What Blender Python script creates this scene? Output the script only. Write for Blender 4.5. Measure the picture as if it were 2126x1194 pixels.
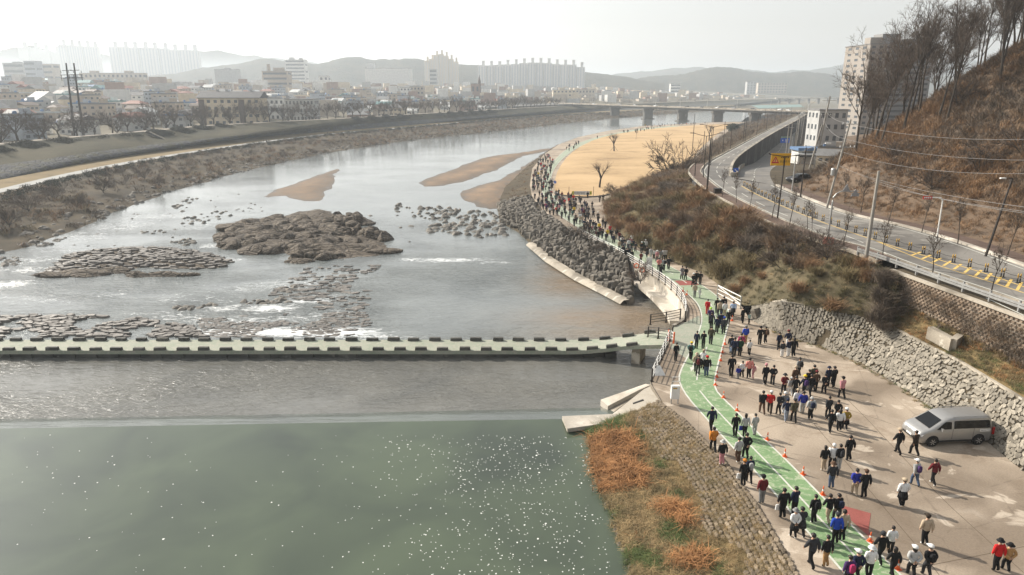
import bpy, bmesh, math, random
import numpy as np
from mathutils import Vector, Matrix, noise
from mathutils.geometry import delaunay_2d_cdt

for _o in list(bpy.data.objects):
    bpy.data.objects.remove(_o)
scene = bpy.context.scene
col = scene.collection
R = math.radians
random.seed(7)
rng = np.random.default_rng(7)

# ------------------------------------------------------------------ camera
CAM_Z = 22.5
FPX = 1417.0          # focal length in photo pixels (2126 wide)
PITCH = math.atan((597 - 187) / FPX)
cam_d = bpy.data.cameras.new('camera')
cam = bpy.data.objects.new('camera', cam_d)
col.objects.link(cam)
cam.location = (0, 0, CAM_Z)
cam.rotation_euler = (math.pi / 2 - PITCH, 0, 0)
cam_d.sensor_width = 36
cam_d.lens = 36 * FPX / 2126
cam_d.clip_start = 0.5
cam_d.clip_end = 12000
scene.camera = cam

# ------------------------------------------------------------------ sky, sun, exposure
SUN_AZ = R(56)        # to the left of the view direction (+Y)
SUN_EL = R(33)
world = bpy.data.worlds.new('World')
scene.world = world
world.use_nodes = True
wn = world.node_tree
bg = wn.nodes['Background']
sky = wn.nodes.new('ShaderNodeTexSky')
sky.sky_type = 'NISHITA'
sky.sun_disc = False
sky.sun_elevation = SUN_EL
sky.sun_rotation = -SUN_AZ
sky.altitude = 100
sky.air_density = 1.6
sky.dust_density = 2.0
sky.ozone_density = 1.0
hs = wn.nodes.new('ShaderNodeHueSaturation')
hs.inputs['Saturation'].default_value = 0.16
wn.links.new(sky.outputs[0], hs.inputs['Color'])
wn.links.new(hs.outputs[0], bg.inputs[0])
bg.inputs[1].default_value = 0.12

sun_d = bpy.data.lights.new('sun', 'SUN')
sun_d.energy = 5.0
sun_d.angle = R(0.6)
sun_d.color = (1.0, 0.92, 0.80)
sun = bpy.data.objects.new('sun', sun_d)
col.objects.link(sun)
_ld = Vector((math.sin(SUN_AZ) * math.cos(SUN_EL), -math.cos(SUN_AZ) * math.cos(SUN_EL), -math.sin(SUN_EL)))
sun.rotation_euler = _ld.to_track_quat('-Z', 'Y').to_euler()
sun.location = (-200, 150, 200)

scene.view_settings.view_transform = 'Standard'
scene.view_settings.look = 'None'
scene.view_settings.exposure = 0.5
scene.view_settings.gamma = 1.0
scene.render.engine = 'CYCLES'
scene.cycles.use_denoising = True
scene.cycles.max_bounces = 5
scene.cycles.diffuse_bounces = 2
scene.cycles.glossy_bounces = 2
scene.cycles.transmission_bounces = 2
scene.cycles.transparent_max_bounces = 6
scene.cycles.volume_bounces = 1
scene.cycles.sample_clamp_indirect = 4
scene.cycles.sample_clamp_direct = 8
scene.cycles.caustics_reflective = False
scene.cycles.caustics_refractive = False

# ------------------------------------------------------------------ helpers
_cp, _sp = math.cos(PITCH), math.sin(PITCH)


def ray(px, py):
    x = (px - 1063) / FPX
    y = -(py - 597) / FPX
    return Vector((x, _cp + y * _sp, -_sp + y * _cp))


def G(px, py, z=0.0):
    """where the view ray through a photo pixel meets the level z"""
    d = ray(px, py)
    t = (z - CAM_Z) / d.z
    return Vector((d.x * t, d.y * t, z))


def at(px, py, Y):
    """point of the view ray at ground distance Y"""
    d = ray(px, py)
    t = Y / d.y
    return Vector((d.x * t, Y, CAM_Z + d.z * t))


def lerp(a, b, t):
    return a + (b - a) * t


def clamp(x, a=0.0, b=1.0):
    return max(a, min(b, x))


def sstep(a, b, x):
    t = clamp((x - a) / (b - a))
    return t * t * (3 - 2 * t)


def zp(Y):
    """height of the riverside promenade: level near, sinking slowly further on"""
    return -1.5 * clamp((Y - 75) / 60.0)


def GP(px, py, dz=0.0):
    z = 0.0
    for _ in range(25):
        P = G(px, py, z + dz)
        z = lerp(z, zp(P.y), 0.7)
    P = G(px, py, z + dz)
    return P


def zw(Y):
    """water level below the weir"""
    return -2.2 - 0.5 * sstep(44, 62, Y) - 0.7 * sstep(62, 100, Y)


def GW(px, py, dz=0.0):
    z = -2.8
    for _ in range(25):
        P = G(px, py, z + dz)
        z = lerp(z, zw(P.y), 0.7)
    return G(px, py, z + dz)


POOL = -1.5


def interp_poly(pts, n):
    """resample a polyline (list of Vectors) to n points by length"""
    pts = [Vector(p) for p in pts]
    L = [0]
    for a, b in zip(pts, pts[1:]):
        L.append(L[-1] + (b - a).length)
    out = []
    j = 0
    for i in range(n):
        s = L[-1] * i / (n - 1)
        while j < len(pts) - 2 and L[j + 1] < s:
            j += 1
        t = (s - L[j]) / max(1e-6, L[j + 1] - L[j])
        out.append(pts[j].lerp(pts[j + 1], t))
    return out


def smooth_poly(pts, it=2):
    pts = [Vector(p) for p in pts]
    for _ in range(it):
        o = [pts[0]]
        for a, b in zip(pts, pts[1:]):
            o.append(a.lerp(b, .25))
            o.append(a.lerp(b, .75))
        o.append(pts[-1])
        pts = o
    return pts


def inpoly(x, y, poly):
    c = False
    n = len(poly)
    j = n - 1
    for i in range(n):
        xi, yi = poly[i][0], poly[i][1]
        xj, yj = poly[j][0], poly[j][1]
        if (yi > y) != (yj > y) and x < (xj - xi) * (y - yi) / (yj - yi) + xi:
            c = not c
        j = i
    return c


def edge_dist(x, y, poly):
    best = 1e9
    n = len(poly)
    for i in range(n):
        ax, ay = poly[i][0], poly[i][1]
        bx, by = poly[(i + 1) % n][0], poly[(i + 1) % n][1]
        dx, dy = bx - ax, by - ay
        t = clamp(((x - ax) * dx + (y - ay) * dy) / max(1e-9, dx * dx + dy * dy))
        d = math.hypot(x - ax - t * dx, y - ay - t * dy)
        best = min(best, d)
    return best


def nz(x, y, z=0.0):
    return noise.noise(Vector((x, y, z)))


def tag(o, label=None, cat=None, group=None, kind=None):
    if label:
        o['label'] = label
    if cat:
        o['category'] = cat
    if group:
        o['group'] = group
    if kind:
        o['kind'] = kind
    return o


def empty(name, loc=(0, 0, 0), rz=0.0, sc=1.0, parent=None):
    o = bpy.data.objects.new(name, None)
    col.objects.link(o)
    o.location = loc
    o.rotation_euler = (0, 0, rz)
    o.scale = (sc, sc, sc)
    o.empty_display_size = 0.3
    if parent:
        o.parent = parent
    return o


def link(name, me, parent=None, loc=(0, 0, 0), rot=(0, 0, 0), sc=(1, 1, 1)):
    o = bpy.data.objects.new(name, me)
    col.objects.link(o)
    if parent:
        o.parent = parent
    o.location = loc
    o.rotation_euler = rot
    o.scale = sc if hasattr(sc, '__len__') else (sc, sc, sc)
    return o


def copy_tree(o, parent=None):
    c = o.copy()
    col.objects.link(c)
    c.parent = parent
    for ch in o.children:
        copy_tree(ch, c)
    return c


class MB:
    """mesh collector"""

    def __init__(self):
        self.v, self.f, self.m = [], [], []

    def add(self, vs, fs, mi=0):
        k = len(self.v)
        self.v.extend([tuple(p) for p in vs])
        for f in fs:
            self.f.append(tuple(i + k for i in f))
            self.m.append(mi)
        return self

    def box(self, c, s, rz=0.0, mi=0, taper=1.0):
        cx, cy, cz = c
        hx, hy, hz = s[0] / 2, s[1] / 2, s[2] / 2
        ca, sa = math.cos(rz), math.sin(rz)
        vs = []
        for sz in (-1, 1):
            k = taper if sz > 0 else 1.0
            for sx, sy in ((-1, -1), (1, -1), (1, 1), (-1, 1)):
                x, y = sx * hx * k, sy * hy * k
                vs.append((cx + x * ca - y * sa, cy + x * sa + y * ca, cz + sz * hz))
        return self.add(vs, [(3, 2, 1, 0), (4, 5, 6, 7), (0, 1, 5, 4), (1, 2, 6, 5), (2, 3, 7, 6), (3, 0, 4, 7)], mi)

    def beam(self, a, b, w, h, mi=0):
        """box from a to b (centre line), w wide, h high"""
        a, b = Vector(a), Vector(b)
        d = (b - a).normalized()
        up = Vector((0, 0, 1))
        s = d.cross(up)
        if s.length < 1e-4:
            s = Vector((1, 0, 0))
        s.normalize()
        u = s.cross(d)
        vs = []
        for p in (a, b):
            for i, j in ((-1, -1), (1, -1), (1, 1), (-1, 1)):
                vs.append(p + s * (w / 2 * i) + u * (h / 2 * j))
        return self.add(vs, [(0, 1, 2, 3), (7, 6, 5, 4), (0, 4, 5, 1), (1, 5, 6, 2), (2, 6, 7, 3), (3, 7, 4, 0)], mi)

    def tube(self, path, rad, n=6, mi=0, cap=True):
        path = [Vector(p) for p in path]
        if not hasattr(rad, '__len__'):
            rad = [rad] * len(path)
        k = len(self.v)
        prev = None
        for i, p in enumerate(path):
            if i == 0:
                d = path[1] - path[0]
            elif i == len(path) - 1:
                d = path[-1] - path[-2]
            else:
                d = path[i + 1] - path[i - 1]
            d.normalize()
            ref = Vector((0, 0, 1)) if abs(d.z) < .95 else Vector((1, 0, 0))
            s = d.cross(ref).normalized()
            u = s.cross(d)
            for j in range(n):
                a = 2 * math.pi * j / n
                self.v.append(tuple(p + (s * math.cos(a) + u * math.sin(a)) * rad[i]))
        for i in range(len(path) - 1):
            for j in range(n):
                a, b = k + i * n + j, k + i * n + (j + 1) % n
                self.f.append((a, b, b + n, a + n))
                self.m.append(mi)
        if cap:
            self.f.append(tuple(k + j for j in reversed(range(n))))
            self.m.append(mi)
            e = k + (len(path) - 1) * n
            self.f.append(tuple(e + j for j in range(n)))
            self.m.append(mi)
        return self

    def lathe(self, prof, n=12, c=(0, 0, 0), mi=0):
        k = len(self.v)
        for r, z in prof:
            for j in range(n):
                a = 2 * math.pi * j / n
                self.v.append((c[0] + r * math.cos(a), c[1] + r * math.sin(a), c[2] + z))
        for i in range(len(prof) - 1):
            for j in range(n):
                a, b = k + i * n + j, k + i * n + (j + 1) % n
                self.f.append((a, b, b + n, a + n))
                self.m.append(mi)
        self.f.append(tuple(k + j for j in reversed(range(n))))
        self.m.append(mi)
        e = k + (len(prof) - 1) * n
        self.f.append(tuple(e + j for j in range(n)))
        self.m.append(mi)
        return self

    def prism(self, poly, z0, z1, mi=0):
        """vertical prism on an outline (list of xy, counterclockwise)"""
        n = len(poly)
        vs = [(p[0], p[1], z0) for p in poly] + [(p[0], p[1], z1) for p in poly]
        fs = [tuple(reversed(range(n))), tuple(range(n, 2 * n))]
        fs += [(i, (i + 1) % n, n + (i + 1) % n, n + i) for i in range(n)]
        return self.add(vs, fs, mi)

    def mesh(self, name, mats=(), smooth=False):
        me = bpy.data.meshes.new(name)
        me.from_pydata(self.v, [], self.f)
        for m in (mats if isinstance(mats, (list, tuple)) else [mats]):
            me.materials.append(m)
        if self.m and max(self.m) > 0:
            me.polygons.foreach_set('material_index', self.m)
        if smooth:
            me.polygons.foreach_set('use_smooth', [True] * len(me.polygons))
        me.update()
        return me

    def build(self, name, mats=(), parent=None, origin=None, smooth=False):
        """top level: mesh about origin (default its base centre); child: about the parent's place"""
        if parent is not None:
            o = Vector(parent.location)
            q = parent
            while q.parent is not None:
                q = q.parent
                o = o + Vector(q.location)
        elif origin is not None:
            o = Vector(origin)
        else:
            a = np.array(self.v)
            o = Vector((a[:, 0].mean(), a[:, 1].mean(), a[:, 2].min()))
        self.v = [(p[0] - o.x, p[1] - o.y, p[2] - o.z) for p in self.v]
        me = self.mesh(name, mats, smooth)
        return link(name, me, parent, (0, 0, 0) if parent is not None else o)


def np_mesh(name, V, F, mats=(), smooth=False, mi=None):
    """fast mesh from arrays; F (n,3) or (n,4)"""
    me = bpy.data.meshes.new(name)
    V = np.asarray(V, dtype=np.float32)
    F = np.asarray(F, dtype=np.int32)
    me.vertices.add(len(V))
    me.vertices.foreach_set('co', V.ravel())
    k = F.shape[1]
    me.loops.add(F.size)
    me.loops.foreach_set('vertex_index', F.ravel())
    me.polygons.add(len(F))
    me.polygons.foreach_set('loop_start', np.arange(0, F.size, k, dtype=np.int32))
    me.polygons.foreach_set('loop_total', np.full(len(F), k, dtype=np.int32))
    me.polygons.foreach_set('use_smooth', np.full(len(F), bool(smooth)))
    for m in (mats if isinstance(mats, (list, tuple)) else [mats]):
        me.materials.append(m)
    if mi is not None:
        me.polygons.foreach_set('material_index', np.asarray(mi, dtype=np.int32))
    me.update(calc_edges=True)
    return me


def scatter(name, temps, spots, mats, attr=None):
    """join many transformed copies of light templates [(V,F)] into one mesh.
    spots: (x, y, z, rz, scale, template index, z scale)"""
    Vs, Fs, MI = [], [], []
    k = 0
    for (x, y, z, rz, s, ti, zs, mi) in spots:
        V, F = temps[ti]
        ca, sa = math.cos(rz) * s, math.sin(rz) * s
        W = np.empty_like(V)
        W[:, 0] = V[:, 0] * ca - V[:, 1] * sa + x
        W[:, 1] = V[:, 0] * sa + V[:, 1] * ca + y
        W[:, 2] = V[:, 2] * s * zs + z
        Vs.append(W)
        Fs.append(F + k)
        MI.append(np.full(len(F), mi, dtype=np.int32))
        k += len(V)
    me = np_mesh(name, np.concatenate(Vs), np.concatenate(Fs), mats, mi=np.concatenate(MI))
    return link(name, me)


def sheet_mesh(name, poly, zf, step, mat, jitter=0.25, edge_step=None):
    """triangulated sheet inside an outline; zf(x, y, d) gives the height (d = distance to the edge)"""
    pts = []
    n = len(poly)
    es = edge_step or step
    for i in range(n):
        a, b = Vector(poly[i][:2]), Vector(poly[(i + 1) % n][:2])
        m = max(1, int((b - a).length / es))
        for j in range(m):
            pts.append(a.lerp(b, j / m))
    nb = len(pts)
    bp = [(p.x, p.y) for p in pts]
    xs = [p.x for p in pts]
    ys = [p.y for p in pts]
    rnd = random.Random(len(pts))
    y = min(ys) + step / 2
    while y < max(ys):
        x = min(xs) + step / 2
        while x < max(xs):
            qx, qy = x + rnd.uniform(-1, 1) * step * jitter, y + rnd.uniform(-1, 1) * step * jitter
            if inpoly(qx, qy, poly) and edge_dist(qx, qy, poly) > step * .35:
                pts.append(Vector((qx, qy)))
            x += step
        y += step
    res = delaunay_2d_cdt(pts, [], [list(range(nb))], 1, 1e-5)
    vs, fs = res[0], res[2]
    V = [(v.x, v.y, zf(v.x, v.y, edge_dist(v.x, v.y, poly))) for v in vs]
    V0 = np.array(V)
    me = bpy.data.meshes.new(name)
    F = []
    for f in fs:
        a, b, c = [vs[i] for i in f[:3]]
        if (b - a).cross(c - a) < 0:
            f = list(reversed(f))
        F.append(f)
    me.from_pydata(V, [], F)
    me.materials.append(mat)
    me.polygons.foreach_set('use_smooth', [True] * len(me.polygons))
    me.update()
    return me


def sheet(name, poly, zf, step, mat, kind='structure', parent=None, **kw):
    if not callable(zf):
        zc = zf
        zf = lambda x, y, d: zc
    o = link(name, sheet_mesh(name, poly, zf, step, mat, **kw), parent)
    if parent is None and kind:
        o['kind'] = kind
    return o


def loft(name, lines, nu, nv, mat, bump=0.0, bscale=0.2, kind='structure', uneven=None, flip=False, parent=None):
    """surface through consecutive polylines; nv rows between each pair"""
    rows = []
    L = [interp_poly(l, nu) for l in lines]
    for a, b in zip(L, L[1:]):
        for j in range(nv):
            t = j / nv
            rows.append([p.lerp(q, t) for p, q in zip(a, b)])
    rows.append(L[-1])
    V = []
    m = len(rows)
    for i, r in enumerate(rows):
        e = 0 if i in (0, m - 1) else 1
        for p in r:
            z = p.z
            if bump and e:
                z += bump * (nz(p.x * bscale, p.y * bscale, 3.1) + .5 * nz(p.x * bscale * 2.7, p.y * bscale * 2.7, 9.0))
            V.append((p.x, p.y, z))
    F = []
    for i in range(m - 1):
        for j in range(nu - 1):
            a = i * nu + j
            f = (a, a + 1, a + nu + 1, a + nu)
            F.append(f if not flip else tuple(reversed(f)))
    me = bpy.data.meshes.new(name)
    me.from_pydata(V, [], F)
    me.materials.append(mat)
    me.polygons.foreach_set('use_smooth', [True] * len(F))
    me.update()
    bm = bmesh.new()
    bm.from_mesh(me)
    bmesh.ops.recalc_face_normals(bm, faces=bm.faces)
    up = sum(f.normal.z for f in bm.faces)
    if up < 0:
        bmesh.ops.reverse_faces(bm, faces=bm.faces)
    bm.to_mesh(me)
    bm.free()
    o = link(name, me, parent)
    if parent is None and kind:
        o['kind'] = kind
    return o


# ------------------------------------------------------------------ materials
def new_mat(name):
    m = bpy.data.materials.new(name)
    m.use_nodes = True
    return m, m.node_tree, m.node_tree.nodes['Principled BSDF']


def ramp(nt, fac, stops, interp='LINEAR'):
    n = nt.nodes.new('ShaderNodeValToRGB')
    n.color_ramp.interpolation = interp
    e = n.color_ramp.elements
    while len(e) < len(stops):
        e.new(0.5)
    for i, (p, c) in enumerate(stops):
        e[i].position = p
        e[i].color = (c[0], c[1], c[2], 1) if len(c) == 3 else c
    nt.links.new(fac, n.inputs[0])
    return n.outputs[0]


def tex_noise(nt, vec, scale, detail=4, rough=0.55, dist=0.0):
    n = nt.nodes.new('ShaderNodeTexNoise')
    n.inputs['Scale'].default_value = scale
    n.inputs['Detail'].default_value = detail
    n.inputs['Roughness'].default_value = rough
    n.inputs['Distortion'].default_value = dist
    if vec is not None:
        nt.links.new(vec, n.inputs['Vector'])
    return n.outputs['Fac']


def tex_vor(nt, vec, scale, feature='F1', out='Distance', rnd=1.0):
    n = nt.nodes.new('ShaderNodeTexVoronoi')
    n.feature = feature
    n.inputs['Scale'].default_value = scale
    n.inputs['Randomness'].default_value = rnd
    if vec is not None:
        nt.links.new(vec, n.inputs['Vector'])
    return n.outputs[out]


def mix(nt, fac, a, b, mode='MIX'):
    n = nt.nodes.new('ShaderNodeMix')
    n.data_type = 'RGBA'
    n.blend_type = mode
    for i, s in ((0, fac), (6, a), (7, b)):
        if isinstance(s, (int, float)):
            n.inputs[i].default_value = s
        elif isinstance(s, (tuple, list)):
            n.inputs[i].default_value = (s[0], s[1], s[2], 1)
        else:
            nt.links.new(s, n.inputs[i])
    return n.outputs[2]


def mth(nt, op, a, b=0.0, clampit=False):
    n = nt.nodes.new('ShaderNodeMath')
    n.operation = op
    n.use_clamp = clampit
    for i, s in ((0, a), (1, b)):
        if isinstance(s, (int, float)):
            n.inputs[i].default_value = s
        else:
            nt.links.new(s, n.inputs[i])
    return n.outputs[0]


def pos(nt, scale=(1, 1, 1), rz=0.0, world=True):
    if world:
        g = nt.nodes.new('ShaderNodeNewGeometry').outputs['Position']
    else:
        g = nt.nodes.new('ShaderNodeTexCoord').outputs['Object']
    mp = nt.nodes.new('ShaderNodeMapping')
    mp.inputs['Scale'].default_value = scale
    mp.inputs['Rotation'].default_value = (0, 0, rz)
    nt.links.new(g, mp.inputs['Vector'])
    return mp.outputs[0]


def bump(nt, bs, height, strength=0.4, dist=0.05):
    b = nt.nodes.new('ShaderNodeBump')
    b.inputs['Strength'].default_value = strength
    b.inputs['Distance'].default_value = dist
    nt.links.new(height, b.inputs['Height'])
    nt.links.new(b.outputs[0], bs.inputs['Normal'])
    return b


def plain(name, c, rough=0.7, metal=0.0, var=0.12, scale=3.0, spec=0.4, rnd=0.0, bmp=0.0, world=False):
    """simple surface: colour with a little procedural mottling (and variation from object to object)"""
    m, nt, bs = new_mat(name)
    v = pos(nt, world=world)
    f = tex_noise(nt, v, scale, 4)
    a = tuple(max(0, x * (1 - var)) for x in c)
    b = tuple(x * (1 + var) for x in c)
    o = ramp(nt, f, [(.3, a), (.7, b)])
    if rnd:
        oi = nt.nodes.new('ShaderNodeObjectInfo')
        hsv = nt.nodes.new('ShaderNodeHueSaturation')
        val = mth(nt, 'MULTIPLY_ADD', oi.outputs['Random'], 2 * rnd)
        val.node.inputs[2].default_value = 1 - rnd
        nt.links.new(val, hsv.inputs['Value'])
        nt.links.new(o, hsv.inputs['Color'])
        o = hsv.outputs[0]
    nt.links.new(o, bs.inputs['Base Color'])
    bs.inputs['Roughness'].default_value = rough
    bs.inputs['Metallic'].default_value = metal
    bs.inputs['Specular IOR Level'].default_value = spec
    if bmp:
        bump(nt, bs, tex_noise(nt, v, scale * 4, 5), bmp, 0.05)
    return m


def soil(name, stops, scale=0.3, fine=6.0, rough=0.95, bmp=0.5, stretch=(1, 1, 1)):
    """ground cover: several colours chosen by layered noise"""
    m, nt, bs = new_mat(name)
    v = pos(nt, stretch)
    f1 = tex_noise(nt, v, scale, 5, .6, .4)
    f2 = tex_noise(nt, v, fine, 4, .65)
    f = mth(nt, 'MULTIPLY_ADD', f2, .45)
    f.node.inputs[2].default_value = -.22
    f = mth(nt, 'ADD', f1, f)
    nt.links.new(ramp(nt, f, stops), bs.inputs['Base Color'])
    bs.inputs['Roughness'].default_value = rough
    bs.inputs['Specular IOR Level'].default_value = .15
    bump(nt, bs, f2, bmp, 0.08)
    return m
# ------------------------------------------------------------------ surface materials
M = {}


def water_mat(name, deep, patch, sc_wave, strength, rough, foam=False, stretch=(1, 1, 1), rip2=None, patch_scale=.12):
    m, nt, bs = new_mat(name)
    v = pos(nt)
    f = tex_noise(nt, v, patch_scale, 3, .5, .6)
    c = ramp(nt, f, [(.28, patch), (.62, deep)])
    vs = pos(nt, stretch, R(12))
    w1 = tex_noise(nt, vs, sc_wave, 3, .6, .5)
    w2 = tex_noise(nt, vs, sc_wave * 3.3, 3, .6, .3)
    h = mth(nt, 'ADD', w1, mth(nt, 'MULTIPLY', w2, .4))
    if rip2:
        reg = ramp(nt, tex_noise(nt, pos(nt, (.5, 1, 1)), .07, 3, .5, .5), [(.38, (0.25,) * 3), (.62, (1,) * 3)])
        h = mth(nt, 'MULTIPLY', h, reg)
    if foam:
        sx = nt.nodes.new('ShaderNodeSeparateXYZ')
        nt.links.new(nt.nodes.new('ShaderNodeNewGeometry').outputs['Position'], sx.inputs[0])
        yy = mth(nt, 'DIVIDE', sx.outputs[1], 300.0)
        h = mth(nt, 'MULTIPLY', h, ramp(nt, yy, [(.28, (1,) * 3), (.36, (.6,) * 3), (.50, (.10,) * 3), (1, (.05,) * 3)]))
    b = bump(nt, bs, h, strength, .35)
    bs.inputs['Roughness'].default_value = rough
    bs.inputs['IOR'].default_value = 1.33
    bs.inputs['Specular IOR Level'].default_value = .65
    if foam:
        at_ = nt.nodes.new('ShaderNodeAttribute')
        at_.attribute_name = 'foam'
        fm = at_.outputs['Fac']
        fn = tex_noise(nt, pos(nt, (.7, 1.5, 1)), .9, 8, .78, 1.6)
        k = mth(nt, 'ADD', fn, mth(nt, 'MULTIPLY', fm, .75))
        k = mth(nt, 'SUBTRACT', k, .86)
        k = mth(nt, 'MULTIPLY', k, 5.0, True)
        k = mth(nt, 'MULTIPLY', k, mth(nt, 'GREATER_THAN', fm, .02))
        c = mix(nt, k, c, (.82, .84, .85))
        rr = mth(nt, 'MULTIPLY_ADD', k, .6)
        rr.node.inputs[2].default_value = rough
        nt.links.new(rr, bs.inputs['Roughness'])
        sat = nt.nodes.new('ShaderNodeAttribute')
        sat.attribute_name = 'sand'
        sn = tex_noise(nt, pos(nt, (.6, 1, 1)), .5, 4, .6, .8)
        s_ = mth(nt, 'MULTIPLY', sat.outputs['Fac'], mth(nt, 'MULTIPLY_ADD', sn, 1.2), True)
        c = mix(nt, s_, c, (.20, .15, .10))
    nt.links.new(c, bs.inputs['Base Color'])
    return m


M['pool'] = water_mat('pool_water', (.080, .102, .068), (.047, .060, .046), .9, .006, .05, patch_scale=.13)
M['river'] = water_mat('river_water', (.17, .185, .182), (.11, .122, .122), 1.0, 1.0, .08, foam=True, stretch=(.6, 1.3, 1), rip2=True)
M['apron'] = water_mat('apron_water', (.15, .147, .132), (.105, .105, .097), 1.25, .8, .10, stretch=(.5, 1.35, 1), rip2=True)
M['weir'] = water_mat('weir_water', (.10, .115, .10), (.08, .09, .085), .8, .10, .06, stretch=(.15, 2.5, 1))


def concrete_mat(name, base, stain, light, cracks=True, joints=True, scale=.35):
    m, nt, bs = new_mat(name)
    v = pos(nt)
    f1 = tex_noise(nt, v, scale, 6, .62, .8)
    c = ramp(nt, f1, [(.30, stain), (.46, base), (.60, base), (.72, light)])
    f2 = tex_noise(nt, v, scale * .32, 3, .5, 1.0)
    c = mix(nt, ramp(nt, f2, [(.40, (.75,) * 3), (.58, (0,) * 3)]), c, tuple(x * .62 for x in stain))
    f4 = tex_noise(nt, pos(nt, (1, 1.6, 1), .4), scale * .55, 5, .6, 1.5)
    c = mix(nt, ramp(nt, f4, [(.60, (0,) * 3), (.64, (.6,) * 3)]), c, tuple(x * 1.12 for x in light))
    f3 = tex_noise(nt, v, 9, 4, .7)
    c = mix(nt, .28, c, ramp(nt, f3, [(.3, (.18, .16, .14)), (.7, (.75, .72, .66))]), 'OVERLAY')
    if cracks:
        d = tex_vor(nt, pos(nt, (1, 1, .0)), .22, 'DISTANCE_TO_EDGE')
        wob = tex_noise(nt, v, 1.5, 4)
        d = mth(nt, 'ADD', d, mth(nt, 'MULTIPLY', mth(nt, 'SUBTRACT', wob, .5), .05))
        c = mix(nt, ramp(nt, d, [(.0, (.28,) * 3), (.009, (0,) * 3)]), c, tuple(x * .35 for x in stain))
    nt.links.new(c, bs.inputs['Base Color'])
    rr = ramp(nt, f2, [(.42, (.62,) * 3), (.56, (.92,) * 3)])
    nt.links.new(rr, bs.inputs['Roughness'])
    bs.inputs['Specular IOR Level'].default_value = .25
    bump(nt, bs, f3, .25, .01)
    return m


M['plaza'] = concrete_mat('plaza_concrete', (.40, .335, .268), (.255, .20, .15), (.52, .455, .38))
M['concrete'] = concrete_mat('weathered_concrete', (.42, .38, .32), (.22, .19, .15), (.55, .52, .46), cracks=False, scale=.5)
M['pale_concrete'] = concrete_mat('pale_concrete', (.56, .52, .46), (.40, .36, .30), (.66, .63, .57), cracks=False, scale=.5)
M['dark_concrete'] = concrete_mat('dark_concrete', (.10, .098, .09), (.05, .05, .047), (.17, .165, .15), cracks=False, scale=.6)


def paint_mat(name, a, b, worn, amount=.5, scale=.7):
    m, nt, bs = new_mat(name)
    v = pos(nt)
    f = tex_noise(nt, v, scale * .5, 4, .6, .5)
    c = ramp(nt, f, [(.35, a), (.65, b)])
    f2 = tex_noise(nt, pos(nt, (1, 1.4, 1), .5), scale * 2.2, 6, .72, 1.3)
    c = mix(nt, ramp(nt, f2, [(amount, (0,) * 3), (amount + .07, (.75,) * 3)]), c, worn)
    f3 = tex_noise(nt, v, 11, 4, .7)
    c = mix(nt, .25, c, ramp(nt, f3, [(.3, (.2,) * 3), (.7, (.75,) * 3)]), 'OVERLAY')
    nt.links.new(c, bs.inputs['Base Color'])
    bs.inputs['Roughness'].default_value = .8
    bs.inputs['Specular IOR Level'].default_value = .25
    return m


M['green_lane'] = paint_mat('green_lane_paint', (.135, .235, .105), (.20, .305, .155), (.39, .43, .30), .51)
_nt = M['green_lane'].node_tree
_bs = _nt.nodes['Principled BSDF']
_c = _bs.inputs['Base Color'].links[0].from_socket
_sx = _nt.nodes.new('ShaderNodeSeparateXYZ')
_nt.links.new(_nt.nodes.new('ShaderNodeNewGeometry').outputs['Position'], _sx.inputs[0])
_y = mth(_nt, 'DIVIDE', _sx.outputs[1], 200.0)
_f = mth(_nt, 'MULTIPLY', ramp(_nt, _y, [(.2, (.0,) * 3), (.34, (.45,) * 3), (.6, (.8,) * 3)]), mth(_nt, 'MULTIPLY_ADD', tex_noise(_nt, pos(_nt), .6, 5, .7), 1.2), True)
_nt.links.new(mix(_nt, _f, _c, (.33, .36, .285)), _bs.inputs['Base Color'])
M['green_deck'] = paint_mat('worn_green_deck_paint', (.25, .28, .215), (.31, .325, .265), (.37, .345, .29), .5, 1.0)
M['red_lane'] = paint_mat('red_lane_paint', (.24, .07, .06), (.30, .10, .085), (.42, .24, .20), .66)
M['white_line'] = paint_mat('white_line_paint', (.52, .52, .47), (.60, .60, .54), (.33, .37, .28), .58, 2.0)
M['yellow_line'] = paint_mat('yellow_line_paint', (.62, .42, .12), (.68, .48, .16), (.40, .34, .22), .62, 2.0)
M['asphalt'] = concrete_mat('grey_asphalt', (.225, .215, .20), (.17, .16, .15), (.27, .26, .24), scale=.25)
M['brick_path'] = soil('brown_brick_paving', [(.2, (.085, .06, .05)), (.5, (.12, .085, .07)), (.8, (.16, .12, .10))], .5, 9)
M['sand'] = soil('river_sand', [(.2, (.155, .115, .085)), (.5, (.25, .18, .125)), (.8, (.36, .25, .165))], .12, 3.0, .9, .3, (1, .6, 1))
_nt = M['sand'].node_tree
_bs = _nt.nodes['Principled BSDF']
_c = _bs.inputs['Base Color'].links[0].from_socket
_a = _nt.nodes.new('ShaderNodeAttribute')
_a.attribute_name = 'wet'
_w = mth(_nt, 'MULTIPLY_ADD', tex_noise(_nt, pos(_nt, (1, .5, 1)), .35, 5, .65, .8), 1.6)
_w.node.inputs[2].default_value = -.85
_w = mth(_nt, 'ADD', _a.outputs['Fac'], _w, True)
_nt.links.new(mix(_nt, _w, _c, (.10, .083, .066)), _bs.inputs['Base Color'])
_nt.links.new(ramp(_nt, _w, [(0, (.95,) * 3), (1, (.4,) * 3)]), _bs.inputs['Roughness'])
M['lawn'] = soil('dry_lawn', [(.25, (.23, .155, .085)), (.40, (.40, .28, .155)), (.6, (.49, .345, .195)), (.85, (.55, .40, .23))], .06, 1.2, .95, .2, (.7, 1.0, 1))
M['scrub'] = soil('winter_scrub_soil', [(.2, (.034, .030, .023)), (.45, (.064, .052, .036)), (.65, (.092, .073, .047)), (.85, (.135, .098, .06))], .22, 3.5, .97, .8)
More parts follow.
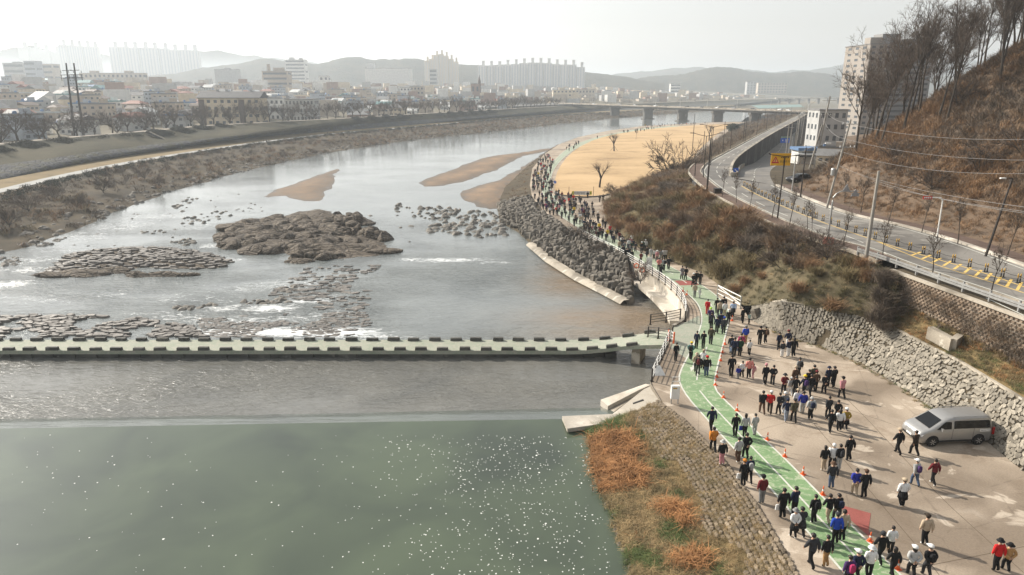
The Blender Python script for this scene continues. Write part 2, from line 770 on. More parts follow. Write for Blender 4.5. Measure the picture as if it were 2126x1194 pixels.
M['hill_soil'] = soil('leaf_litter_soil', [(.2, (.068, .053, .041)), (.42, (.115, .084, .060)), (.6, (.16, .113, .078)), (.85, (.23, .17, .115))], .16, 3.5, .97, .8)
M['bank_grass'] = soil('bank_winter_grass', [(.2, (.045, .040, .026)), (.45, (.09, .076, .046)), (.7, (.14, .112, .068)), (.9, (.19, .145, .085))], .18, 2.5, .97, .6)
M['verge'] = soil('yellow_verge_grass', [(.2, (.12, .095, .055)), (.5, (.21, .16, .088)), (.85, (.28, .21, .12))], .12, 2.0, .97, .3)
M['terrace'] = soil('terrace_grass', [(.2, (.075, .065, .03)), (.45, (.17, .125, .062)), (.65, (.24, .175, .085)), (.9, (.33, .235, .12))], .35, 4.5, .97, .6)
M['dirt_path'] = soil('pale_dirt_path', [(.2, (.26, .23, .19)), (.5, (.36, .32, .27)), (.85, (.45, .41, .35))], .3, 3, .95, .2)
M['grey_path'] = soil('grey_walk_path', [(.2, (.27, .27, .26)), (.5, (.36, .36, .35)), (.85, (.42, .42, .40))], .3, 3, .95, .2)
M['plain_ground'] = soil('far_plain', [(.2, (.07, .07, .055)), (.45, (.13, .115, .085)), (.65, (.17, .15, .11)), (.9, (.21, .19, .15))], .01, .12, .97, .2)


def rubble_mat(name, a, b, gap, scale):
    m, nt, bs = new_mat(name)
    v = pos(nt)
    d = tex_vor(nt, v, scale, 'DISTANCE_TO_EDGE')
    cc = nt.nodes.new('ShaderNodeSeparateColor')
    vo = nt.nodes.new('ShaderNodeTexVoronoi')
    vo.inputs['Scale'].default_value = scale
    nt.links.new(v, vo.inputs['Vector'])
    nt.links.new(vo.outputs['Color'], cc.inputs[0])
    c = mix(nt, cc.outputs[0], a, b)
    c = mix(nt, ramp(nt, d, [(.02, (1,) * 3), (.10, (0,) * 3)]), c, gap)
    f = tex_noise(nt, v, .3, 4, .6)
    c = mix(nt, ramp(nt, f, [(.45, (0,) * 3), (.62, (.8,) * 3)]), c, (.085, .08, .045))
    nt.links.new(c, bs.inputs['Base Color'])
    bs.inputs['Roughness'].default_value = .9
    bs.inputs['Specular IOR Level'].default_value = .2
    bump(nt, bs, ramp(nt, d, [(0, (0,) * 3), (.2, (1,) * 3)]), .7, .2)
    return m


M['levee_stone'] = rubble_mat('levee_rubble', (.07, .07, .076), (.125, .125, .132), (.04, .04, .04), .7)

# ------------------------------------------------------------------ ground to the horizon
crest_px = [(0, 300), (132, 287), (296, 274), (428, 261), (560, 254), (700, 247), (830, 239), (1028, 228), (1130, 222)]
CREST = [Vector((-156, -60, 6)), Vector((-160, 120, 6))] + [G(x, y, 6) for x, y in crest_px] + [Vector((90, 800, 6)), Vector((330, 1150, 6)), Vector((700, 1700, 5))]
CREST = smooth_poly(CREST, 2)
toe_px = [(0, 374), (198, 333), (428, 297), (560, 282), (700, 272), (863, 259), (995, 247), (1127, 237)]
TOE = smooth_poly([Vector((-128, -60, -.3)), Vector((-132, 100, -.3))] + [G(x, y, -.3) for x, y in toe_px] + [Vector((95, 780, -.3)), Vector((350, 1120, -.3))], 2)
pl_px = [(0, 402), (118, 371), (263, 340), (428, 313), (560, 294), (700, 277), (863, 264), (995, 251), (1127, 241)]
LPATH = smooth_poly([Vector((-114, -60, -1)), Vector((-118, 100, -1))] + [G(x, y, -1) for x, y in pl_px] + [Vector((98, 760, -1)), Vector((360, 1110, -1))], 2)
wl_px = [(0, 528), (82, 505), (181, 469), (247, 436), (306, 415), (395, 386), (494, 359), (593, 336), (700, 313), (863, 290), (995, 277), (1127, 262), (1225, 251)]
LWATER = smooth_poly([Vector((-82, -60, -3.4)), Vector((-84, 60, -3.3))] + [GW(x, y) for x, y in wl_px] + [Vector((100, 680, -3.4)), Vector((380, 1090, -3.4))], 1)


def offs(line, d, z=None):
    o = []
    for i, p in enumerate(line):
        t = line[min(i + 1, len(line) - 1)] - line[max(i - 1, 0)]
        n = Vector((-t.y, t.x, 0)).normalized()
        q = p + n * d
        if z is not None:
            q.z = z
        o.append(q)
    return o


def line_x(line, Y):
    for a, b in zip(line, line[1:]):
        if a.y <= Y <= b.y:
            return lerp(a.x, b.x, (Y - a.y) / max(1e-6, b.y - a.y))
    return line[-1].x + (Y - line[-1].y) * .6 if Y > line[-1].y else line[0].x


def right_x(Y):
    if Y < 130:
        return 62
    return 62 + (Y - 130) * .50


def town_z(d):
    return 3.4 + .046 * clamp(d - 30, 0, 480)


def ground_z(x, y):
    l = line_x(CREST, y) - 12
    r = right_x(y)
    k = sstep(l, l + 10, x) * (1 - sstep(r - 6, r + 6, x))
    side = town_z(l + 12 - x) if x < (l + r) / 2 else 2.0
    riv = lerp(-7, -2.5, sstep(800, 1000, y))
    z = lerp(side, riv, k)
    return z


def build_ground():
    xs = np.concatenate([np.arange(-3600, -300, 60), np.arange(-300, 460, 6), np.arange(460, 1500, 20), np.arange(1500, 4200, 80)])
    ys = np.concatenate([np.arange(-120, 300, 10), np.arange(300, 1400, 20), np.arange(1400, 6400, 120)])
    V = np.zeros((len(ys) * len(xs), 3))
    k = 0
    for y in ys:
        for x in xs:
            V[k] = (x, y, ground_z(float(x), float(y)))
            k += 1
    nx = len(xs)
    idx = np.arange(len(ys) * nx).reshape(len(ys), nx)
    F = np.stack([idx[:-1, :-1], idx[:-1, 1:], idx[1:, 1:], idx[1:, :-1]], -1).reshape(-1, 4)
    o = link('ground', np_mesh('ground', V, F, M['plain_ground'], smooth=True))
    o['kind'] = 'structure'


build_ground()

# ------------------------------------------------------------------ water
def river_c(Y):
    return 0.0 if Y < 250 else (Y - 250) * .30 + max(0, Y - 700) * .25


foam_spots = [  # photo pixel, radius along x and y in metres, strength
    (930, 540, 13, 2.8, .62), (1030, 545, 6, 2, .55), (860, 538, 5, 2, .6), (700, 690, 8, 3, .75), (560, 640, 6, 3, .7), (640, 625, 5, 2.5, .65),
    (480, 640, 7, 3, .6), (380, 660, 9, 3, .5), (480, 690, 10, 2.5, .7), (600, 690, 8, 2.5, .8), (300, 690, 8, 2, .45), (750, 700, 12, 1.6, .6), (20, 590, 6, 4, .6),
    (60, 560, 7, 4, .55), (120, 520, 10, 5, .45), (200, 500, 12, 8, .42), (300, 480, 14, 8, .42), (330, 440, 14, 10, .40), (470, 540, 5, 2.5, .6), (440, 510, 4, 4, .6),
    (600, 590, 16, 6, .50), (520, 600, 14, 6, .48), (400, 620, 16, 7, .45), (250, 610, 16, 7, .42), (100, 620, 14, 7, .45), (520, 665, 18, 4, .52), (680, 620, 14, 8, .45), (820, 600, 12, 8, .36), (880, 660, 14, 7, .36), (250, 470, 16, 14, .50), (180, 490, 14, 10, .50), (320, 450, 16, 14, .48), (420, 470, 10, 10, .46), (360, 520, 12, 5, .45), (60, 540, 12, 6, .5), (620, 660, 14, 5, .5), (700, 650, 6, 4, .5), (330, 650, 9, 2, .5), (200, 640, 10, 3, .35), (690, 560, 6, 3, .35)]


def build_river():
    xs = np.arange(-150, 75, 1.1)
    ys = np.concatenate([np.arange(64, 130, .9), np.arange(130, 300, 3), np.arange(300, 1700, 14)])
    nx = len(xs)
    V = np.zeros((len(ys) * nx, 3))
    fo = np.zeros(len(V))
    sa = np.zeros(len(V))
    FS = []
    for (px, py, rx, ry, s) in foam_spots:
        p = GW(px, py)
        FS.append((p.x, p.y, rx, ry, s))
    for i, y in enumerate(ys):
        sc = 1 + max(0, y - 400) / 900
        V[i * nx:(i + 1) * nx, 0] = xs * sc + river_c(float(y))
        V[i * nx:(i + 1) * nx, 1] = y
        V[i * nx:(i + 1) * nx, 2] = zw(float(y))
    for (x, y, rx, ry, s) in FS:
        d = ((V[:, 0] - x) / rx) ** 2 + ((V[:, 1] - y) / ry) ** 2
        fo = np.maximum(fo, s * np.exp(-d))
    p = GW(1210, 640)
    for (px, py, rx, ry, s) in [(1180, 590, 5, 8, .9), (1240, 660, 8, 5, .9), (1310, 660, 6, 7, 1.0), (1160, 560, 3, 6, .8), (1270, 690, 9, 3, .7)]:
        p = GW(px, py)
        d = ((V[:, 0] - p.x) / rx) ** 2 + ((V[:, 1] - p.y) / ry) ** 2
        sa = np.maximum(sa, s * np.exp(-d))
    fo[fo < .03] = 0
    idx = np.arange(len(ys) * nx).reshape(len(ys), nx)
    F = np.stack([idx[:-1, :-1], idx[:-1, 1:], idx[1:, 1:], idx[1:, :-1]], -1).reshape(-1, 4)
    me = np_mesh('river', V, F, M['river'], smooth=True)
    a = me.attributes.new('foam', 'FLOAT', 'POINT')
    a.data.foreach_set('value', fo.astype(np.float32))
    a = me.attributes.new('sand', 'FLOAT', 'POINT')
    a.data.foreach_set('value', sa.astype(np.float32))
    o = link('river', me)
    o['kind'] = 'structure'


build_river()
crest_w = [G(-900, 913, POOL), G(0, 890, POOL), G(600, 879, POOL), G(1170, 870, POOL), G(1300, 866, POOL)]
toe_w = [G(-900, 892, -2.2), G(0, 870, -2.2), G(600, 860, -2.2), G(1170, 848, -2.2), G(1300, 846, -2.2)]
sheet('pool_water', [(crest_w[0].x - 60, -60), (9, -60), (9, 20), (9, 44), (crest_w[4].x, crest_w[4].y)] + [(p.x, p.y) for p in reversed(crest_w[:4])] + [(crest_w[0].x - 60, crest_w[0].y)],
      POOL, 6.0, M['pool'])
loft('weir_water', [crest_w, [p.lerp(q, .6) + Vector((0, 0, .12)) for p, q in zip(crest_w, toe_w)], toe_w], 60, 3, M['weir'])
ap0 = toe_w
ap1 = [Vector((p.x, 64.3, zw(64.3))) for p in toe_w]
ap0 = [Vector((p.x, p.y, -2.2)) for p in toe_w]
loft('apron_water', [[p + Vector((0, -.3, .02)) for p in ap0], [Vector((p.x, 52.5, zw(52.5))) for p in toe_w], [Vector((p.x, 58, zw(58))) for p in toe_w] + [Vector((22, 58, zw(58)))], ap1 + [Vector((22, 64.3, zw(64.3)))]], 80, 6, M['apron'])

# ------------------------------------------------------------------ left bank and levee
loft('left_bank', [offs(LWATER, -4, -4.6), LWATER, [p.lerp(q, .35) + Vector((0, 0, .5)) for p, q in zip(interp_poly(LWATER, 60), interp_poly(LPATH, 60))], LPATH], 220, 6, M['scrub'], .5, .12)
LPATH2 = offs(LPATH, 4.0, -.95)
loft('left_walk', [[p + Vector((0, 0, .06)) for p in LPATH], [p + Vector((0, 0, .06)) for p in LPATH2]], 160, 1, M['grey_path'])
loft('left_verge', [LPATH2, TOE], 160, 2, M['verge'], .05)
CR = interp_poly(CREST, 120)
TO = interp_poly(TOE, 120)
LMID = [p.lerp(q, .42) for p, q in zip(TO, CR)]
for p in LMID:
    p.z = 2.3
loft('levee_revetment', [TOE, LMID], 260, 6, M['levee_stone'], .12, .6)
M['levee_grass'] = soil('levee_winter_grass', [(.25, (.030, .030, .021)), (.45, (.058, .054, .034)), (.65, (.088, .077, .048)), (.9, (.125, .10, .062))], .08, 1.2, .97, .6, (1, .5, 1))
loft('levee_slope', [LMID, CREST], 200, 5, M['levee_grass'], .15, .2)
loft('levee_path', [[p + Vector((0, 0, .02)) for p in CREST], offs(CREST, 5, 6.02)], 160, 1, M['dirt_path'])
loft('levee_back', [offs(CREST, 5, 6.0), offs(CREST, 16, 3.3)], 120, 2, M['bank_grass'], .1)

# ------------------------------------------------------------------ promenade and plaza
PL_LEFT = [(1760, 1380), (1725, 1300), (1660, 1194), (1580, 1060), (1500, 950), (1420, 870), (1370, 832), (1352, 800), (1350, 793), (1366, 760), (1385, 720), (1392, 702)]
RAMP_N, RAMP_F = (1385, 722), (1395, 681)
WALL_EDGE = [(1398, 678), (1420, 665), (1426, 645), (1418, 625), (1402, 606), (1370, 580), (1330, 555), (1300, 537)]
RIP_EDGE = [(1300, 537), (1280, 525), (1240, 505), (1200, 485), (1160, 460), (1130, 440), (1105, 410)]
PATH_EDGE = [(1105, 410), (1100, 385), (1105, 350), (1130, 320), (1160, 300), (1200, 285), (1260, 272), (1330, 262), (1400, 258), (1480, 254)]
LAWN_PX = [(1152, 400), (1150, 385), (1158, 352), (1180, 322), (1215, 297), (1262, 281), (1330, 270), (1400, 263), (1500, 257), (1530, 259), (1505, 268), (1480, 285), (1450, 312), (1440, 330), (1400, 345), (1330, 375), (1290, 390), (1265, 404), (1215, 410), (1165, 405)]
SLOPE_B = [(1440, 345), (1400, 362), (1330, 388), (1280, 408), (1252, 430), (1260, 462), (1275, 480), (1330, 518), (1400, 546), (1460, 566), (1500, 598), (1540, 636)]
REV_TOE = [(1556, 662), (1630, 699), (1711, 722), (1799, 760), (1880, 810), (1950, 859), (2052, 919), (2126, 979), (2250, 1080)]
V2 = lambda l: [GP(x, y) for x, y in l]
plaza_poly = V2(PL_LEFT) + V2(WALL_EDGE) + V2(RIP_EDGE[1:]) + V2(PATH_EDGE[1:]) + [GP(1560, 252), GP(1530, 258)] + V2(SLOPE_B) + V2(REV_TOE) + [Vector((34, 6, 0)), Vector((15, 6, 0))]
zplaza = lambda x, y, d: zp(y)
sheet('plaza', plaza_poly, zplaza, 2.2, M['plaza'])
LAWN = smooth_poly([GP(x, y) for x, y in LAWN_PX], 1)
sheet('lawn', LAWN, lambda x, y, d: zp(y) + .05 + min(.25, d * .04), 3.5, M['lawn'])

# green lane (two stretches: along the river and through the plaza) with its lines
LANE_L = [(1790, 1240), (1747, 1186), (1668, 1098), (1593, 1008), (1517, 927), (1456, 860), (1422, 821), (1406, 790), (1412, 768), (1422, 749), (1433, 727), (1445, 700), (1456, 672), (1455, 648), (1447, 629), (1427, 611), (1400, 587), (1378, 571), (1355, 559), (1336, 547), (1316, 536), (1270, 512), (1225, 487), (1180, 461), (1150, 437), (1134, 415), (1123, 396), (1125, 375), (1135, 352), (1147, 338), (1162, 321), (1185, 304), (1215, 292), (1255, 281), (1320, 268), (1400, 261.5)]
LANE_R = [(1895, 1220), (1800, 1123), (1764, 1087), (1708, 1033), (1638, 961), (1579, 905), (1524, 849), (1487, 814), (1482, 797), (1487, 771), (1498, 727), (1504, 705), (1510, 680), (1516, 655), (1508, 636), (1490, 616), (1463, 596), (1432, 577), (1411, 564), (1391, 553), (1352, 536), (1320, 519), (1275, 494), (1222, 466), (1180, 440), (1158, 420), (1143, 400), (1141, 380), (1147, 356), (1158, 340), (1176, 322), (1205, 303), (1240, 291), (1290, 278), (1340, 268.5), (1420, 261.8)]
LL = smooth_poly([GP(x, y) for x, y in LANE_L], 2)
LR = smooth_poly([GP(x, y) for x, y in LANE_R], 2)


def lift(l, d):
    return [Vector((p.x, p.y, zp(p.y) + d * (1 + p.y / 60))) for p in l]


nl = 240
A, B = interp_poly(LL, nl), interp_poly(LR, nl)
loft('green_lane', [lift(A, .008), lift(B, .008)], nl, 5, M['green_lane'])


def stripe(name, line, w, mat, d=.013, dash=None, n=None, parent=None):
    """painted line of real width laid along a polyline; dash=(on, off) in metres"""
    mb = MB()
    L = 0.0
    for i in range(len(line) - 1):
        a, b = line[i], line[i + 1]
        t = (b - a)
        s = t.length
        if s < 1e-5:
            continue
        on = True
        if dash:
            on = (L % (dash[0] + dash[1])) < dash[0]
        L += s
        if not on:
            continue
        n_ = Vector((-t.y, t.x, 0)).normalized() * (w / 2)
        mb.add([a - n_, a + n_, b + n_, b - n_], [(3, 2, 1, 0)])
    o = mb.build(name, mat, origin=(0, 0, 0))
    o['kind'] = 'structure'
    return o


stripe('lane_edge_line', [p + Vector((.07, .0, 0)) for p in lift(interp_poly(LL, 400), .014)], .13, M['white_line'])
stripe('lane_edge_line', lift(interp_poly(LR, 400), .014), .13, M['white_line'])
mid = [a.lerp(b, .5) for a, b in zip(A, B)]
m_near = [p for p in mid if p.y < 49]
m_far = [p for p in mid if p.y >= 49]
stripe('lane_centre_line', lift(interp_poly(m_near, 80), .014), .12, M['white_line'])
stripe('lane_centre_line', lift(interp_poly(m_far, 700), .014), .12, M['white_line'], dash=(2.5, 2.5))
# green junction towards the causeway
jn = V2([(1392, 722), (1398, 680), (1425, 668), (1452, 655), (1455, 680), (1440, 715), (1425, 745)])
sheet('green_junction', jn, lambda x, y, d: .006, 2, M['green_deck'])
# red patches
sheet('red_lane_patch', V2([(1400, 583), (1443, 583), (1452, 592), (1412, 593)]), lambda x, y, d: zp(y) + .026, 1, M['red_lane'])
sheet('red_lane_patch', V2([(1742, 1048), (1808, 1066), (1803, 1100), (1812, 1122), (1764, 1078)]), .013, 1, M['red_lane'])


def arrow(pts):
    mb = MB()
    vs = [GP(x, y) + Vector((0, 0, .02)) for x, y in pts]
    mb.add(vs, [tuple(range(len(vs)))])
    me_o = mb.build('lane_arrow', M['white_line'], origin=(0, 0, 0))
    bm = bmesh.new()
    bm.from_mesh(me_o.data)
    if bm.faces and list(bm.faces)[0].normal.z < 0:
        bmesh.ops.reverse_faces(bm, faces=bm.faces)
    bm.to_mesh(me_o.data)
    bm.free()
    me_o['kind'] = 'structure'


arrow([(1440, 752), (1443, 752), (1441, 763), (1444, 763), (1435, 771), (1432, 763), (1437, 763)])
arrow([(1469, 772), (1472, 772), (1474.5, 756), (1478.5, 756), (1475.5, 747.5), (1471, 755.5), (1472.5, 756)])

# plaza joints: thin recessed-looking grooves
M['joint'] = plain('joint_filler', (.10, .075, .05), .95, var=.3, world=True)
for l in ([(1690, 880), (1790, 1000), (1900, 1130), (1950, 1194)], [(1560, 800), (1700, 830), (1850, 880)], [(1830, 1190), (1950, 1170), (2126, 1135)], [(1500, 745), (1640, 745), (1790, 760)],
          [(1640, 700), (1720, 790), (1800, 870), (1960, 1040), (2126, 1190)]):
    stripe('plaza_joint', interp_poly([GP(x, y) + Vector((0, 0, .005)) for x, y in l], 20), .035, M['joint'])
# ------------------------------------------------------------------ right-hand terrain
BLK = [(1262, 1400), (1420, 1400)]
gw = [G(x, y, POOL) for x, y in [(1262, 884), (1225, 895), (1232, 925), (1240, 960), (1254, 1010), (1270, 1050), (1292, 1120), (1315, 1194), (1345, 1290), (1370, 1380)]]
gt = V2([(1368, 834), (1385, 846), (1420, 870), (1460, 910), (1500, 950), (1540, 1003), (1580, 1060), (1620, 1125), (1660, 1194), (1725, 1300), (1760, 1380)])
gw_n, gt_n = interp_poly(gw, 80), interp_poly(gt, 80)
gm = [a.lerp(b, .45) + Vector((0, 0, -.12)) for a, b in zip(gw_n, gt_n)]
loft('grass_embankment', [offs(gw_n, 1.0, POOL - .5), [p + Vector((0, 0, .18 + .12 * nz(p.y * .9, 1))) for p in gw_n], gm, gt_n], 80, 6, M['terrace'], .10, .8)

# riprap slope under its stones, river toe, sandy strip
RT = [(1308, 632), (1270, 612), (1210, 582), (1150, 545), (1108, 510), (1075, 480), (1040, 462), (1035, 425)]
rip_top = V2(RIP_EDGE)
rip_toe = [GW(x, y) + Vector((0, 0, .15)) for x, y in RT]
loft('riprap_bed', [offs(rip_toe, 1.5, -4.2), rip_toe, rip_top], 80, 6, M['scrub'], .15, .5)
loft('path_bank', [[GW(x, y) + Vector((0, 0, .1)) for x, y in [(1035, 425), (1045, 392), (1085, 354), (1120, 325), (1150, 306), (1195, 288), (1255, 275), (1325, 264.5), (1475, 257)]], V2(PATH_EDGE)], 120, 4, M['scrub'], .12, .4)
# sand bars
def bar(px, h=.35, slope=.06, dz=.02, mat='sand'):
    P = interp_poly(smooth_poly([GW(x, y) for x, y in px] + [GW(*px[0])], 1), 70)[:-1]
    P = [p + Vector((nz(p.x * .3, p.y * .12, 1), nz(p.x * .3, p.y * .12, 5) * 2, 0)) * 1.1 for p in P]
    o = sheet('sand_bar', P, lambda x, y, d: zw(y) + dz - .05 + min(h, d * slope) + .04 * nz(x * .4, y * .25), 2.2, M[mat], edge_step=2.0)
    a = o.data.attributes.new('wet', 'FLOAT', 'POINT')
    a.data.foreach_set('value', [math.exp(-edge_dist(v.co.x, v.co.y, P) / 4.5) for v in o.data.vertices])


bar([(510, 420), (545, 410), (560, 396), (590, 388), (640, 370), (690, 352), (713, 347), (706, 356), (695, 366), (701, 378), (690, 392), (676, 405), (672, 418), (640, 420), (600, 412), (575, 407), (550, 412), (530, 420)])
bar([(865, 380), (880, 372), (930, 355), (985, 332), (1030, 322), (1070, 318), (1120, 310), (1147, 306), (1148, 312), (1100, 322), (1085, 325), (1060, 340), (1020, 358), (985, 372), (920, 387), (880, 390)])
bar([(952, 402), (965, 392), (1000, 382), (1035, 376), (1075, 350), (1100, 336), (1145, 309), (1160, 302), (1152, 312), (1122, 336), (1095, 360), (1060, 400), (1052, 430), (1035, 440), (1000, 434), (985, 426), (960, 415)], .5, .08)
# sand at the foot of the riprap kerb
loft('river_kerb', [[p + Vector((0, 0, .02)) for p in offs(rip_toe[:5], 1.4, None)], [p + Vector((0, 0, .45)) for p in offs(rip_toe[:5], .9, None)], [p + Vector((0, 0, .5)) for p in rip_toe[:5]]], 60, 2, M['concrete'], .03, .7)

# shrub mound between promenade and road, terrace, revetment
ROAD_Z = 7.0
mound_b = V2(SLOPE_B) + [G(1562, 634, .8), G(1616, 627, 3), G(1711, 643, 3), G(1817, 662, 3), G(1856, 684, 3)]
mound_t = [G(x, y, z) for x, y, z in [(1440, 352, 3), (1420, 362, 5), (1430, 374, 6.6), (1440, 385, 7), (1475, 402, 7), (1530, 432, 7), (1600, 468, 7), (1660, 492, 7), (1700, 507, 7), (1760, 530, 7), (1800, 546, 7), (1840, 563, 7), (1852, 568, 7)]]
mb_n, mt_n = interp_poly(smooth_poly(mound_b, 1), 90), interp_poly(smooth_poly(mound_t, 1), 90)
mm_n = [a.lerp(b, .5) + Vector((0, 0, .7)) for a, b in zip(mb_n, mt_n)]
loft('shrub_mound', [mb_n, mm_n, mt_n], 90, 8, M['bank_grass'], .35, .35)
rev_toe = V2(REV_TOE)
rev_top = [G(1566, 634, .8), G(1616, 627, 3), G(1711, 643, 3), G(1817, 662, 3), G(1887, 700, 3), G(1992, 753, 3), G(2126, 834, 3), G(2250, 905, 3)]
rt_n, rp_n = interp_poly(rev_toe, 90), interp_poly(rev_top, 90)
loft('revetment_bed', [[p + Vector((0, 0, -.05)) for p in rt_n], rp_n], 90, 6, M['scrub'], .05, .9)
wall_t = [G(1852, 562, 7), G(2020, 623, 7), G(2126, 662, 7), Vector((37.5, 34, 7)), Vector((38, 20, 7))]
wall_b = [Vector((p.x - .35, p.y, z)) for p, z in zip(wall_t, (4.9, 4.4, 4.1, 4.0, 4.0))]
loft('terrace', [[rp_n[i] for i in range(30, 90)], interp_poly(wall_b, 60)], 60, 6, M['terrace'], .12, .5)
# drain channel along the head of the revetment
dr = MB()
for a, b in zip(rp_n[12:-1], rp_n[13:]):
    dr.beam(a + Vector((.1, .15, .06)), b + Vector((.1, .15, .06)), .22, .16)
    dr.beam(a + Vector((.75, .35, .10)), b + Vector((.75, .35, .10)), .16, .18)
tag(dr.build('drain_channel', M['concrete']), 'narrow concrete drain channel along the head of the stone revetment', 'drain')

# ------------------------------------------------------------------ roads
NEAR = [Vector((39.5, 0, 7)), Vector((39.5, 30, 7))] + [G(x, y, 7) for x, y in [(2126, 628), (2002, 588), (1885, 548), (1801, 514), (1734, 499), (1684, 481), (1600, 447), (1533, 414), (1500, 397), (1462, 366), (1454, 354), (1473, 335), (1510, 316), (1572, 282), (1634, 251), (1665, 236)]]
NEAR = smooth_poly(NEAR, 2)
FAR = smooth_poly([Vector((46.5, 0, 7)), Vector((46.5, 30, 7))] + [G(x, y, 7) for x, y in [(2126, 555), (2002, 508), (1868, 468), (1768, 448), (1701, 424), (1634, 397)]] + [Vector((44.5, 116, 7))], 2)
INNER = smooth_poly([G(x, y, 7) for x, y in [(1517, 366), (1513, 363), (1519, 341), (1541, 320), (1603, 279), (1649, 255), (1674, 239)]], 2)


def zl(Y):
    return 7.0 - 5.0 * sstep(118, 215, Y)


def GL(px, py):
    z = 6.0
    for _ in range(30):
        P = G(px, py, z)
        z = lerp(z, zl(P.y), .6)
    return G(px, py, z)


LOW_L = smooth_poly([G(1530, 372, 7)] + [GL(x, y) for x, y in [(1541, 346), (1572, 327), (1603, 308)]] + [Vector((150, 400, 2)), Vector((230, 560, 2))], 2)
LOW_R = smooth_poly([Vector((44.5, 116, 7))] + [GL(x, y) for x, y in [(1597, 366), (1600, 352), (1622, 330), (1650, 309)]] + [Vector((161, 398, 2)), Vector((241, 556, 2))], 2)
up_poly = NEAR + [NEAR[-1] + Vector((30, 60, 0))] + [INNER[-1] + Vector((30, 60, 0))] + list(reversed(INNER)) + [G(1530, 372, 7)] + list(reversed(FAR))
zr = lambda x, y, d: 7.0
sheet('main_road', up_poly, zr, 4, M['asphalt'])
ll, lr = interp_poly(LOW_L, 80), interp_poly(LOW_R, 80)
ll[0], lr[0] = Vector((*INNER[0].xy, 7.006)), Vector((44.6, 115.5, 7.006))
loft('lower_road', [[Vector((p.x, p.y, zl(p.y) + .006)) for p in ll], [Vector((p.x, p.y, zl(p.y) + .006)) for p in lr]], 80, 4, M['asphalt'])
# markings
mid_line = smooth_poly([Vector((43, 0, 7.006)), Vector((43, 30, 7.006))] + [G(x, y, 7.006) for x, y in [(2104, 582), (2001, 551), (1889, 519.6), (1803, 492), (1719, 463), (1647, 435), (1581, 406), (1545, 386)]], 2)
stripe('centre_line', interp_poly(offs(mid_line, .45), 120), .15, M['yellow_line'])
yl = smooth_poly([G(x, y, 7.006) for x, y in [(2126, 608), (2050, 583), (1985, 563), (1930, 545), (1870, 522), (1800, 492)]], 2)
stripe('painted_island_line', interp_poly(yl, 80), .14, M['yellow_line'])
for i in range(11):
    a = G(lerp(1893, 2112, i / 10), lerp(530, 602, i / 10), 7.006)
    b = G(lerp(1912, 2121, i / 10), lerp(523, 586, i / 10), 7.006)
    stripe('island_hatch_mark', [a, b], .22, M['yellow_line'])
lane1 = [p.lerp(q, .46) for p, q in zip(interp_poly(NEAR[:int(len(NEAR) * .62)], 60), interp_poly(mid_line, 60))]
stripe('lane_dash_line', interp_poly([Vector((p.x, p.y, 7.008)) for p in smooth_poly([G(x, y, 7) for x, y in [(2126, 655), (1990, 592), (1870, 545), (1810, 510), (1700, 468), (1640, 452), (1560, 415), (1500, 375), (1484, 352), (1500, 334), (1540, 311), (1600, 278), (1650, 250)]], 2)], 900), .13, M['white_line'], dash=(4, 4))
stripe('lane_dash_line', interp_poly([Vector((p.x, p.y, zl(p.y) + .02)) for p in [a.lerp(b, .5) for a, b in zip(ll, lr)]], 700), .13, M['white_line'], dash=(3, 3))
stripe('edge_line', interp_poly([Vector((p.x, p.y, 7.008)) for p in offs(FAR, .6)], 160), .14, M['white_line'])
stripe('edge_line', interp_poly([Vector((p.x, p.y, 7.008)) for p in offs(NEAR, -.5)], 260), .14, M['white_line'])


def kerb(name, line, w, h, mat, z=None):
    mb = MB()
    a0 = offs(line, -w / 2)
    a1 = offs(line, w / 2)
    n = len(line)
    V = []
    for p, q in zip(a0, a1):
        zz = p.z if z is None else z
        V += [(p.x, p.y, zz - .15), (p.x, p.y, zz + h), (q.x, q.y, zz + h), (q.x, q.y, zz - .15)]
    F = []
    for i in range(n - 1):
        k = i * 4
        F += [(k, k + 1, k + 5, k + 4), (k + 1, k + 2, k + 6, k + 5), (k + 2, k + 3, k + 7, k + 6)]
    F += [(0, 3, 2, 1), (4 * n - 4, 4 * n - 3, 4 * n - 2, 4 * n - 1)]
    mb.add(V, F)
    o = mb.build(name, mat, origin=(0, 0, 0))
    o['kind'] = 'structure'
    return o


kerb('kerb', interp_poly(offs(FAR, -.35), 120), .55, .16, M['pale_concrete'])
kerb('kerb', interp_poly(offs(NEAR, .2), 200), .25, .15, M['concrete'])
kerb('kerb', interp_poly(offs(INNER, -.2), 80), .5, .75, M['concrete'])
kerb('lower_road_parapet', [Vector((p.x, p.y, zl(p.y))) for p in offs(ll, .2)], .35, .8, M['concrete'])
# sidewalk on the mound side, and pavement at the foot of the hill
NR = [p for p in NEAR if 62 < p.y < 150]
loft('sidewalk', [offs(NR, .32, 7.13), offs(NR, 2.4, 7.13)], 90, 1, M['brick_path'])
kerb('sidewalk_kerb', interp_poly(offs(NR, 2.5, 7.0), 90), .22, .22, M['concrete'])
FR = [p for p in FAR]
loft('hill_pavement', [offs(FR, -.62, 7.12), offs(FR, -2.8, 7.14)], 90, 1, M['brick_path'])
# dark wall that carries the upper road over the lower one
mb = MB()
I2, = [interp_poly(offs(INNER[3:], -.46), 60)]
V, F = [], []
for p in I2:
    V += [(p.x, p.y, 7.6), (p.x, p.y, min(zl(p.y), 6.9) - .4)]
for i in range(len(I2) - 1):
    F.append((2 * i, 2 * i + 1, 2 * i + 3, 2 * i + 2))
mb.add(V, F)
M['dark_wall'] = concrete_mat('near_black_wall', (.045, .045, .045), (.03, .03, .03), (.07, .07, .07), cracks=False)  # very dark grey all over, with slight random mottling
tag(mb.build('retaining_wall', M['dark_wall']), 'long dark retaining wall carrying the upper road above the lower road', 'wall')
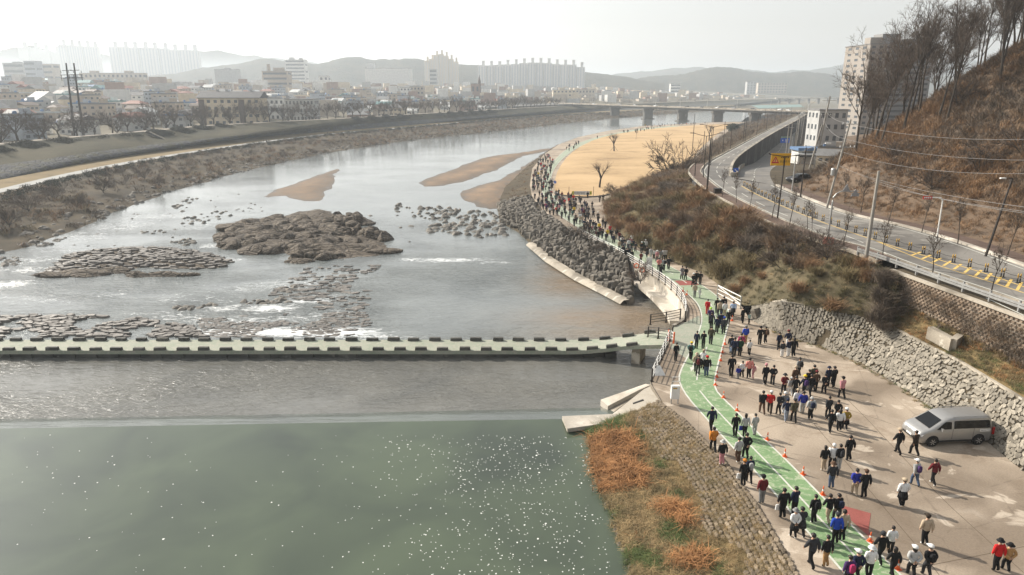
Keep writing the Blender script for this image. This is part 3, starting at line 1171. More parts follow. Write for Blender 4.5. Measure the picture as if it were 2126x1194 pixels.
# strip between wall and lower road parapet
LI = interp_poly(offs(ll, .4), 60)
loft('verge_strip', [[Vector((p.x, p.y, min(zl(p.y), 6.9) - .05)) for p in I2], [Vector((p.x, p.y, zl(p.y) - .05)) for p in LI]], 60, 1, M['scrub'])
# embankment between lawn and upper road
emb_b = [GP(x, y) for x, y in [(1436, 348), (1452, 322), (1482, 294), (1520, 268), (1560, 253), (1620, 240)]] + [Vector((190, 520, -1.5))]
emb_t = offs([p for p in NEAR if p.y > 136], .34, 7.0)
emb_b[0] = G(1440, 352, 3)
loft('road_embankment', [emb_b, [p.lerp(q, .5) + Vector((0, 0, .4)) for p, q in zip(interp_poly(emb_b, 60), interp_poly(emb_t, 60))], emb_t], 100, 5, M['scrub'], .25, .25)

LRs = [p for p in interp_poly(LOW_R, 90)]
loft('roadside_ground', [[Vector((p.x, p.y, zl(p.y) + .03)) for p in LRs], [Vector((p.x, p.y, zl(p.y) + .05)) for p in offs(LRs, -9)], [Vector((p.x, p.y, max(2.0, zl(p.y)))) for p in offs(LRs, -22)]], 90, 3, M['scrub'], .05)

# ------------------------------------------------------------------ hill on the right
def hill_base(y):
    return line_x(FAR, min(y, 114)) + 2.55 + max(0, y - 112) * .42


def hill_z(x, y):
    f = 1 - sstep(118, 205, y) * .92
    d = max(0.0, x - 49)
    up = .30 * d + .38 * max(0, d - 3) if d < 60 else .30 * 60 + .38 * 57 + (d - 60) * .25
    nn = nz(x * .07, y * .07, 2) * 1.2 + nz(x * .22, y * .22, 5) * .45
    z = 7.1 + up * f + nn * clamp(d / 8)
    # the nose falls to the lower road beyond the crest
    z = lerp(z, 2.2, sstep(118, 175, y) * (1 - clamp((x - 49) / 70)))
    return z


def build_hill():
    xs = np.concatenate([np.arange(49.0, 110, 1.2), np.arange(110, 330, 6)])
    ys = np.concatenate([np.arange(0, 150, 1.4), np.arange(150, 300, 5)])
    nx = len(xs)
    V = []
    for y in ys:
        for i, x in enumerate(xs):
            V.append((x - 49 + hill_base(y), y, hill_z(x, y)))
    idx = np.arange(len(ys) * nx).reshape(len(ys), nx)
    F = np.stack([idx[:-1, :-1], idx[:-1, 1:], idx[1:, 1:], idx[1:, :-1]], -1).reshape(-1, 4)
    o = link('hill', np_mesh('hill', V, F, M['hill_soil'], smooth=True))
    o['kind'] = 'structure'


build_hill()


def hz(x, y):
    return hill_z(x + 49 - hill_base(y), y)


# ------------------------------------------------------------------ far wooded hills
def forest_mat(name, a, b, c):
    m, nt, bs = new_mat(name)
    v = pos(nt)
    f = tex_noise(nt, v, .035, 6, .7)
    nt.links.new(ramp(nt, f, [(.3, a), (.5, b), (.72, c)]), bs.inputs['Base Color'])
    bs.inputs['Roughness'].default_value = 1
    bs.inputs['Specular IOR Level'].default_value = .05
    bump(nt, bs, tex_noise(nt, v, .12, 5, .7), 1.0, 6)
    return m


M['forest'] = forest_mat('winter_forest', (.030, .034, .022), (.060, .056, .036), (.10, .082, .052))


def ridge(px, Y, depth, base=3.0):
    """wooded ridge whose sky line passes through the given photo pixels at distance Y"""
    rid = interp_poly([at(x, y, Y) for x, y in px], 160)
    V = []
    m = 18
    for j in range(m + 1):
        t = j / m
        for i, p in enumerate(rid):
            off = (t - .55) * depth
            k = 1 - abs(t - .55) / (.55 if t < .55 else .45)
            k = k * k * (3 - 2 * k)
            h = base - 4 + (p.z - base + 4) * k
            amp = (p.z - base) * .10 * min(1, 2 * k)
            h += amp * nz(p.x * .012, (Y + off) * .012, 1.3) + 2.6 * min(1, 3 * k) * nz(p.x * .09, (Y + off) * .09, 4) + 1.6 * nz(p.x * .3, off * .3, 6) * min(1, 3 * k)
            V.append((p.x * (1 + off / Y), Y + off, h))
    n = len(rid)
    idx = np.arange((m + 1) * n).reshape(m + 1, n)
    F = np.stack([idx[:-1, :-1], idx[:-1, 1:], idx[1:, 1:], idx[1:, :-1]], -1).reshape(-1, 4)
    o = link('wooded_hill', np_mesh('wooded_hill', V, F, M['forest'], smooth=True))
    o['kind'] = 'structure'


ridge([(-200, 187), (100, 178), (300, 160), (380, 150), (440, 138), (500, 130), (545, 122), (600, 128), (655, 133), (690, 120), (716, 115), (745, 120), (775, 129), (810, 124), (865, 122), (900, 128), (960, 134), (1060, 136), (1150, 142), (1230, 152), (1290, 160), (1380, 172)], 2000, 600)
ridge([(1210, 165), (1270, 155), (1330, 148), (1400, 140), (1460, 139), (1520, 143), (1600, 150), (1680, 146), (1730, 138), (1800, 130), (1900, 128), (2200, 120)], 3500, 900)
ridge([(1290, 172), (1350, 158), (1400, 157), (1440, 148), (1490, 139), (1520, 142), (1560, 148), (1600, 153), (1650, 151), (1700, 151), (1740, 157), (1790, 162), (1900, 160), (2100, 158)], 2300, 600)
ridge([(-300, 118), (-100, 108), (0, 98), (60, 97), (150, 112), (260, 118), (430, 108), (520, 116), (620, 128), (800, 140)], 4200, 900)
# ------------------------------------------------------------------ stones
M['rock'] = plain('grey_river_rock', (.17, .155, .135), .85, var=.35, scale=1.2, rnd=.35, bmp=.5)


def bedrock_mat():
    m, nt, bs = new_mat('brown_bedrock')
    v = pos(nt, (.7, 1.6, 1.2))
    f = tex_noise(nt, v, .55, 6, .7, .6)
    c = ramp(nt, f, [(.28, (.055, .046, .038)), (.45, (.125, .102, .080)), (.6, (.175, .145, .112)), (.8, (.24, .20, .155))])
    d = tex_vor(nt, v, .42, 'DISTANCE_TO_EDGE')
    d2 = tex_vor(nt, v, 1.3, 'DISTANCE_TO_EDGE')
    k = mth(nt, 'MINIMUM', d, mth(nt, 'ADD', mth(nt, 'MULTIPLY', d2, .6), .03))
    c = mix(nt, ramp(nt, k, [(.0, (.9,) * 3), (.07, (0,) * 3)]), c, (.028, .024, .02))
    nt.links.new(c, bs.inputs['Base Color'])
    bs.inputs['Roughness'].default_value = .85
    bs.inputs['Specular IOR Level'].default_value = .25
    hgt = mth(nt, 'ADD', ramp(nt, k, [(0, (0,) * 3), (.12, (.7,) * 3)]), mth(nt, 'MULTIPLY', tex_noise(nt, v, 2.4, 5, .7), .5))
    bump(nt, bs, hgt, .9, .35)
    return m


M['rock_brown'] = bedrock_mat()
M['rip_stone'] = plain('dark_riprap_stone', (.135, .12, .10), .9, var=.35, scale=1.5, rnd=.4, bmp=.6)
M['flat_stone'] = plain('wet_flat_stone', (.15, .135, .12), .6, var=.3, scale=1.5, rnd=.35, bmp=.4)
M['pale_stone'] = plain('pale_revetment_stone', (.235, .21, .17), .9, var=.35, scale=2.0, rnd=.45, bmp=.4)
M['cobble'] = plain('tan_cobble', (.20, .158, .112), .9, var=.35, scale=3.0, rnd=.5, bmp=.4)


def rock_mesh(name, seed, sub=2, cuts=7, mat=None, flat=False, rough=.12):
    bm = bmesh.new()
    bmesh.ops.create_icosphere(bm, subdivisions=sub, radius=1)
    rnd = random.Random(seed)
    planes = []
    for _ in range(cuts):
        n = Vector((rnd.uniform(-1, 1), rnd.uniform(-1, 1), rnd.uniform(-.6, 1))).normalized()
        planes.append((n, rnd.uniform(.55, .85)))
    for v in bm.verts:
        for n, d in planes:
            k = v.co.dot(n)
            if k > d:
                v.co -= n * (k - d) * .92
        v.co *= 1 + rough * noise.noise(v.co * 1.7 + Vector((seed * 3.1, 0, 0)))
    me = bpy.data.meshes.new(name)
    bm.to_mesh(me)
    bm.free()
    me.materials.append(mat)
    if not flat:
        me.polygons.foreach_set('use_smooth', [True] * len(me.polygons))
        me.set_sharp_from_angle(angle=R(38))
    return me


BOULDERS = [rock_mesh('boulder', i + 1, 2, 8, M['rock'], True) for i in range(8)]
BEDROCK = [rock_mesh('bedrock_lump', i + 20, 3, 6, M['rock_brown'], False, .22) for i in range(7)]


def slab_mesh(name, seed, mat, n=6, h=1.0, inset=.82):
    rnd = random.Random(seed)
    mb = MB()
    a0 = rnd.uniform(0, 6)
    ring = []
    for i in range(n):
        a = a0 + 2 * math.pi * (i + rnd.uniform(-.28, .28)) / n
        r = rnd.uniform(.40, .54)
        ring.append((math.cos(a) * r, math.sin(a) * r))
    V = [(x, y, -.6 * h) for x, y in ring] + [(x, y, h * rnd.uniform(.55, .75)) for x, y in ring] + [(x * inset, y * inset, h * rnd.uniform(.85, 1.1)) for x, y in ring]
    F = [tuple(range(2 * n, 3 * n))]
    for i in range(n):
        j = (i + 1) % n
        F += [(i, j, n + j, n + i), (n + i, n + j, 2 * n + j, 2 * n + i)]
    mb.add(V, F)
    return mb.mesh(name, mat)


FLATS = [slab_mesh('flat_stone', i + 1, M['flat_stone'], 5 + i % 2) for i in range(7)]
PALES = [slab_mesh('revetment_stone', i + 11, M['pale_stone'], 5 + i % 3, 1, .91) for i in range(8)]
COBBS = [slab_mesh('cobble', i + 31, M['cobble'], 7, 1, .62) for i in range(6)]


def col_mesh(name, seed, mat):
    """upright angular block"""
    rnd = random.Random(seed)
    n = rnd.choice((4, 5, 5, 6))
    mb = MB()
    V = []
    lv = [(-.55, 1.0), (.0, rnd.uniform(.95, 1.1)), (.40, rnd.uniform(.8, .95)), (.5, rnd.uniform(.45, .7))]
    ang = [2 * math.pi * (i + rnd.uniform(-.25, .25)) / n for i in range(n)]
    sx, sy = rnd.uniform(-.12, .12), rnd.uniform(-.12, .12)
    for z, k in lv:
        for a in ang:
            r = .46 * k * rnd.uniform(.86, 1.1)
            V.append((math.cos(a) * r + sx * (z + .5), math.sin(a) * r + sy * (z + .5), z + rnd.uniform(-.06, .06)))
    F = []
    for l in range(len(lv) - 1):
        for i in range(n):
            j = (i + 1) % n
            F.append((l * n + i, l * n + j, l * n + n + j, l * n + n + i))
    e = (len(lv) - 1) * n
    F.append(tuple(range(e, e + n)))
    mb.add(V, F)
    return mb.mesh(name, mat)


COLS = [col_mesh('riprap_stone', i + 5, M['rip_stone']) for i in range(10)]


def mesh_np(me):
    V = np.empty(len(me.vertices) * 3)
    me.vertices.foreach_get('co', V)
    me.calc_loop_triangles()
    F = np.empty(len(me.loop_triangles) * 3, dtype=np.int32)
    me.loop_triangles.foreach_get('vertices', F)
    return V.reshape(-1, 3), F.reshape(-1, 3)


def join_stones(name, meshes, places, mat, parent):
    """the stones past the limit, joined: places (loc, rot matrix 3x3 incl. scale, mesh index)"""
    T = [mesh_np(m) for m in meshes]
    Vs, Fs, k = [], [], 0
    for loc, mat3, ti in places:
        V, F = T[ti]
        W = V @ np.array(mat3).T + np.array(loc)
        Vs.append(W)
        Fs.append(F + k)
        k += len(V)
    o = link(name, np_mesh(name, np.concatenate(Vs), np.concatenate(Fs), mat), parent)
    o['kind'] = 'stuff'
    return o


def stone_field(root, name, meshes, places, mat, limit=300):
    """places: (world loc, euler, scale xyz); the biggest in view become parts"""
    o = Vector(root.location)
    cz = Vector((0, 0, CAM_Z))
    order = sorted(places, key=lambda p: -max(p[2]) / (Vector(p[0]) - cz).length)
    rest = []
    for i, (loc, rot, sc) in enumerate(order):
        ti = random.randrange(len(meshes))
        if i < limit:
            link(name, meshes[ti], root, Vector(loc) - o, rot, sc)
        else:
            from mathutils import Euler
            m3 = Euler(rot).to_matrix() @ Matrix.Diagonal(Vector(sc))
            rest.append(((Vector(loc) - o)[:], [list(r) for r in m3], ti))
    if rest:
        join_stones(name + '_rest', meshes, rest, mat, root)


U = random.uniform
# riprap: upright blocks between promenade and river
rt_, rb_ = interp_poly(rip_top, 60), interp_poly(rip_toe, 60)
rip = empty('riprap', rb_[10])
tag(rip, 'steep bank of dark upright riprap blocks between the railing and the river', 'riprap')
pl = []
rows = 10
for j in range(rows):
    n = 66
    for i in range(n):
        t = (i + U(-.3, .3) + (j % 2) * .5) / n
        k = clamp(t) * 59
        a, b = rb_[int(k)].lerp(rb_[min(59, int(k) + 1)], k % 1), rt_[int(k)].lerp(rt_[min(59, int(k) + 1)], k % 1)
        s = (j + .5 + U(-.3, .3)) / (rows + .6)
        if s > .9 and t > .2:
            continue
        p = a.lerp(b, s)
        w = (.5 + 1.1 * random.random() ** 1.6) * (1.1 if t < .5 else 1.2)
        h = U(.7, 1.6) * (1.15 if t < .55 else .9)
        pl.append((p + Vector((0, 0, .3)), (U(-.3, .3), U(-.3, .3), U(0, 6.3)), (w, w * U(.75, 1.1), h)))
stone_field(rip, 'riprap_stone', COLS, pl, M['rip_stone'])

# pale rubble revetment on the plaza's far side
rev = empty('stone_revetment', rt_n[40])
tag(rev, 'sloping revetment of pale angular stones behind the parked van', 'revetment')
pl = []
for j in range(14):
    n = 128
    for i in range(n):
        t = (i + U(-.25, .25) + (j % 2) * .5) / n
        k = clamp(t) * 89
        k0 = int(k)
        a = rt_n[k0].lerp(rt_n[min(89, k0 + 1)], k % 1)
        b = rp_n[k0].lerp(rp_n[min(89, k0 + 1)], k % 1)
        s = (j + .5 + U(-.25, .25)) / 14.0
        p = a.lerp(b, s)
        tq = nz(p.x * .35, p.y * .35, 8)
        if tq > .5 or U(0, 1) < .04 or p.y < 30:
            continue
        up = (b - a).normalized()
        al = (rt_n[min(89, k0 + 1)] - rt_n[k0]).normalized() if k0 < 89 else Vector((0, -1, 0))
        nrm = al.cross(up).normalized()
        if nrm.z < 0:
            nrm = -nrm
        q = nrm.to_track_quat('Z', 'X') @ Matrix.Rotation(U(0, 6.3), 3, 'Z').to_quaternion()
        e = (q.to_matrix() @ Matrix.Rotation(U(-.10, .10), 3, 'X')).to_euler()
        w = U(.30, .56)
        pl.append((p, tuple(e), (w, w * U(.55, .95), U(.03, .10))))
# larger boulders at the tip
for px, py, w in [(1570, 652, 1.2), (1580, 640, 1.0), (1592, 632, 1.1), (1604, 634, .9), (1588, 655, .8)]:
    p = G(px, py, .6)
    pl.append((p, (U(-.4, .4), U(-.4, .4), U(0, 6)), (w, w, .6)))
stone_field(rev, 'stone', PALES, pl, M['pale_stone'])

# cobbled face of the near embankment
cob = empty('cobbled_slope', gt_n[40])
tag(cob, 'cobbled upper face of the embankment below the plaza edge', 'cobbles')
pl = []
for j in range(16):
    n = 78
    for i in range(n):
        t = (i + U(-.12, .12) + (j % 2) * .5) / n
        k = clamp(t) * 79
        k0 = int(k)
        a = gt_n[k0].lerp(gt_n[min(79, k0 + 1)], k % 1)
        b = gm[k0].lerp(gm[min(79, k0 + 1)], k % 1)
        s = (j + .4 + U(-.1, .1)) / 15.5
        if s > .62 + .5 * nz(a.y * .22, s * 2, 3) + .14:
            continue
        p = a.lerp(b, s)
        up = (a - b).normalized()
        al = (gt_n[min(79, k0 + 1)] - gt_n[k0]).normalized() if k0 < 79 else Vector((0, -1, 0))
        nrm = al.cross(up).normalized()
        if nrm.z < 0:
            nrm = -nrm
        bx = al
        by = nrm.cross(bx)
        m3 = Matrix((bx, by, nrm)).transposed()
        e = (m3 @ Matrix.Rotation(U(-.25, .25), 3, 'Z')).to_euler()
        pl.append((p, tuple(e), (U(.36, .46), U(.27, .34), U(.10, .20))))
stone_field(cob, 'cobble', COBBS, pl, M['cobble'])


# flat-stone aprons standing in the shallow river
def px_field(poly, n, sizef, seed, gap=9.0):
    rnd = random.Random(seed)
    xs = [p[0] for p in poly]
    ys = [p[1] for p in poly]
    out = []
    tries = 0
    while len(out) < n and tries < n * 60:
        tries += 1
        x, y = rnd.uniform(min(xs), max(xs)), rnd.uniform(min(ys), max(ys))
        if not inpoly(x, y, poly):
            continue
        p = GW(x, y)
        if nz(p.x * .22, p.y * .22, seed) + .25 * nz(p.x * .9, p.y * .9, seed) > gap:
            continue
        s = sizef(rnd)
        if any((p.xy - q[0].xy).length < .55 * (s + q[1]) * .5 for q in out):
            continue
        out.append((p, s))
    return out


def apron(poly, n, seed, label, size=(.6, 1.25), h=(.16, .32), rise=0.0):
    f = px_field(poly, n, lambda r: r.uniform(*size), seed, 9 if rise else .12)
    root = empty('stone_apron', f[0][0])
    tag(root, label, 'stone apron')
    P = [GW(x, y) for x, y in poly]
    pl = []
    for p, s in f:
        d = edge_dist(p.x, p.y, P)
        z = rise * clamp(d / 3.0)
        pl.append((p + Vector((0, 0, z - .05)), (U(-.10, .10), U(-.10, .10), U(-.25, .25)), (s * U(1.1, 1.5), s * U(.5, .9), U(*h))))
    stone_field(root, 'stone', FLATS, pl, M['flat_stone'])
    return root


apron([(-30, 658), (120, 655), (280, 660), (400, 680), (430, 700), (-30, 700)], 230, 3, 'apron of flat stones in shallow water just beyond the causeway', (.7, 1.3))
isl = [(85, 572), (110, 555), (130, 532), (220, 518), (330, 514), (430, 524), (480, 543), (470, 556), (400, 560), (300, 556), (235, 565)]
apron(isl, 290, 4, 'low island paved with flat stones in the rapids', (.8, 1.5), (.15, .3), .75)
P_isl = [GW(x, y) for x, y in isl]
sheet('stone_island_bed', P_isl, lambda x, y, d: zw(y) - .1 + min(.72, d * .3), 1.6, M['rock_brown'], edge_step=1.5)
apron([(600, 585), (640, 556), (700, 550), (790, 548), (780, 590), (760, 640), (735, 665), (690, 655), (640, 625), (560, 612)], 190, 5, 'ragged field of flat stones below the rock outcrop', (.4, 1.5), (.10, .2))


apron([(400, 664), (520, 655), (640, 650), (760, 648), (775, 698), (440, 700)], 280, 15, 'half-drowned stone paving under fast water beside the causeway', (.4, 1.1), (.07, .14))


# boulders lying singly in the river
def boulder(p, s, label, group, flat=.7, name='boulder', meshes=None, sink=.25):
    o = link(name, random.choice(meshes or BOULDERS), None, p + Vector((0, 0, -s * sink * flat)), (U(-.2, .2), U(-.2, .2), U(0, 6.3)), (s * U(.8, 1.2), s * U(.7, 1.0), s * flat * U(.7, 1.1)))
    tag(o, label, 'boulder', group)
    return o


for p, s in px_field([(800, 432), (830, 424), (880, 428), (960, 432), (1020, 440), (1048, 462), (1052, 490), (1000, 494), (935, 486), (890, 482), (885, 470), (910, 460), (850, 448)], 150, lambda r: r.uniform(.7, 1.5) ** 1.2, 8):
    boulder(p, s * .8, ('large' if s > 1.15 else 'middling' if s > .9 else 'small') + ' grey boulder in the spit running out from the riprap bank', 'boulders of the spit')
for x, y, s in [(770, 448, .9), (855, 470, 1.1), (905, 480, .9), (825, 447, .7), (830, 473, .8), (785, 480, .5), (850, 502, .5)]:
    boulder(GW(x, y), s * .8, 'lone dark boulder in open water between outcrop and spit', 'lone boulders in open water', .45)
for poly, n, sd in (([(375, 455), (420, 440), (485, 438), (490, 445), (430, 465), (380, 468)], 26, 1), ([(350, 430), (390, 410), (415, 412), (380, 440)], 18, 2), ([(355, 502), (400, 495), (412, 508), (370, 513)], 14, 3), ([(290, 480), (340, 476), (345, 484), (300, 486)], 8, 9),
                    ([(360, 638), (440, 630), (450, 636), (380, 645)], 10, 4), ([(500, 625), (590, 618), (600, 628), (520, 632)], 16, 5), ([(575, 602), (610, 590), (615, 606), (580, 608)], 9, 6), ([(0, 535), (40, 530), (45, 550), (0, 555)], 14, 7), ([(60, 505), (140, 490), (130, 505), (70, 515)], 14, 8)):
    for p, s in px_field(poly, n, lambda r: r.uniform(.7, 1.5), sd + 40):
        boulder(p, s * .6, ('broad' if s > 1.1 else 'small') + ' dark wet boulder breaking the rapids ' + ('near the left bank' if p.x < -58 else 'beside the causeway' if p.y < 90 else 'upstream of the paved stone island'), 'boulders in the rapids', .55)
rr = random.Random(4)
for i in range(70):
    x = rr.uniform(20, 560)
    y = rr.uniform(420, 520) if x < 430 else rr.uniform(400, 440)
    if y < 560 - x * .42:
        continue
    boulder(GW(x, y), rr.uniform(.18, .5), 'small dark stone poking out of the riffle near the left bank', 'small riffle stones', .5)

# the big bedrock outcrop
oc_px = [(443, 492), (448, 475), (470, 462), (520, 462), (560, 455), (610, 441), (655, 434), (690, 437), (740, 452), (755, 458), (750, 464), (725, 466), (790, 482), (810, 495), (803, 502), (835, 523), (800, 532), (735, 538), (690, 540), (640, 536), (590, 532), (520, 528), (470, 520), (445, 512)]
OC = [GW(x, y) for x, y in oc_px]
oc = empty('rock_outcrop', GW(640, 500))
tag(oc, 'big layered brown bedrock outcrop in the middle of the river', 'rock outcrop')
me_b = sheet_mesh('bedrock', OC, lambda x, y, d: zw(y) - .15 + min(1.1, d * .22) * (.55 + .75 * abs(nz(x * .16, y * .45, 2))) + .35 * nz(x * .5, y * .9, 4) * clamp(d), 1.0, M['rock_brown'], edge_step=1.0)
me_b.transform(Matrix.Translation(-oc.location))
link('bedrock', me_b, oc)
lumps = []
for (x0, x1, y, n, sx, sy, sz) in [(455, 690, 518, 9, 3.1, 3.6, 1.3), (455, 560, 500, 4, 3.2, 3.2, 1.3), (560, 680, 498, 5, 3.4, 2.6, 1.35), (470, 560, 478, 4, 3.6, 4.4, 1.5), (540, 660, 482, 6, 3.0, 3.0, 1.4), (620, 760, 470, 8, 2.4, 3.6, 1.7),
                                  (660, 760, 458, 6, 2.6, 4.0, 1.5), (690, 800, 492, 7, 2.0, 2.4, 1.8), (500, 640, 466, 6, 3.4, 5.0, 1.1), (610, 700, 530, 6, 2.2, 1.8, .9), (640, 760, 506, 8, 1.7, 1.7, 1.1)]:
    n = int(n * 1.6)
    for i in range(n):
        k = U(.5, 1.1)
        lumps.append((lerp(x0, x1, (i + U(.1, .9)) / n), y + U(-7, 7), sx * k, sy * k * U(.8, 1.1), sz * U(.7, 1.2)))
for x, y, sx, sy, sz in [(735, 522, 5.6, 3.2, 1.15), (790, 524, 4.6, 2.2, .8), (690, 520, 4.2, 3.0, 1.2), (742, 458, 3.2, 4.2, 1.3), (770, 490, 2.2, 3.6, 2.0), (800, 496, 2.0, 3.0, 1.5)]:
    lumps.append((x, y, sx, sy, sz))
for x, y, sx, sy, sz in lumps:
    p = GW(x, y) - oc.location
    link('rock', random.choice(BEDROCK), oc, p + Vector((0, 0, sz * .15)), (U(-.16, .16), U(-.16, .16), U(-.35, .35)), (sx * .82, sy * .8, sz * .9))
for x, y, sx, sy, sz in [(622, 544, 2.4, 1.3, .65), ]:
    o = link('boulder', BEDROCK[2], None, GW(x, y), (0, 0, .1), (sx, sy, sz))
    tag(o, 'rounded dark rock lying just off the outcrop', 'boulder')
for nm, lst, lab in (('shelf_rock', [(110, 572, 3.6, 1.6, .75), (170, 570, 4.2, 1.8, .9), (225, 565, 3.4, 1.4, .7)], 'smooth dark rock shelf at the end of the paved stone island'),
                     ('shelf_rock', [(290, 573, 2.6, 1.1, .8), (330, 572, 3.4, 1.0, .6), (375, 571, 3.0, .8, .45)], 'long low rock lying in front of the paved stone island')):
    r = empty(nm, GW(lst[0][0], lst[0][1]))
    tag(r, lab, 'rock')
    for x, y, sx, sy, sz in lst:
        link('rock', BEDROCK[int(x) % 7], r, GW(x, y) - r.location, (U(-.08, .08), U(-.05, .05), U(-.1, .1)), (sx, sy, sz))

# ------------------------------------------------------------------ bare trees and brush
M['bark'] = plain('dark_bark', (.060, .048, .038), .95, var=.3, scale=6, rnd=.15)
M['twig'] = plain('grey_brown_twigs', (.105, .080, .062), .95, var=.25, scale=3, rnd=.2)
M['bark_far'] = plain('levee_tree_bark', (.055, .045, .038), .95, var=.3, scale=4)
M['leaf_brown'] = plain('dry_brown_leaves', (.20, .095, .05), .95, var=.3, scale=5)


def branch_dir(d, ang, az):
    d = d.normalized()
    ref = Vector((0, 0, 1)) if abs(d.z) < .9 else Vector((1, 0, 0))
    s = d.cross(ref).normalized()
    u = s.cross(d)
    return (d * math.cos(ang) + (s * math.cos(az) + u * math.sin(az)) * math.sin(ang)).normalized()


def limb(mb, p, d, L, r0, r1, rnd, n=4, seg=4, wob=.12, lift_=0.0):
    pts, rad = [p.copy()], [r0]
    q = p.copy()
    dd = d.copy()
    for i in range(seg):
        dd = (dd + Vector((rnd.uniform(-1, 1), rnd.uniform(-1, 1), rnd.uniform(-1, 1) + lift_)) * wob).normalized()
        q = q + dd * (L / seg)
        pts.append(q.copy())
        rad.append(lerp(r0, r1, (i + 1) / seg))
    mb.tube(pts, rad, n, cap=False)
    return pts, rad


def bare_tree(name, seed, H, r, style, tw=1.0):
    rnd = random.Random(seed)
    tr, cr = MB(), MB()
    st = {'tall': (.68, 9, (.28, .6), .34, .55), 'round': (.24, 6, (.55, .95), .46, .25), 'bushy': (.08, 9, (.5, 1.1), .55, .15), 'pollard': (.36, 5, (.2, .55), .34, .3)}[style]
    tl, nb, (a0, a1), bl, lift_ = st
    pts, rad = limb(tr, Vector((0, 0, -.15)), Vector((rnd.uniform(-.08, .08), rnd.uniform(-.08, .08), 1)), H * tl, r, r * (.35 if style == 'tall' else .75), rnd, 7, 6, .07)
    mains = []
    for i in range(nb):
        f = rnd.uniform(.55, 1.0) if style == 'tall' else rnd.uniform(.75, 1.0)
        k = min(len(pts) - 2, int(f * (len(pts) - 1)))
        p = pts[k].lerp(pts[k + 1], rnd.random())
        ang = rnd.uniform(a0, a1)
        d = branch_dir(Vector((0, 0, 1)), ang, 6.283 * (i * .382 + rnd.uniform(-.06, .06)))
        L = H * bl * rnd.uniform(.75, 1.15) * (1.15 - .35 * f if style == 'tall' else 1)
        mains.append((p, d, L, r * (.34 if style == 'tall' else .5)))
    if style == 'tall':
        mains.append((pts[-1], Vector((rnd.uniform(-.2, .2), rnd.uniform(-.2, .2), 1)).normalized(), H * .38, r * .35))
    for p, d, L, rr_ in mains:
        if style == 'pollard':
            b, _ = limb(tr, p, d, L, rr_, rr_ * .7, rnd, 5, 4, .16, lift_)
            for _ in range(34):
                dd = branch_dir(d, rnd.uniform(.2, 1.3), rnd.uniform(0, 6.28))
                limb(cr, b[-1].lerp(b[-2], rnd.random()), dd, H * rnd.uniform(.12, .26), .02, .008, rnd, 3, 2, .2, .2)
            continue
        b, br = limb(tr, p, d, L, rr_, rr_ * .3, rnd, 5, 5, .16, lift_)
        for _ in range((6 if style == 'tall' else 7) if H > 5 else 4):
            k = rnd.uniform(.25, 1) * (len(b) - 1.001)
            q = b[int(k)].lerp(b[int(k) + 1], k % 1)
            d2 = branch_dir((b[int(k) + 1] - b[int(k)]), rnd.uniform(.35, .85), rnd.uniform(0, 6.28))
            L2 = L * rnd.uniform(.35, .6)
            c, _ = limb(cr, q, d2, L2, rr_ * .32, rr_ * .10, rnd, 3, 3, .2, lift_)
            for _ in range(7 if H > 5 else 3):
                k2 = rnd.uniform(.2, 1) * (len(c) - 1.001)
                q2 = c[int(k2)].lerp(c[int(k2) + 1], k2 % 1)
                d3 = branch_dir(c[int(k2) + 1] - c[int(k2)], rnd.uniform(.3, .9), rnd.uniform(0, 6.28))
                e, _ = limb(cr, q2, d3, L2 * rnd.uniform(.35, .65), max(.014 * tw, rr_ * .1), .008 * tw, rnd, 3, 2, .25, lift_)
                if style != 'bushy' or rnd.random() < .6:
                    for _ in range(2):
                        d4 = branch_dir(d3, rnd.uniform(.3, .9), rnd.uniform(0, 6.28))
                        limb(cr, e[1], d4, L2 * rnd.uniform(.2, .4), .011 * tw, .006 * tw, rnd, 3, 1, .2, lift_)
    return tr.mesh('trunk', M['bark']), cr.mesh('crown', M['twig'])


TALL = [bare_tree('t', 100 + i, 14, .19, 'tall', 1.3) for i in range(6)]
ROUND = [bare_tree('r', 200 + i, 11.5, .30, 'round', 2.6) for i in range(4)]
BUSHY = [bare_tree('b', 300 + i, 6, .14, 'bushy', 1.8) for i in range(3)]
POLL = [bare_tree('p', 400 + i, 8.5, .27, 'pollard') for i in range(2)]
SAPL = [bare_tree('s', 500 + i, 4.2, .055, 'tall') for i in range(3)]


def tree(kind, p, s, label, group, name='bare_tree', i=None):
    t = empty(name, p, U(0, 6.28), s)
    tag(t, label, 'tree', group)
    tm, cm = kind[i if i is not None else random.randrange(len(kind))]
    link('trunk', tm, t)
    link('crown', cm, t)
    return t


# hill crest
rr = random.Random(21)
done = []
tries = 0
while len(done) < 92 and tries < 4000:
    tries += 1
    y = rr.uniform(92, 142)
    x = rr.uniform(53, 118)
    lo = 104 - (x - 53) * .10
    if y < lo and rr.random() > .04:
        continue
    if any((x - a) ** 2 + (y - b) ** 2 < 6 for a, b in done) or x < .50 * (y * .96 + 3):
        continue
    done.append((x, y))
    k_ = rr.uniform(.8, 1.3)
    tree(TALL, (x, y, hz(x, y) - .1), k_, ('tall' if k_ > 1.05 else 'slender') + ' leafless tree ' + ('on the upper crest of the brown hill' if x > 88 else 'in the wood before the apartment towers' if x > 66 else 'at the nose of the brown hill above the lower road'), 'trees of the hill wood')
for px, py, s, i in [(1990, 222, .9, 0), (2125, 330, 1.0, 1), (1935, 395, .8, 2), (2030, 360, .9, 0), (1850, 330, .7, 1)]:
    # on the open slope: march along the view ray to the hill
    d = ray(px, py)
    t = 40
    while t < 200:
        q = Vector((0, 0, CAM_Z)) + d * t
        if q.z < hz(q.x, q.y):
            break
        t += .5
    tree(BUSHY, (q.x, q.y, q.z - .1), s, 'low spreading leafless tree standing alone on the open hillside', 'lone hillside trees', i=i)


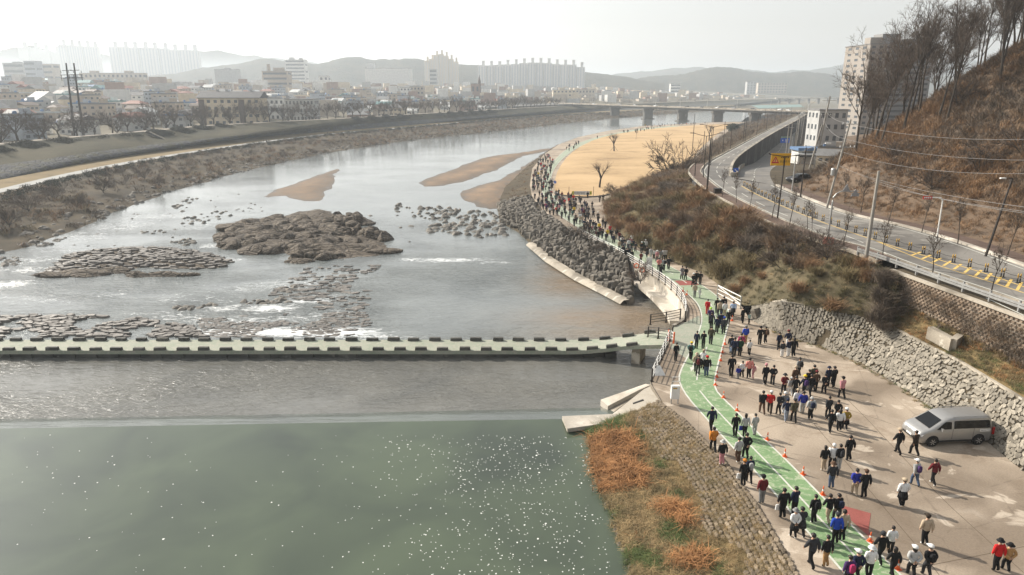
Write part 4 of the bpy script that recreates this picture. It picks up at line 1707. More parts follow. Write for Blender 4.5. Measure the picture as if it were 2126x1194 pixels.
def on_hill(px, py):
    d = ray(px, py)
    t = 40
    while t < 260:
        q = Vector((0, 0, CAM_Z)) + d * t
        if q.x > hill_base(q.y) and q.z < hz(q.x, q.y):
            return q
        t += .4
    return None


# levee rows
cl = interp_poly([p for p in offs(CREST, 6.5, 5.9) if 140 < p.y < 760], 74)
for i, p in enumerate(cl):
    tree(ROUND, (p.x + U(-1.2, 1.2), p.y + U(-2, 2), 5.6), U(1.0, 1.4), 'leafless rounded tree on the levee top ' + ('near the leaning transmission poles' if p.y < 300 else 'before the cream block' if p.y < 390 else 'towards the road bridge'), 'trees along the levee', 'levee_tree')
cl2 = interp_poly([p for p in offs(CREST, 15, 3.4) if 140 < p.y < 420], 15)
for i, p in enumerate(cl2):
    tree(ROUND, (p.x + U(-2, 2), p.y + U(-4, 4), 3.2), U(.9, 1.25), 'leafless rounded tree behind the levee beside the first houses', 'trees behind the levee', 'levee_tree')
# park and promenade trees
tree(POLL, GP(1245, 391), 1.0, 'pruned leafless tree with thick limbs on the dry lawn near the banner', None, 'park_tree', 0)
tree(POLL, GP(1275, 315), 1.15, 'slim propped leafless tree in a mulch ring on the dry lawn', None, 'park_tree', 1)
tree(SAPL, GP(1320, 291), 1.35, 'small young leafless tree in the middle of the dry lawn', None, 'park_tree', 0)
tree(BUSHY, GP(1278, 412), .85, 'loose leafless tree at the corner of lawn and shrub mound', None, 'park_tree', 2)
tree(POLL, GP(1472, 292), 1.2, 'pruned leafless tree beside the double lamp at the lawn edge', None, 'park_tree', 0)
tree(BUSHY, G(1395, 386, 1.5), 2.0, 'big dense leafless tree spreading over the head of the shrub mound', None, 'park_tree', 0)
tree(BUSHY, G(1652, 598, 2.0), 1.15, 'leafless tree on the bare flank of the shrub mound above the revetment', None, 'park_tree', 1)
for x, y, s in [(1232, 497, .62), (1345, 578, .55), (1205, 490, .6), (1250, 520, .5)]:
    tree(BUSHY, GP(x, y) + Vector((-.9, 0, -.6)), s, 'scrawny leafless tree growing among the riprap by the railing', 'trees among the riprap', 'riprap_tree')
for x, y, s in [(60, 440, 1.0), (115, 415, .8), (215, 400, 1.0), (300, 372, .8), (160, 430, .7), (20, 470, .9), (330, 385, .6)]:
    tree(BUSHY, G(x, y, -2.0), s, 'bushy leafless tree on the scrubby far river bank', 'trees of the far bank', 'bank_tree')
# roadside saplings
for x, y in [(1503, 408), (1533, 420), (1560, 432), (1607, 452), (1643, 467), (1690, 486), (1755, 508), (1835, 540), (1940, 565), (2062, 600), (1680, 472)]:
    p = G(x, y, 7.1)
    tree(SAPL, (p.x - .4, p.y - .4, 7.0), U(.75, 1.15), 'thin leafless sapling along the mound-side kerb of the road', 'saplings by the sidewalk', 'street_sapling')
for x, y in [(1825, 465), (1892, 487), (1965, 510), (2066, 536), (1768, 448), (1735, 430), (1700, 412)]:
    p = G(x, y - 6, 7.1)
    tree(SAPL, (p.x + 1.2, p.y, 7.1), U(.8, 1.25), 'thin leafless sapling at the foot of the brown hill', 'saplings by the hill pavement', 'street_sapling')
for x, y, s in [(1695, 503, .5), (1765, 530, .55), (1740, 512, .5)]:
    p = G(x, y, 7.0)
    tree(BUSHY, (p.x - 2.2, p.y, 6.6), s, 'small leafless bush tree beside the guard rail', 'bush trees by the guard rail', 'street_sapling')
# evergreen by the lawn
M['pine'] = plain('dark_pine_needles', (.022, .036, .018), .9, var=.5, scale=2, world=True)
rr = random.Random(5)
leaf = []
for i in range(2600):
    a, u, w = rr.uniform(0, 6.28), rr.uniform(-1, 1), rr.random() ** .45
    lob = 1 + .25 * math.sin(3 * a + 1) + .2 * math.sin(5 * a)
    s = math.sqrt(1 - u * u)
    leaf.append((3.4 * w * s * math.cos(a) * lob, 3.2 * w * s * math.sin(a) * lob, 4.2 + 2.3 * w * u))
V, F = [], []
for k, (x, y, z) in enumerate(leaf):
    d1 = Vector((rr.uniform(-1, 1), rr.uniform(-1, 1), rr.uniform(-.6, .6))).normalized() * rr.uniform(.2, .4)
    d2 = Vector((rr.uniform(-1, 1), rr.uniform(-1, 1), rr.uniform(-1, 1))).normalized() * rr.uniform(.12, .25)
    c = Vector((x, y, z))
    V += [c - d1, c + d2, c + d1, c - d2]
    F.append((4 * k, 4 * k + 1, 4 * k + 2, 4 * k + 3))
pt = empty('evergreen_tree', GP(1520, 281))
tag(pt, 'dark green evergreen tree between the lawn and the elevated road', 'tree')
link('crown', np_mesh('crown', [tuple(v) for v in V], F, M['pine']), pt)
mb = MB()
limb(mb, Vector((0, 0, -.2)), Vector((0, 0, 1)), 5.0, .25, .1, rr, 7, 4, .06)
link('trunk', mb.mesh('trunk', M['bark']), pt)


def twig_temp(n, h, spread, droop, w, seed, seg=2):
    """clump of ribbon twigs -> (V, F quads)"""
    r = np.random.default_rng(seed)
    V, F = [], []
    for _ in range(n):
        az = r.uniform(0, 6.283)
        base = np.array([r.normal(0, spread * .22), r.normal(0, spread * .22), r.uniform(-.1, h * .25)])
        out = np.array([math.cos(az), math.sin(az), 0])
        L = h * r.uniform(.5, 1.1)
        lean = r.uniform(.1, 1.0) * spread / max(h, .1)
        side = np.array([-math.sin(az + r.uniform(-1.2, 1.2)), math.cos(az), r.uniform(-.5, .5)]) * w * r.uniform(.6, 1.3)
        k = len(V)
        for j in range(seg + 1):
            t = j / seg
            p = base + out * lean * L * t + np.array([0, 0, L * (t - droop * t * t)])
            ww = side * (1 - .6 * t)
            V += [p - ww, p + ww]
        for j in range(seg):
            F.append((k + 2 * j, k + 2 * j + 1, k + 2 * j + 3, k + 2 * j + 2))
    return np.array(V), np.array(F, dtype=np.int32)


M['shrub'] = [plain('shrub_twigs_brown', (.205, .138, .085), .95, var=.3, scale=.5, world=True), plain('shrub_twigs_olive', (.185, .145, .074), .95, var=.3, scale=.5, world=True),
              plain('shrub_twigs_grey', (.165, .130, .100), .95, var=.3, scale=.5, world=True), plain('shrub_twigs_rust', (.25, .150, .078), .95, var=.3, scale=.5, world=True),
              plain('shrub_twigs_dark', (.105, .082, .060), .95, var=.3, scale=.5, world=True)]
SHRUBS = []
for i in range(10):
    V, F = twig_temp(520, 1.9, 2.0, .42, .022, 900 + i, 3)
    SHRUBS.append(np_mesh('shrub', V, F, M['shrub'][(0, 1, 2, 3, 4, 1, 0, 2, 3, 0)[i]]))
rr = random.Random(31)
cnt = 0
for j in range(8):
    n = 40
    for i in range(n):
        t = (i + rr.uniform(-.4, .4)) / n
        k = clamp(t) * 89
        k0 = int(k)
        a, m_, b = mb_n[k0], mm_n[k0], mt_n[k0]
        s = (j + .5 + rr.uniform(-.4, .4)) / 8
        p = a.lerp(m_, s * 2) if s < .5 else m_.lerp(b, s * 2 - 1)
        if t > .89 and (s < .45 or rr.random() < .4):
            if rr.random() > .10:
                continue
        if t < .34 and rr.random() < .5:
            continue
        if s > .93:
            continue
        sc = rr.uniform(.9, 1.4) * (1.0 if t < .88 else .6)
        red = clamp(.5 + nz(p.x * .12, p.y * .12, 7))
        ci = rr.choice((1, 5, 3, 8) if (s < .4 or red > .6) else (0, 2, 4, 6, 7, 9))
        o = link('shrub', SHRUBS[ci], None, p, (rr.uniform(-.12, .12), rr.uniform(-.12, .12), rr.uniform(0, 6.28)), (sc, sc, sc * rr.uniform(.8, 1.1)))
        tag(o, '%s leafless shrub in the mound thicket, %s' % (('brown', 'olive', 'grey-brown', 'rust', 'dark', 'olive', 'brown', 'grey-brown', 'rust', 'brown')[ci], 'low by the promenade' if s < .34 else 'just below the road' if s > .66 else 'halfway up the slope'), 'shrub', 'shrubs of the mound thicket')
        cnt += 1

for i in range(14):
    p = mb_n[89].lerp(mt_n[89], (i + .5) / 14) + Vector((rr.uniform(-1.2, .3), rr.uniform(-.3, .8), -.2))
    sc = rr.uniform(.5, .85)
    o = link('shrub', SHRUBS[(2, 4, 7)[i % 3]], None, p, (0, 0, rr.uniform(0, 6)), (sc, sc, sc))
    tag(o, 'leafless shrub hanging over the steep end of the mound beside the block wall', 'shrub', 'shrubs at the mound end')
# brush that reads as one mass
TW = [twig_temp(34, 1.15, 1.2, .35, .022, 700 + i) for i in range(6)]
sp = []
rr = random.Random(41)
while len(sp) < 8600:
    x, y = rr.uniform(46, 118), rr.uniform(34, 140)
    if x < hill_base(y) + .6:
        continue
    if x * 1417 > (y * .96 + 6) * 1160:
        continue
    dens = .7 + .9 * nz(x * .06, y * .06, 11) + (.3 if x > 53 else -.1)
    if rr.random() > dens:
        continue
    c = nz(x * .05, y * .05, 17) + rr.uniform(-.35, .35)
    mi = 3 if c > .12 else (0 if c > -.1 else (2 if c > -.3 else 4))
    sp.append((x, y, hz(x, y), rr.uniform(0, 6.28), rr.uniform(.6, 1.35) * (1.0 if x > 54 else .55), rr.randrange(6), rr.uniform(.7, 1.2), mi))
o = scatter('hillside_brush', TW, sp, M['shrub'])
tag(o, 'rust brown leafless brush covering the hillside', 'brush', kind='stuff')
sp = []
lw, lp = interp_poly(LWATER, 200), interp_poly(LPATH, 200)
for _ in range(4600):
    i = rr.randrange(18, 150)
    t = rr.uniform(.0, .95)
    p = lw[i].lerp(lp[i], t)
    z = lerp(lerp(-3.3, -1.9, t / .35), -1, 0) if t < .35 else lerp(-1.9, -1, (t - .35) / .65)
    c = nz(p.x * .05, p.y * .05, 23) + rr.uniform(-.3, .3)
    if c < -.25:
        continue
    sp.append((p.x + rr.uniform(-1, 1), p.y + rr.uniform(-2, 2), z - .1, rr.uniform(0, 6.28), rr.uniform(.9, 2.1), rr.randrange(6), rr.uniform(.6, 1.0), rr.choice((0, 1, 2, 3, 4, 4, 2, 4))))
tag(scatter('left_bank_brush', TW, sp, M['shrub']), 'dry brush and reeds on the far river bank', 'brush', kind='stuff')
sp = []
for _ in range(700):
    i = rr.randrange(0, 89)
    a, b = mt_n[i], mb_n[i]
    t = rr.uniform(.0, .25)
    p = a.lerp(b, t)
    sp.append((p.x - 0.3, p.y, p.z, rr.uniform(0, 6.28), rr.uniform(.4, .8), rr.randrange(6), 1, rr.choice((0, 2, 3))))
eb, et = interp_poly(emb_b, 60), interp_poly(emb_t, 60)
for _ in range(900):
    i = rr.randrange(0, 59)
    p = eb[i].lerp(et[i], rr.uniform(.05, .85))
    sp.append((p.x, p.y, p.z, rr.uniform(0, 6.28), rr.uniform(.9, 1.9), rr.randrange(6), 1, rr.choice((0, 2, 4, 2))))
for _ in range(620):  # vines over the right end of the block wall, and scrub on the terrace edge
    t = rr.random()
    y = lerp(57, 38, t)
    z = rr.uniform(4.2, 7.1)
    if rr.random() > .25 + .75 * t:
        continue
    sp.append((lerp(34.2, 36.6, t) - .35 - rr.uniform(0, .25), y, z - .4, rr.uniform(0, 6.28), rr.uniform(.3, .6), rr.randrange(6), .9, rr.choice((2, 4, 0))))
tag(scatter('roadside_brush', TW, sp, M['shrub']), 'tangled leafless brush along the road shoulder and the block wall', 'brush', kind='stuff')


def leaf_temp(n, seed, rx=1.0, rz_=.7, q=.16):
    r = np.random.default_rng(seed)
    V, F = [], []
    for k in range(n):
        d = r.normal(0, 1, 3)
        d /= np.linalg.norm(d)
        w = r.uniform(.55, 1.0)
        c = np.array([d[0] * rx * w, d[1] * rx * w, rz_ * (.8 + d[2] * w)])
        a = r.normal(0, 1, 3)
        a = a / np.linalg.norm(a) * q * r.uniform(.6, 1.3)
        b = r.normal(0, 1, 3)
        b = b / np.linalg.norm(b) * q * .7
        V += [c - a, c + b, c + a, c - b]
        F.append((4 * k, 4 * k + 1, 4 * k + 2, 4 * k + 3))
    return np.array(V), np.array(F, dtype=np.int32)


M['hedge'] = [plain('dark_hedge_leaves', (.030, .036, .024), .9, var=.4, scale=.7, world=True), plain('dusty_hedge_leaves', (.055, .052, .032), .9, var=.4, scale=.7, world=True)]
LT = [leaf_temp(90, 60 + i) for i in range(4)]
sp = []
hl = interp_poly([p for p in LPATH if p.y > 140], 330)
for i, p in enumerate(hl):
    for _ in range(4):
        k = -2.2 - 7 * rr.random() ** 1.5
        q = offs([p, hl[min(i + 1, 329)] if i < 329 else p + Vector((0, 1, 0))], k)[0]
        sp.append((q.x, q.y + rr.uniform(-1, 1), -1.15, rr.uniform(0, 6.28), rr.uniform(.7, 1.25), rr.randrange(4), rr.uniform(.7, 1.1), 0 if rr.random() < .8 else 1))
for seg in ((0, .18), (.23, .36), (.5, .62), (.7, .85)):  # bushes near the levee top
    cc = [p for p in CR if 150 < p.y < 700]
    for _ in range(330):
        t = rr.uniform(*seg)
        p = cc[int(t * (len(cc) - 1))]
        sp.append((p.x + 7 * (u_ := rr.random()) + .4, p.y + rr.uniform(-5, 5), 5.7 - 1.7 * u_, rr.uniform(0, 6.28), rr.uniform(.9, 1.6), rr.randrange(4), .8, 1))
tag(scatter('hedge', LT, sp, M['hedge']), 'dark low hedge shrubs along the far riverside walk and levee', 'hedge', kind='stuff')


# dry grass
def blade_temp(n, h, spread, w, seed):
    r = np.random.default_rng(seed)
    V, F = [], []
    for k in range(n):
        az = r.uniform(0, 6.283)
        b = np.array([r.normal(0, spread * .4), r.normal(0, spread * .4), -.05])
        o = np.array([math.cos(az), math.sin(az), 0])
        L = h * r.uniform(.5, 1.15)
        m = b + o * spread * .35 * r.uniform(.3, 1) + np.array([0, 0, L * .7])
        e = b + o * spread * r.uniform(.5, 1.3) + np.array([0, 0, L * r.uniform(.55, 1.0)])
        s = np.array([-math.sin(az), math.cos(az), 0]) * w
        V += [b - s, b + s, m + s * .8, m - s * .8, e + s * .2, e - s * .2]
        F += [(6 * k, 6 * k + 1, 6 * k + 2, 6 * k + 3), (6 * k + 3, 6 * k + 2, 6 * k + 4, 6 * k + 5)]
    return np.array(V), np.array(F, dtype=np.int32)


M['grass'] = [plain('rust_dry_grass', (.33, .165, .068), .95, var=.45, scale=1.2, world=True), plain('straw_dry_grass', (.36, .255, .13), .95, var=.3, scale=1.2, world=True),
              plain('fresh_grass', (.095, .125, .042), .95, var=.3, scale=1.2, world=True), plain('dull_grass', (.19, .15, .075), .95, var=.3, scale=1.2, world=True), plain('olive_grass', (.105, .092, .042), .95, var=.35, scale=.6, world=True)]
BT = [blade_temp(30, .5, .42, .011, 80 + i) for i in range(4)]
sp = []
for _ in range(6200):
    i = rr.randrange(0, 79)
    t = rr.random() ** 1.15 * .95
    a, m_, b = gw_n[i], gm[i], gt_n[i]
    p = a.lerp(m_, t / .45) if t < .45 else m_.lerp(b, (t - .45) / .55)
    if p.y < 24:
        continue
    tt = 44.6 - p.y
    nn = nz(p.x * .45, p.y * .45, 3)
    if tt < 1.1 and t < .4:
        mi = 2
    elif (1.1 < tt < 7.5 and t < .34 + .12 * nn) or (nn > .38 and t < .5):
        mi = 0 if rr.random() < .62 else rr.choice((1, 3))
    elif nz(p.x * .6, p.y * .6, 13) > .22 and t < .55:
        mi = 2
    else:
        mi = rr.choice((1, 3, 3, 1))
    s = rr.uniform(.7, 1.4) * (1.9 * (.7 + .7 * nz(p.x, p.y, 4)) if mi == 0 else .62 if t > .4 else .8)
    if t > .55:
        s *= .8
    sp.append((p.x + rr.uniform(-.3, .3), p.y + rr.uniform(-.2, .2), p.z - .02, rr.uniform(0, 6.28), s, rr.randrange(4), 1, mi))
tn = interp_poly(wall_b, 60)
for _ in range(2400):
    i = rr.randrange(0, 60)
    p = rp_n[30 + i].lerp(tn[i], rr.uniform(.12, .98)) if i < 60 else None
    sp.append((p.x + rr.uniform(-.2, .2), p.y + rr.uniform(-.4, .4), p.z, rr.uniform(0, 6.28), rr.uniform(.3, .75), rr.randrange(4), .8, rr.choice((1, 3, 3, 0)) if nz(p.x * .4, p.y * .4, 2) > -.1 else 2 if rr.random() < .3 else 3))
for _ in range(2600):
    i = rr.randrange(50, 90)
    t = rr.random()
    p = mb_n[i].lerp(mm_n[i], t * 2) if t < .5 else mm_n[i].lerp(mt_n[i], t * 2 - 1)
    sp.append((p.x + rr.uniform(-.4, .4), p.y + rr.uniform(-.4, .4), p.z - .02, rr.uniform(0, 6.28), rr.uniform(.5, 1.1), rr.randrange(4), .8, 1 if rr.random() < .12 else 4))
for _ in range(260):
    i = rr.randrange(8, 60)
    p = rt_n[i]
    sp.append((p.x + rr.uniform(-.5, .2), p.y + rr.uniform(-.5, .3), p.z, rr.uniform(0, 6.28), rr.uniform(.25, .5), rr.randrange(4), .8, rr.choice((1, 3, 3, 2))))
tag(scatter('embankment_grass', BT, sp, M['grass']), 'rust and straw coloured dry grass on the embankment and terrace', 'grass', kind='stuff')
pl_ = []
for _ in range(900):
    i = rr.randrange(20, 120)
    t = abs(rr.gauss(0, .14))
    p = lw[i].lerp(lw[i + 1], rr.random()).lerp(lp[i], min(t, .5))
    w_ = rr.uniform(.25, .9)
    c_, s_ = math.cos(t * 40), math.sin(t * 40)
    pl_.append(((p.x + rr.uniform(-1, .6), p.y, lerp(-3.35, -2.2, min(1, t / .3))), [[c_ * w_, -s_ * w_, 0], [s_ * w_, c_ * w_, 0], [0, 0, w_ * .6]], rr.randrange(8)))
o = join_stones('bank_stones', BOULDERS, pl_, M['rock'], None)
tag(o, 'dark stones strewn along the foot of the far river bank', 'stones')
# rough stones along the pool edge
for i in range(46):
    p = gw_n[int(lerp(3, 66, i / 46))]
    o = link('edge_stone', BOULDERS[i % 8], None, (p.x + U(-.25, .15), p.y + U(-.2, .2), POOL + .02), (U(-.3, .3), U(-.3, .3), U(0, 6)), (U(.14, .3), U(.12, .24), U(.1, .2)))
    tag(o, 'small rough stone at the pool waterline below the dry grass', 'stone', 'stones along the pool edge')
# white foam flecks drifting on the pool
V, F = [], []
rr = random.Random(51)
while len(F) < 1150:
    y = rr.uniform(27, 44.5)
    x = rr.gauss(0, 1) * 4.2 + lerp(-.5, 1.0, (44 - y) / 17) if rr.random() < .86 else rr.uniform(-36, 5)
    if x > 5.4:
        continue
    r = rr.uniform(.016, .046) * (1.5 if rr.random() < .08 else 1)
    a0 = rr.uniform(0, 6)
    k = len(V)
    e = rr.uniform(.5, 1)
    for j in range(6):
        a = a0 + j * 1.047
        q = rr.uniform(.7, 1.2) * r
        V.append((x + math.cos(a) * q, y + math.sin(a) * q * e * 1.3, POOL + .006))
    F.append(tuple(k + j for j in range(6)))
M['foam'] = plain('white_foam', (.78, .79, .76), .8, var=.08, world=True)
tag(link('foam_flecks', np_mesh('foam_flecks', V, F, M['foam'])), 'white foam flecks drifting on the green pool', 'foam', kind='stuff')
# ------------------------------------------------------------------ built things by the river
M['metal_dark'] = plain('dark_brown_metal', (.035, .028, .024), .5, .3, var=.2)
M['metal_white'] = plain('white_painted_rail', (.70, .69, .66), .4, 0, var=.06)
M['steel'] = plain('galvanised_steel', (.38, .38, .37), .45, .5, var=.12)
M['pole_concrete'] = plain('pole_concrete', (.30, .28, .25), .9, var=.15)
M['orange'] = plain('cone_orange', (.72, .13, .035), .5, var=.1)
M['white'] = plain('white_plastic', (.75, .75, .73), .45, var=.05)
M['black'] = plain('black_rubber', (.012, .012, .012), .7, var=.3)
M['yellow'] = plain('delineator_yellow', (.50, .30, .05), .5, var=.1)
M['sign_yellow'] = plain('sign_yellow', (.72, .38, .012), .4, var=.06)
M['sign_blue'] = plain('sign_blue', (.015, .10, .50), .4, var=.06)
M['sign_red'] = plain('sign_red', (.50, .025, .02), .4, var=.06)
M['sign_grey'] = plain('sign_back_grey', (.28, .28, .29), .5, .3, var=.1)
M['block_stone'] = plain('wall_block', (.25, .19, .14), .92, var=.3, scale=3)
M['cable'] = plain('grey_cable', (.20, .19, .18), .6, var=.1)
M['text_dark'] = plain('dark_print', (.02, .02, .03), .6, var=.1)
M['mulch'] = plain('brown_mulch', (.16, .08, .045), .95, var=.3, world=True)

# river wall under the plaza edge
def skirt(name, line, z0, mat, label, cat):
    mb = MB()
    V, F = [], []
    for p in line:
        zt = p.z + .1
        V += [(p.x, p.y, zt), (p.x, p.y, z0), ]
    for i in range(len(line) - 1):
        F.append((2 * i, 2 * i + 1, 2 * i + 3, 2 * i + 2))
    mb.add(V, F)
    o = mb.build(name, mat, smooth=False)
    return tag(o, label, cat)


WE = interp_poly(smooth_poly(V2(WALL_EDGE), 2), 60)
skirt('river_wall', WE, -4.0, M['pale_concrete'], 'curved stained concrete river wall below the white railing', 'wall')
skirt('river_wall', V2([(1372, 834), (1352, 800), (1350, 793), (1366, 760), (1385, 720), (1392, 702), (1396, 680), (1399, 677)]), -4.0, M['concrete'], 'short concrete quay wall between weir and causeway', 'wall')
mb = MB()
for i in range(14, 46):
    a, b = WE[i], WE[i + 1]
    a, b = offs([a, b], .75)
    mb.beam((a.x, a.y, -2.0), (b.x, b.y, -2.0), 1.5, .5)
tag(mb.build('wall_ledge', M['pale_concrete']), 'concrete ledge along the foot of the curved river wall', 'ledge')


def capping(line, h, w, mat):
    return kerb('plaza_edge_kerb', line, w, h, mat)


capping(WE, .16, .3, M['concrete'])


def railing(pts, label, spacing=2.0, h=1.1, rails=4, post_mat='metal_dark', rail_mat='metal_white', r=.03, inset=.0, zf=None, name='railing'):
    L = sum((b - a).length for a, b in zip(pts, pts[1:]))
    n = max(2, int(round(L / spacing)) + 1)
    P = interp_poly(pts, n)
    root = empty(name, P[0])
    tag(root, label, 'railing')
    for p in P:
        q = p - root.location
        MB_ = MB().box((0, 0, h / 2), (.10, .10, h))
        link('post', post_mesh(h, post_mat), root, q)
    fine = interp_poly(pts, max(n * 2, 8))
    for k in range(rails):
        z = h * (1 - k / rails) - .02
        MB().tube([p + Vector((0, 0, z)) for p in fine], r if k else r * 1.25, 6).build('rail', M[rail_mat], root)
    return root


_pm = {}


def post_mesh(h, mat):
    if (h, mat) not in _pm:
        mb = MB().box((0, 0, h / 2 + .02), (.11, .11, h + .04))
        mb.box((0, 0, .04), (.22, .22, .08))
        _pm[(h, mat)] = mb.mesh('post', M[mat])
    return _pm[(h, mat)]


rl = V2([(1422, 668), (1424, 645), (1416, 626), (1400, 607), (1368, 581), (1328, 556), (1298, 538), (1278, 527), (1240, 507), (1198, 486)])
railing(smooth_poly(rl, 2), 'long curving white railing with dark posts along the river wall', 2.4)
railing([GP(1412, 663), GP(1380, 668) + Vector((0, 0, -.1)), G(1350, 674, -.6)], 'short dark railing at the landing above the river wall', 1.7, rail_mat='metal_dark')
railing([G(1345, 701, -.55), G(1366, 703, -.25), G(1388, 706, .02)], 'short dark railing on the causeway ramp', 1.4, rail_mat='metal_dark')
railing(V2([(1389, 708), (1372, 748), (1353, 792)]), 'dark latticed railing along the quay above the weir apron', 1.7)
wb = railing(V2([(1489, 616), (1537, 641)]), 'white pipe barrier at the foot of the shrub mound', 4, 1.35, 3, 'steel', 'metal_white', .045)
mb = MB()
a, b = V2([(1489, 616), (1537, 641)])
mb.tube([a + Vector((0, 0, 1.3)), b + Vector((0, 0, .5))], .045, 6)
mb.build('brace', M['metal_white'], wb)
wb2 = MB()
for k in range(3):
    wb2.beam(GP(1388, 708) + Vector((0, .1, .35 + k * .3)), GP(1399, 713) + Vector((0, .1, .35 + k * .3)), .06, .13)
bb = empty('road_barrier', GP(1393, 710))
tag(bb, 'small white and red barrier closing the railing at the causeway head', 'barrier')
wb2.build('board', M['white'], bb)
for x in (1388, 1399):
    MB().box(tuple(GP(x, 709 if x < 1390 else 714) + Vector((0, .1, .55))), (.12, .12, 1.1)).build('post', M['orange'], bb)

# causeway with kerb blocks
DECK_Z = -1.9
cw = [Vector((-75, 63.7, DECK_Z)), Vector((2.5, 63.7, DECK_Z)), Vector((6.5, 63.6, DECK_Z)), Vector((9.5, 63.0, -1.45)), Vector((12.2, 62.0, -.65)), Vector((14.8, 60.95, -.05)), Vector((15.4, 60.8, .0))]
cwl = interp_poly(smooth_poly(cw, 2), 150)
cs = empty('causeway', (0, 63.7, DECK_Z))
tag(cs, 'low submersible causeway with a green worn deck and dark kerb blocks', 'causeway')
V, F = [], []
for i, p in enumerate(cwl):
    t = (cwl[min(i + 1, 149)] - cwl[max(i - 1, 0)])
    n = Vector((-t.y, t.x, 0)).normalized()
    w = 1.5 + .6 * sstep(10, 15, p.x)
    for s, dz in ((-1, 0), (1, 0), (1, -.38), (-1, -.38)):
        V.append(tuple(p + n * (w * s) + Vector((0, 0, dz))))
for i in range(149):
    k = 4 * i
    for j in range(4):
        F.append((k + j, k + 4 + j, k + 4 + (j + 1) % 4, k + (j + 1) % 4))
mb = MB()
mb.add(V, F, 0)
dk = mb.build('deck', [M['green_deck']], cs)
bm = bmesh.new()
bm.from_mesh(dk.data)
bmesh.ops.recalc_face_normals(bm, faces=bm.faces)
bm.to_mesh(dk.data)
bm.free()
M['deck_edge'] = M['dark_concrete']
kb = MB()
kb.box((0, 0, .16), (1.15, .34, .32), taper=.94)
kbm = kb.mesh('kerb_block', M['dark_concrete'])
s = 0.0
nxt = [0.4, 1.45]
for i in range(149):
    a, b = cwl[i], cwl[i + 1]
    seg = (b - a).length
    t = (b - a).normalized()
    n = Vector((-t.y, t.x, 0)).normalized()
    for side in (0, 1):
        if nxt[side] <= s + seg:
            p = a.lerp(b, (nxt[side] - s) / seg)
            sg = -1 if side == 0 else 1
            w = 1.33 + .6 * sstep(10, 15, p.x)
            if p.x < 13.4:
                link('kerb_block', kbm, cs, p + n * (w * sg + U(-.03, .03)) + t * U(-.08, .08) - cs.location, (U(-.02, .02), -math.asin(t.z), math.atan2(t.y, t.x) + U(-.03, .03)), (U(.9, 1.06), U(.92, 1.05), U(.8, 1.05)))
            nxt[side] += 2.12
    s += seg
for x in np.arange(-73, 10, 2.12):
    MB().box((float(x), 63.7, -2.75), (1.1, 2.9, 1.0)).build('pier', M['dark_concrete'], cs)
MB().box((-33, 62.6, -2.45), (84, .35, .42)).box((-33, 64.9, -2.45), (84, .35, .42)).build('footing', M['dark_concrete'], cs)
MB().box((12.3, 61.9, -2.2), (.8, 2.6, 2.6), -.4).build('pier', M['concrete'], cs)


# weir abutment plates and landing slab
def plate(px, thick, mat, zf, parent):
    top = [G(x, y, zf(x, y)) for x, y in px]
    mb = MB()
    n = len(top)
    V = [tuple(p) for p in top] + [(p.x, p.y, p.z - thick) for p in top]
    F = [tuple(range(n)), tuple(reversed(range(n, 2 * n)))] + [(i, n + i, n + (i + 1) % n, (i + 1) % n) for i in range(n)]
    mb.add(V, F)
    o = mb.build('slab', mat, parent)
    bm = bmesh.new()
    bm.from_mesh(o.data)
    bmesh.ops.recalc_face_normals(bm, faces=bm.faces)
    bm.to_mesh(o.data)
    bm.free()
    return o


ab = empty('weir_abutment', G(1310, 840, -1.2))
tag(ab, 'pale concrete wedge of the weir abutment with a dark groove', 'abutment')
zf = lambda x, y: lerp(-1.75, -.1, clamp((x - 1247) / 118))
plate([(1247, 830), (1340, 797), (1352, 799), (1330, 808), (1262, 843)], 1.2, M['pale_concrete'], zf, ab)
plate([(1263, 843), (1331, 808), (1336, 809), (1271, 858)], 1.2, M['concrete'], lambda x, y: zf(x, y) - .35, ab)
plate([(1271, 860), (1337, 808), (1354, 800), (1371, 833), (1292, 864)], 1.3, M['pale_concrete'], zf, ab)
mb = MB()
a, b = G(1314, 838, zf(1314, 838) + .01), G(1336, 830, zf(1336, 830) + .01)
mb.beam(a, b, .18, .05)
mb.build('slot', M['black'], ab)
ls = empty('landing_slab', G(1235, 875, -1.1))
tag(ls, 'flat concrete landing slab jutting over the green pool', 'slab')
plate([(1167, 864), (1285, 859), (1302, 872), (1178, 890)], .3, M['pale_concrete'], lambda x, y: -1.1, ls)
for x, y in ((1180, 872), (1230, 870), (1285, 868)):
    MB().box(tuple(G(x, y, -1.1) + Vector((0, .2, -.75))), (.5, .8, .9)).build('support', M['dark_concrete'], ls)

# notice cabinet
nb = empty('notice_cabinet', GP(1400, 838))
tag(nb, 'white notice cabinet on two legs beside the green lane', 'cabinet')
o3 = GP(1400, 838)
MB().box((o3.x, o3.y, .95), (.62, .30, 1.05)).build('box', M['white'], nb)
MB().box((o3.x - .05, o3.y - .153, 1.3), (.30, .012, .10)).build('label_plate', M['yellow'], nb)
for dx in (-.25, .25):
    MB().box((o3.x + dx, o3.y, .22), (.07, .07, .44)).build('leg', M['steel'], nb)
fr = MB()
fr.tube([(o3.x - .29, o3.y, 1.45), (o3.x - .29, o3.y, 2.15), (o3.x + .29, o3.y, 2.15), (o3.x + .29, o3.y, 1.45)], .03, 6)
fr.tube([(o3.x - .29, o3.y, 1.8), (o3.x + .29, o3.y, 1.8)], .025, 6)
fr.build('frame', M['metal_white'], nb)

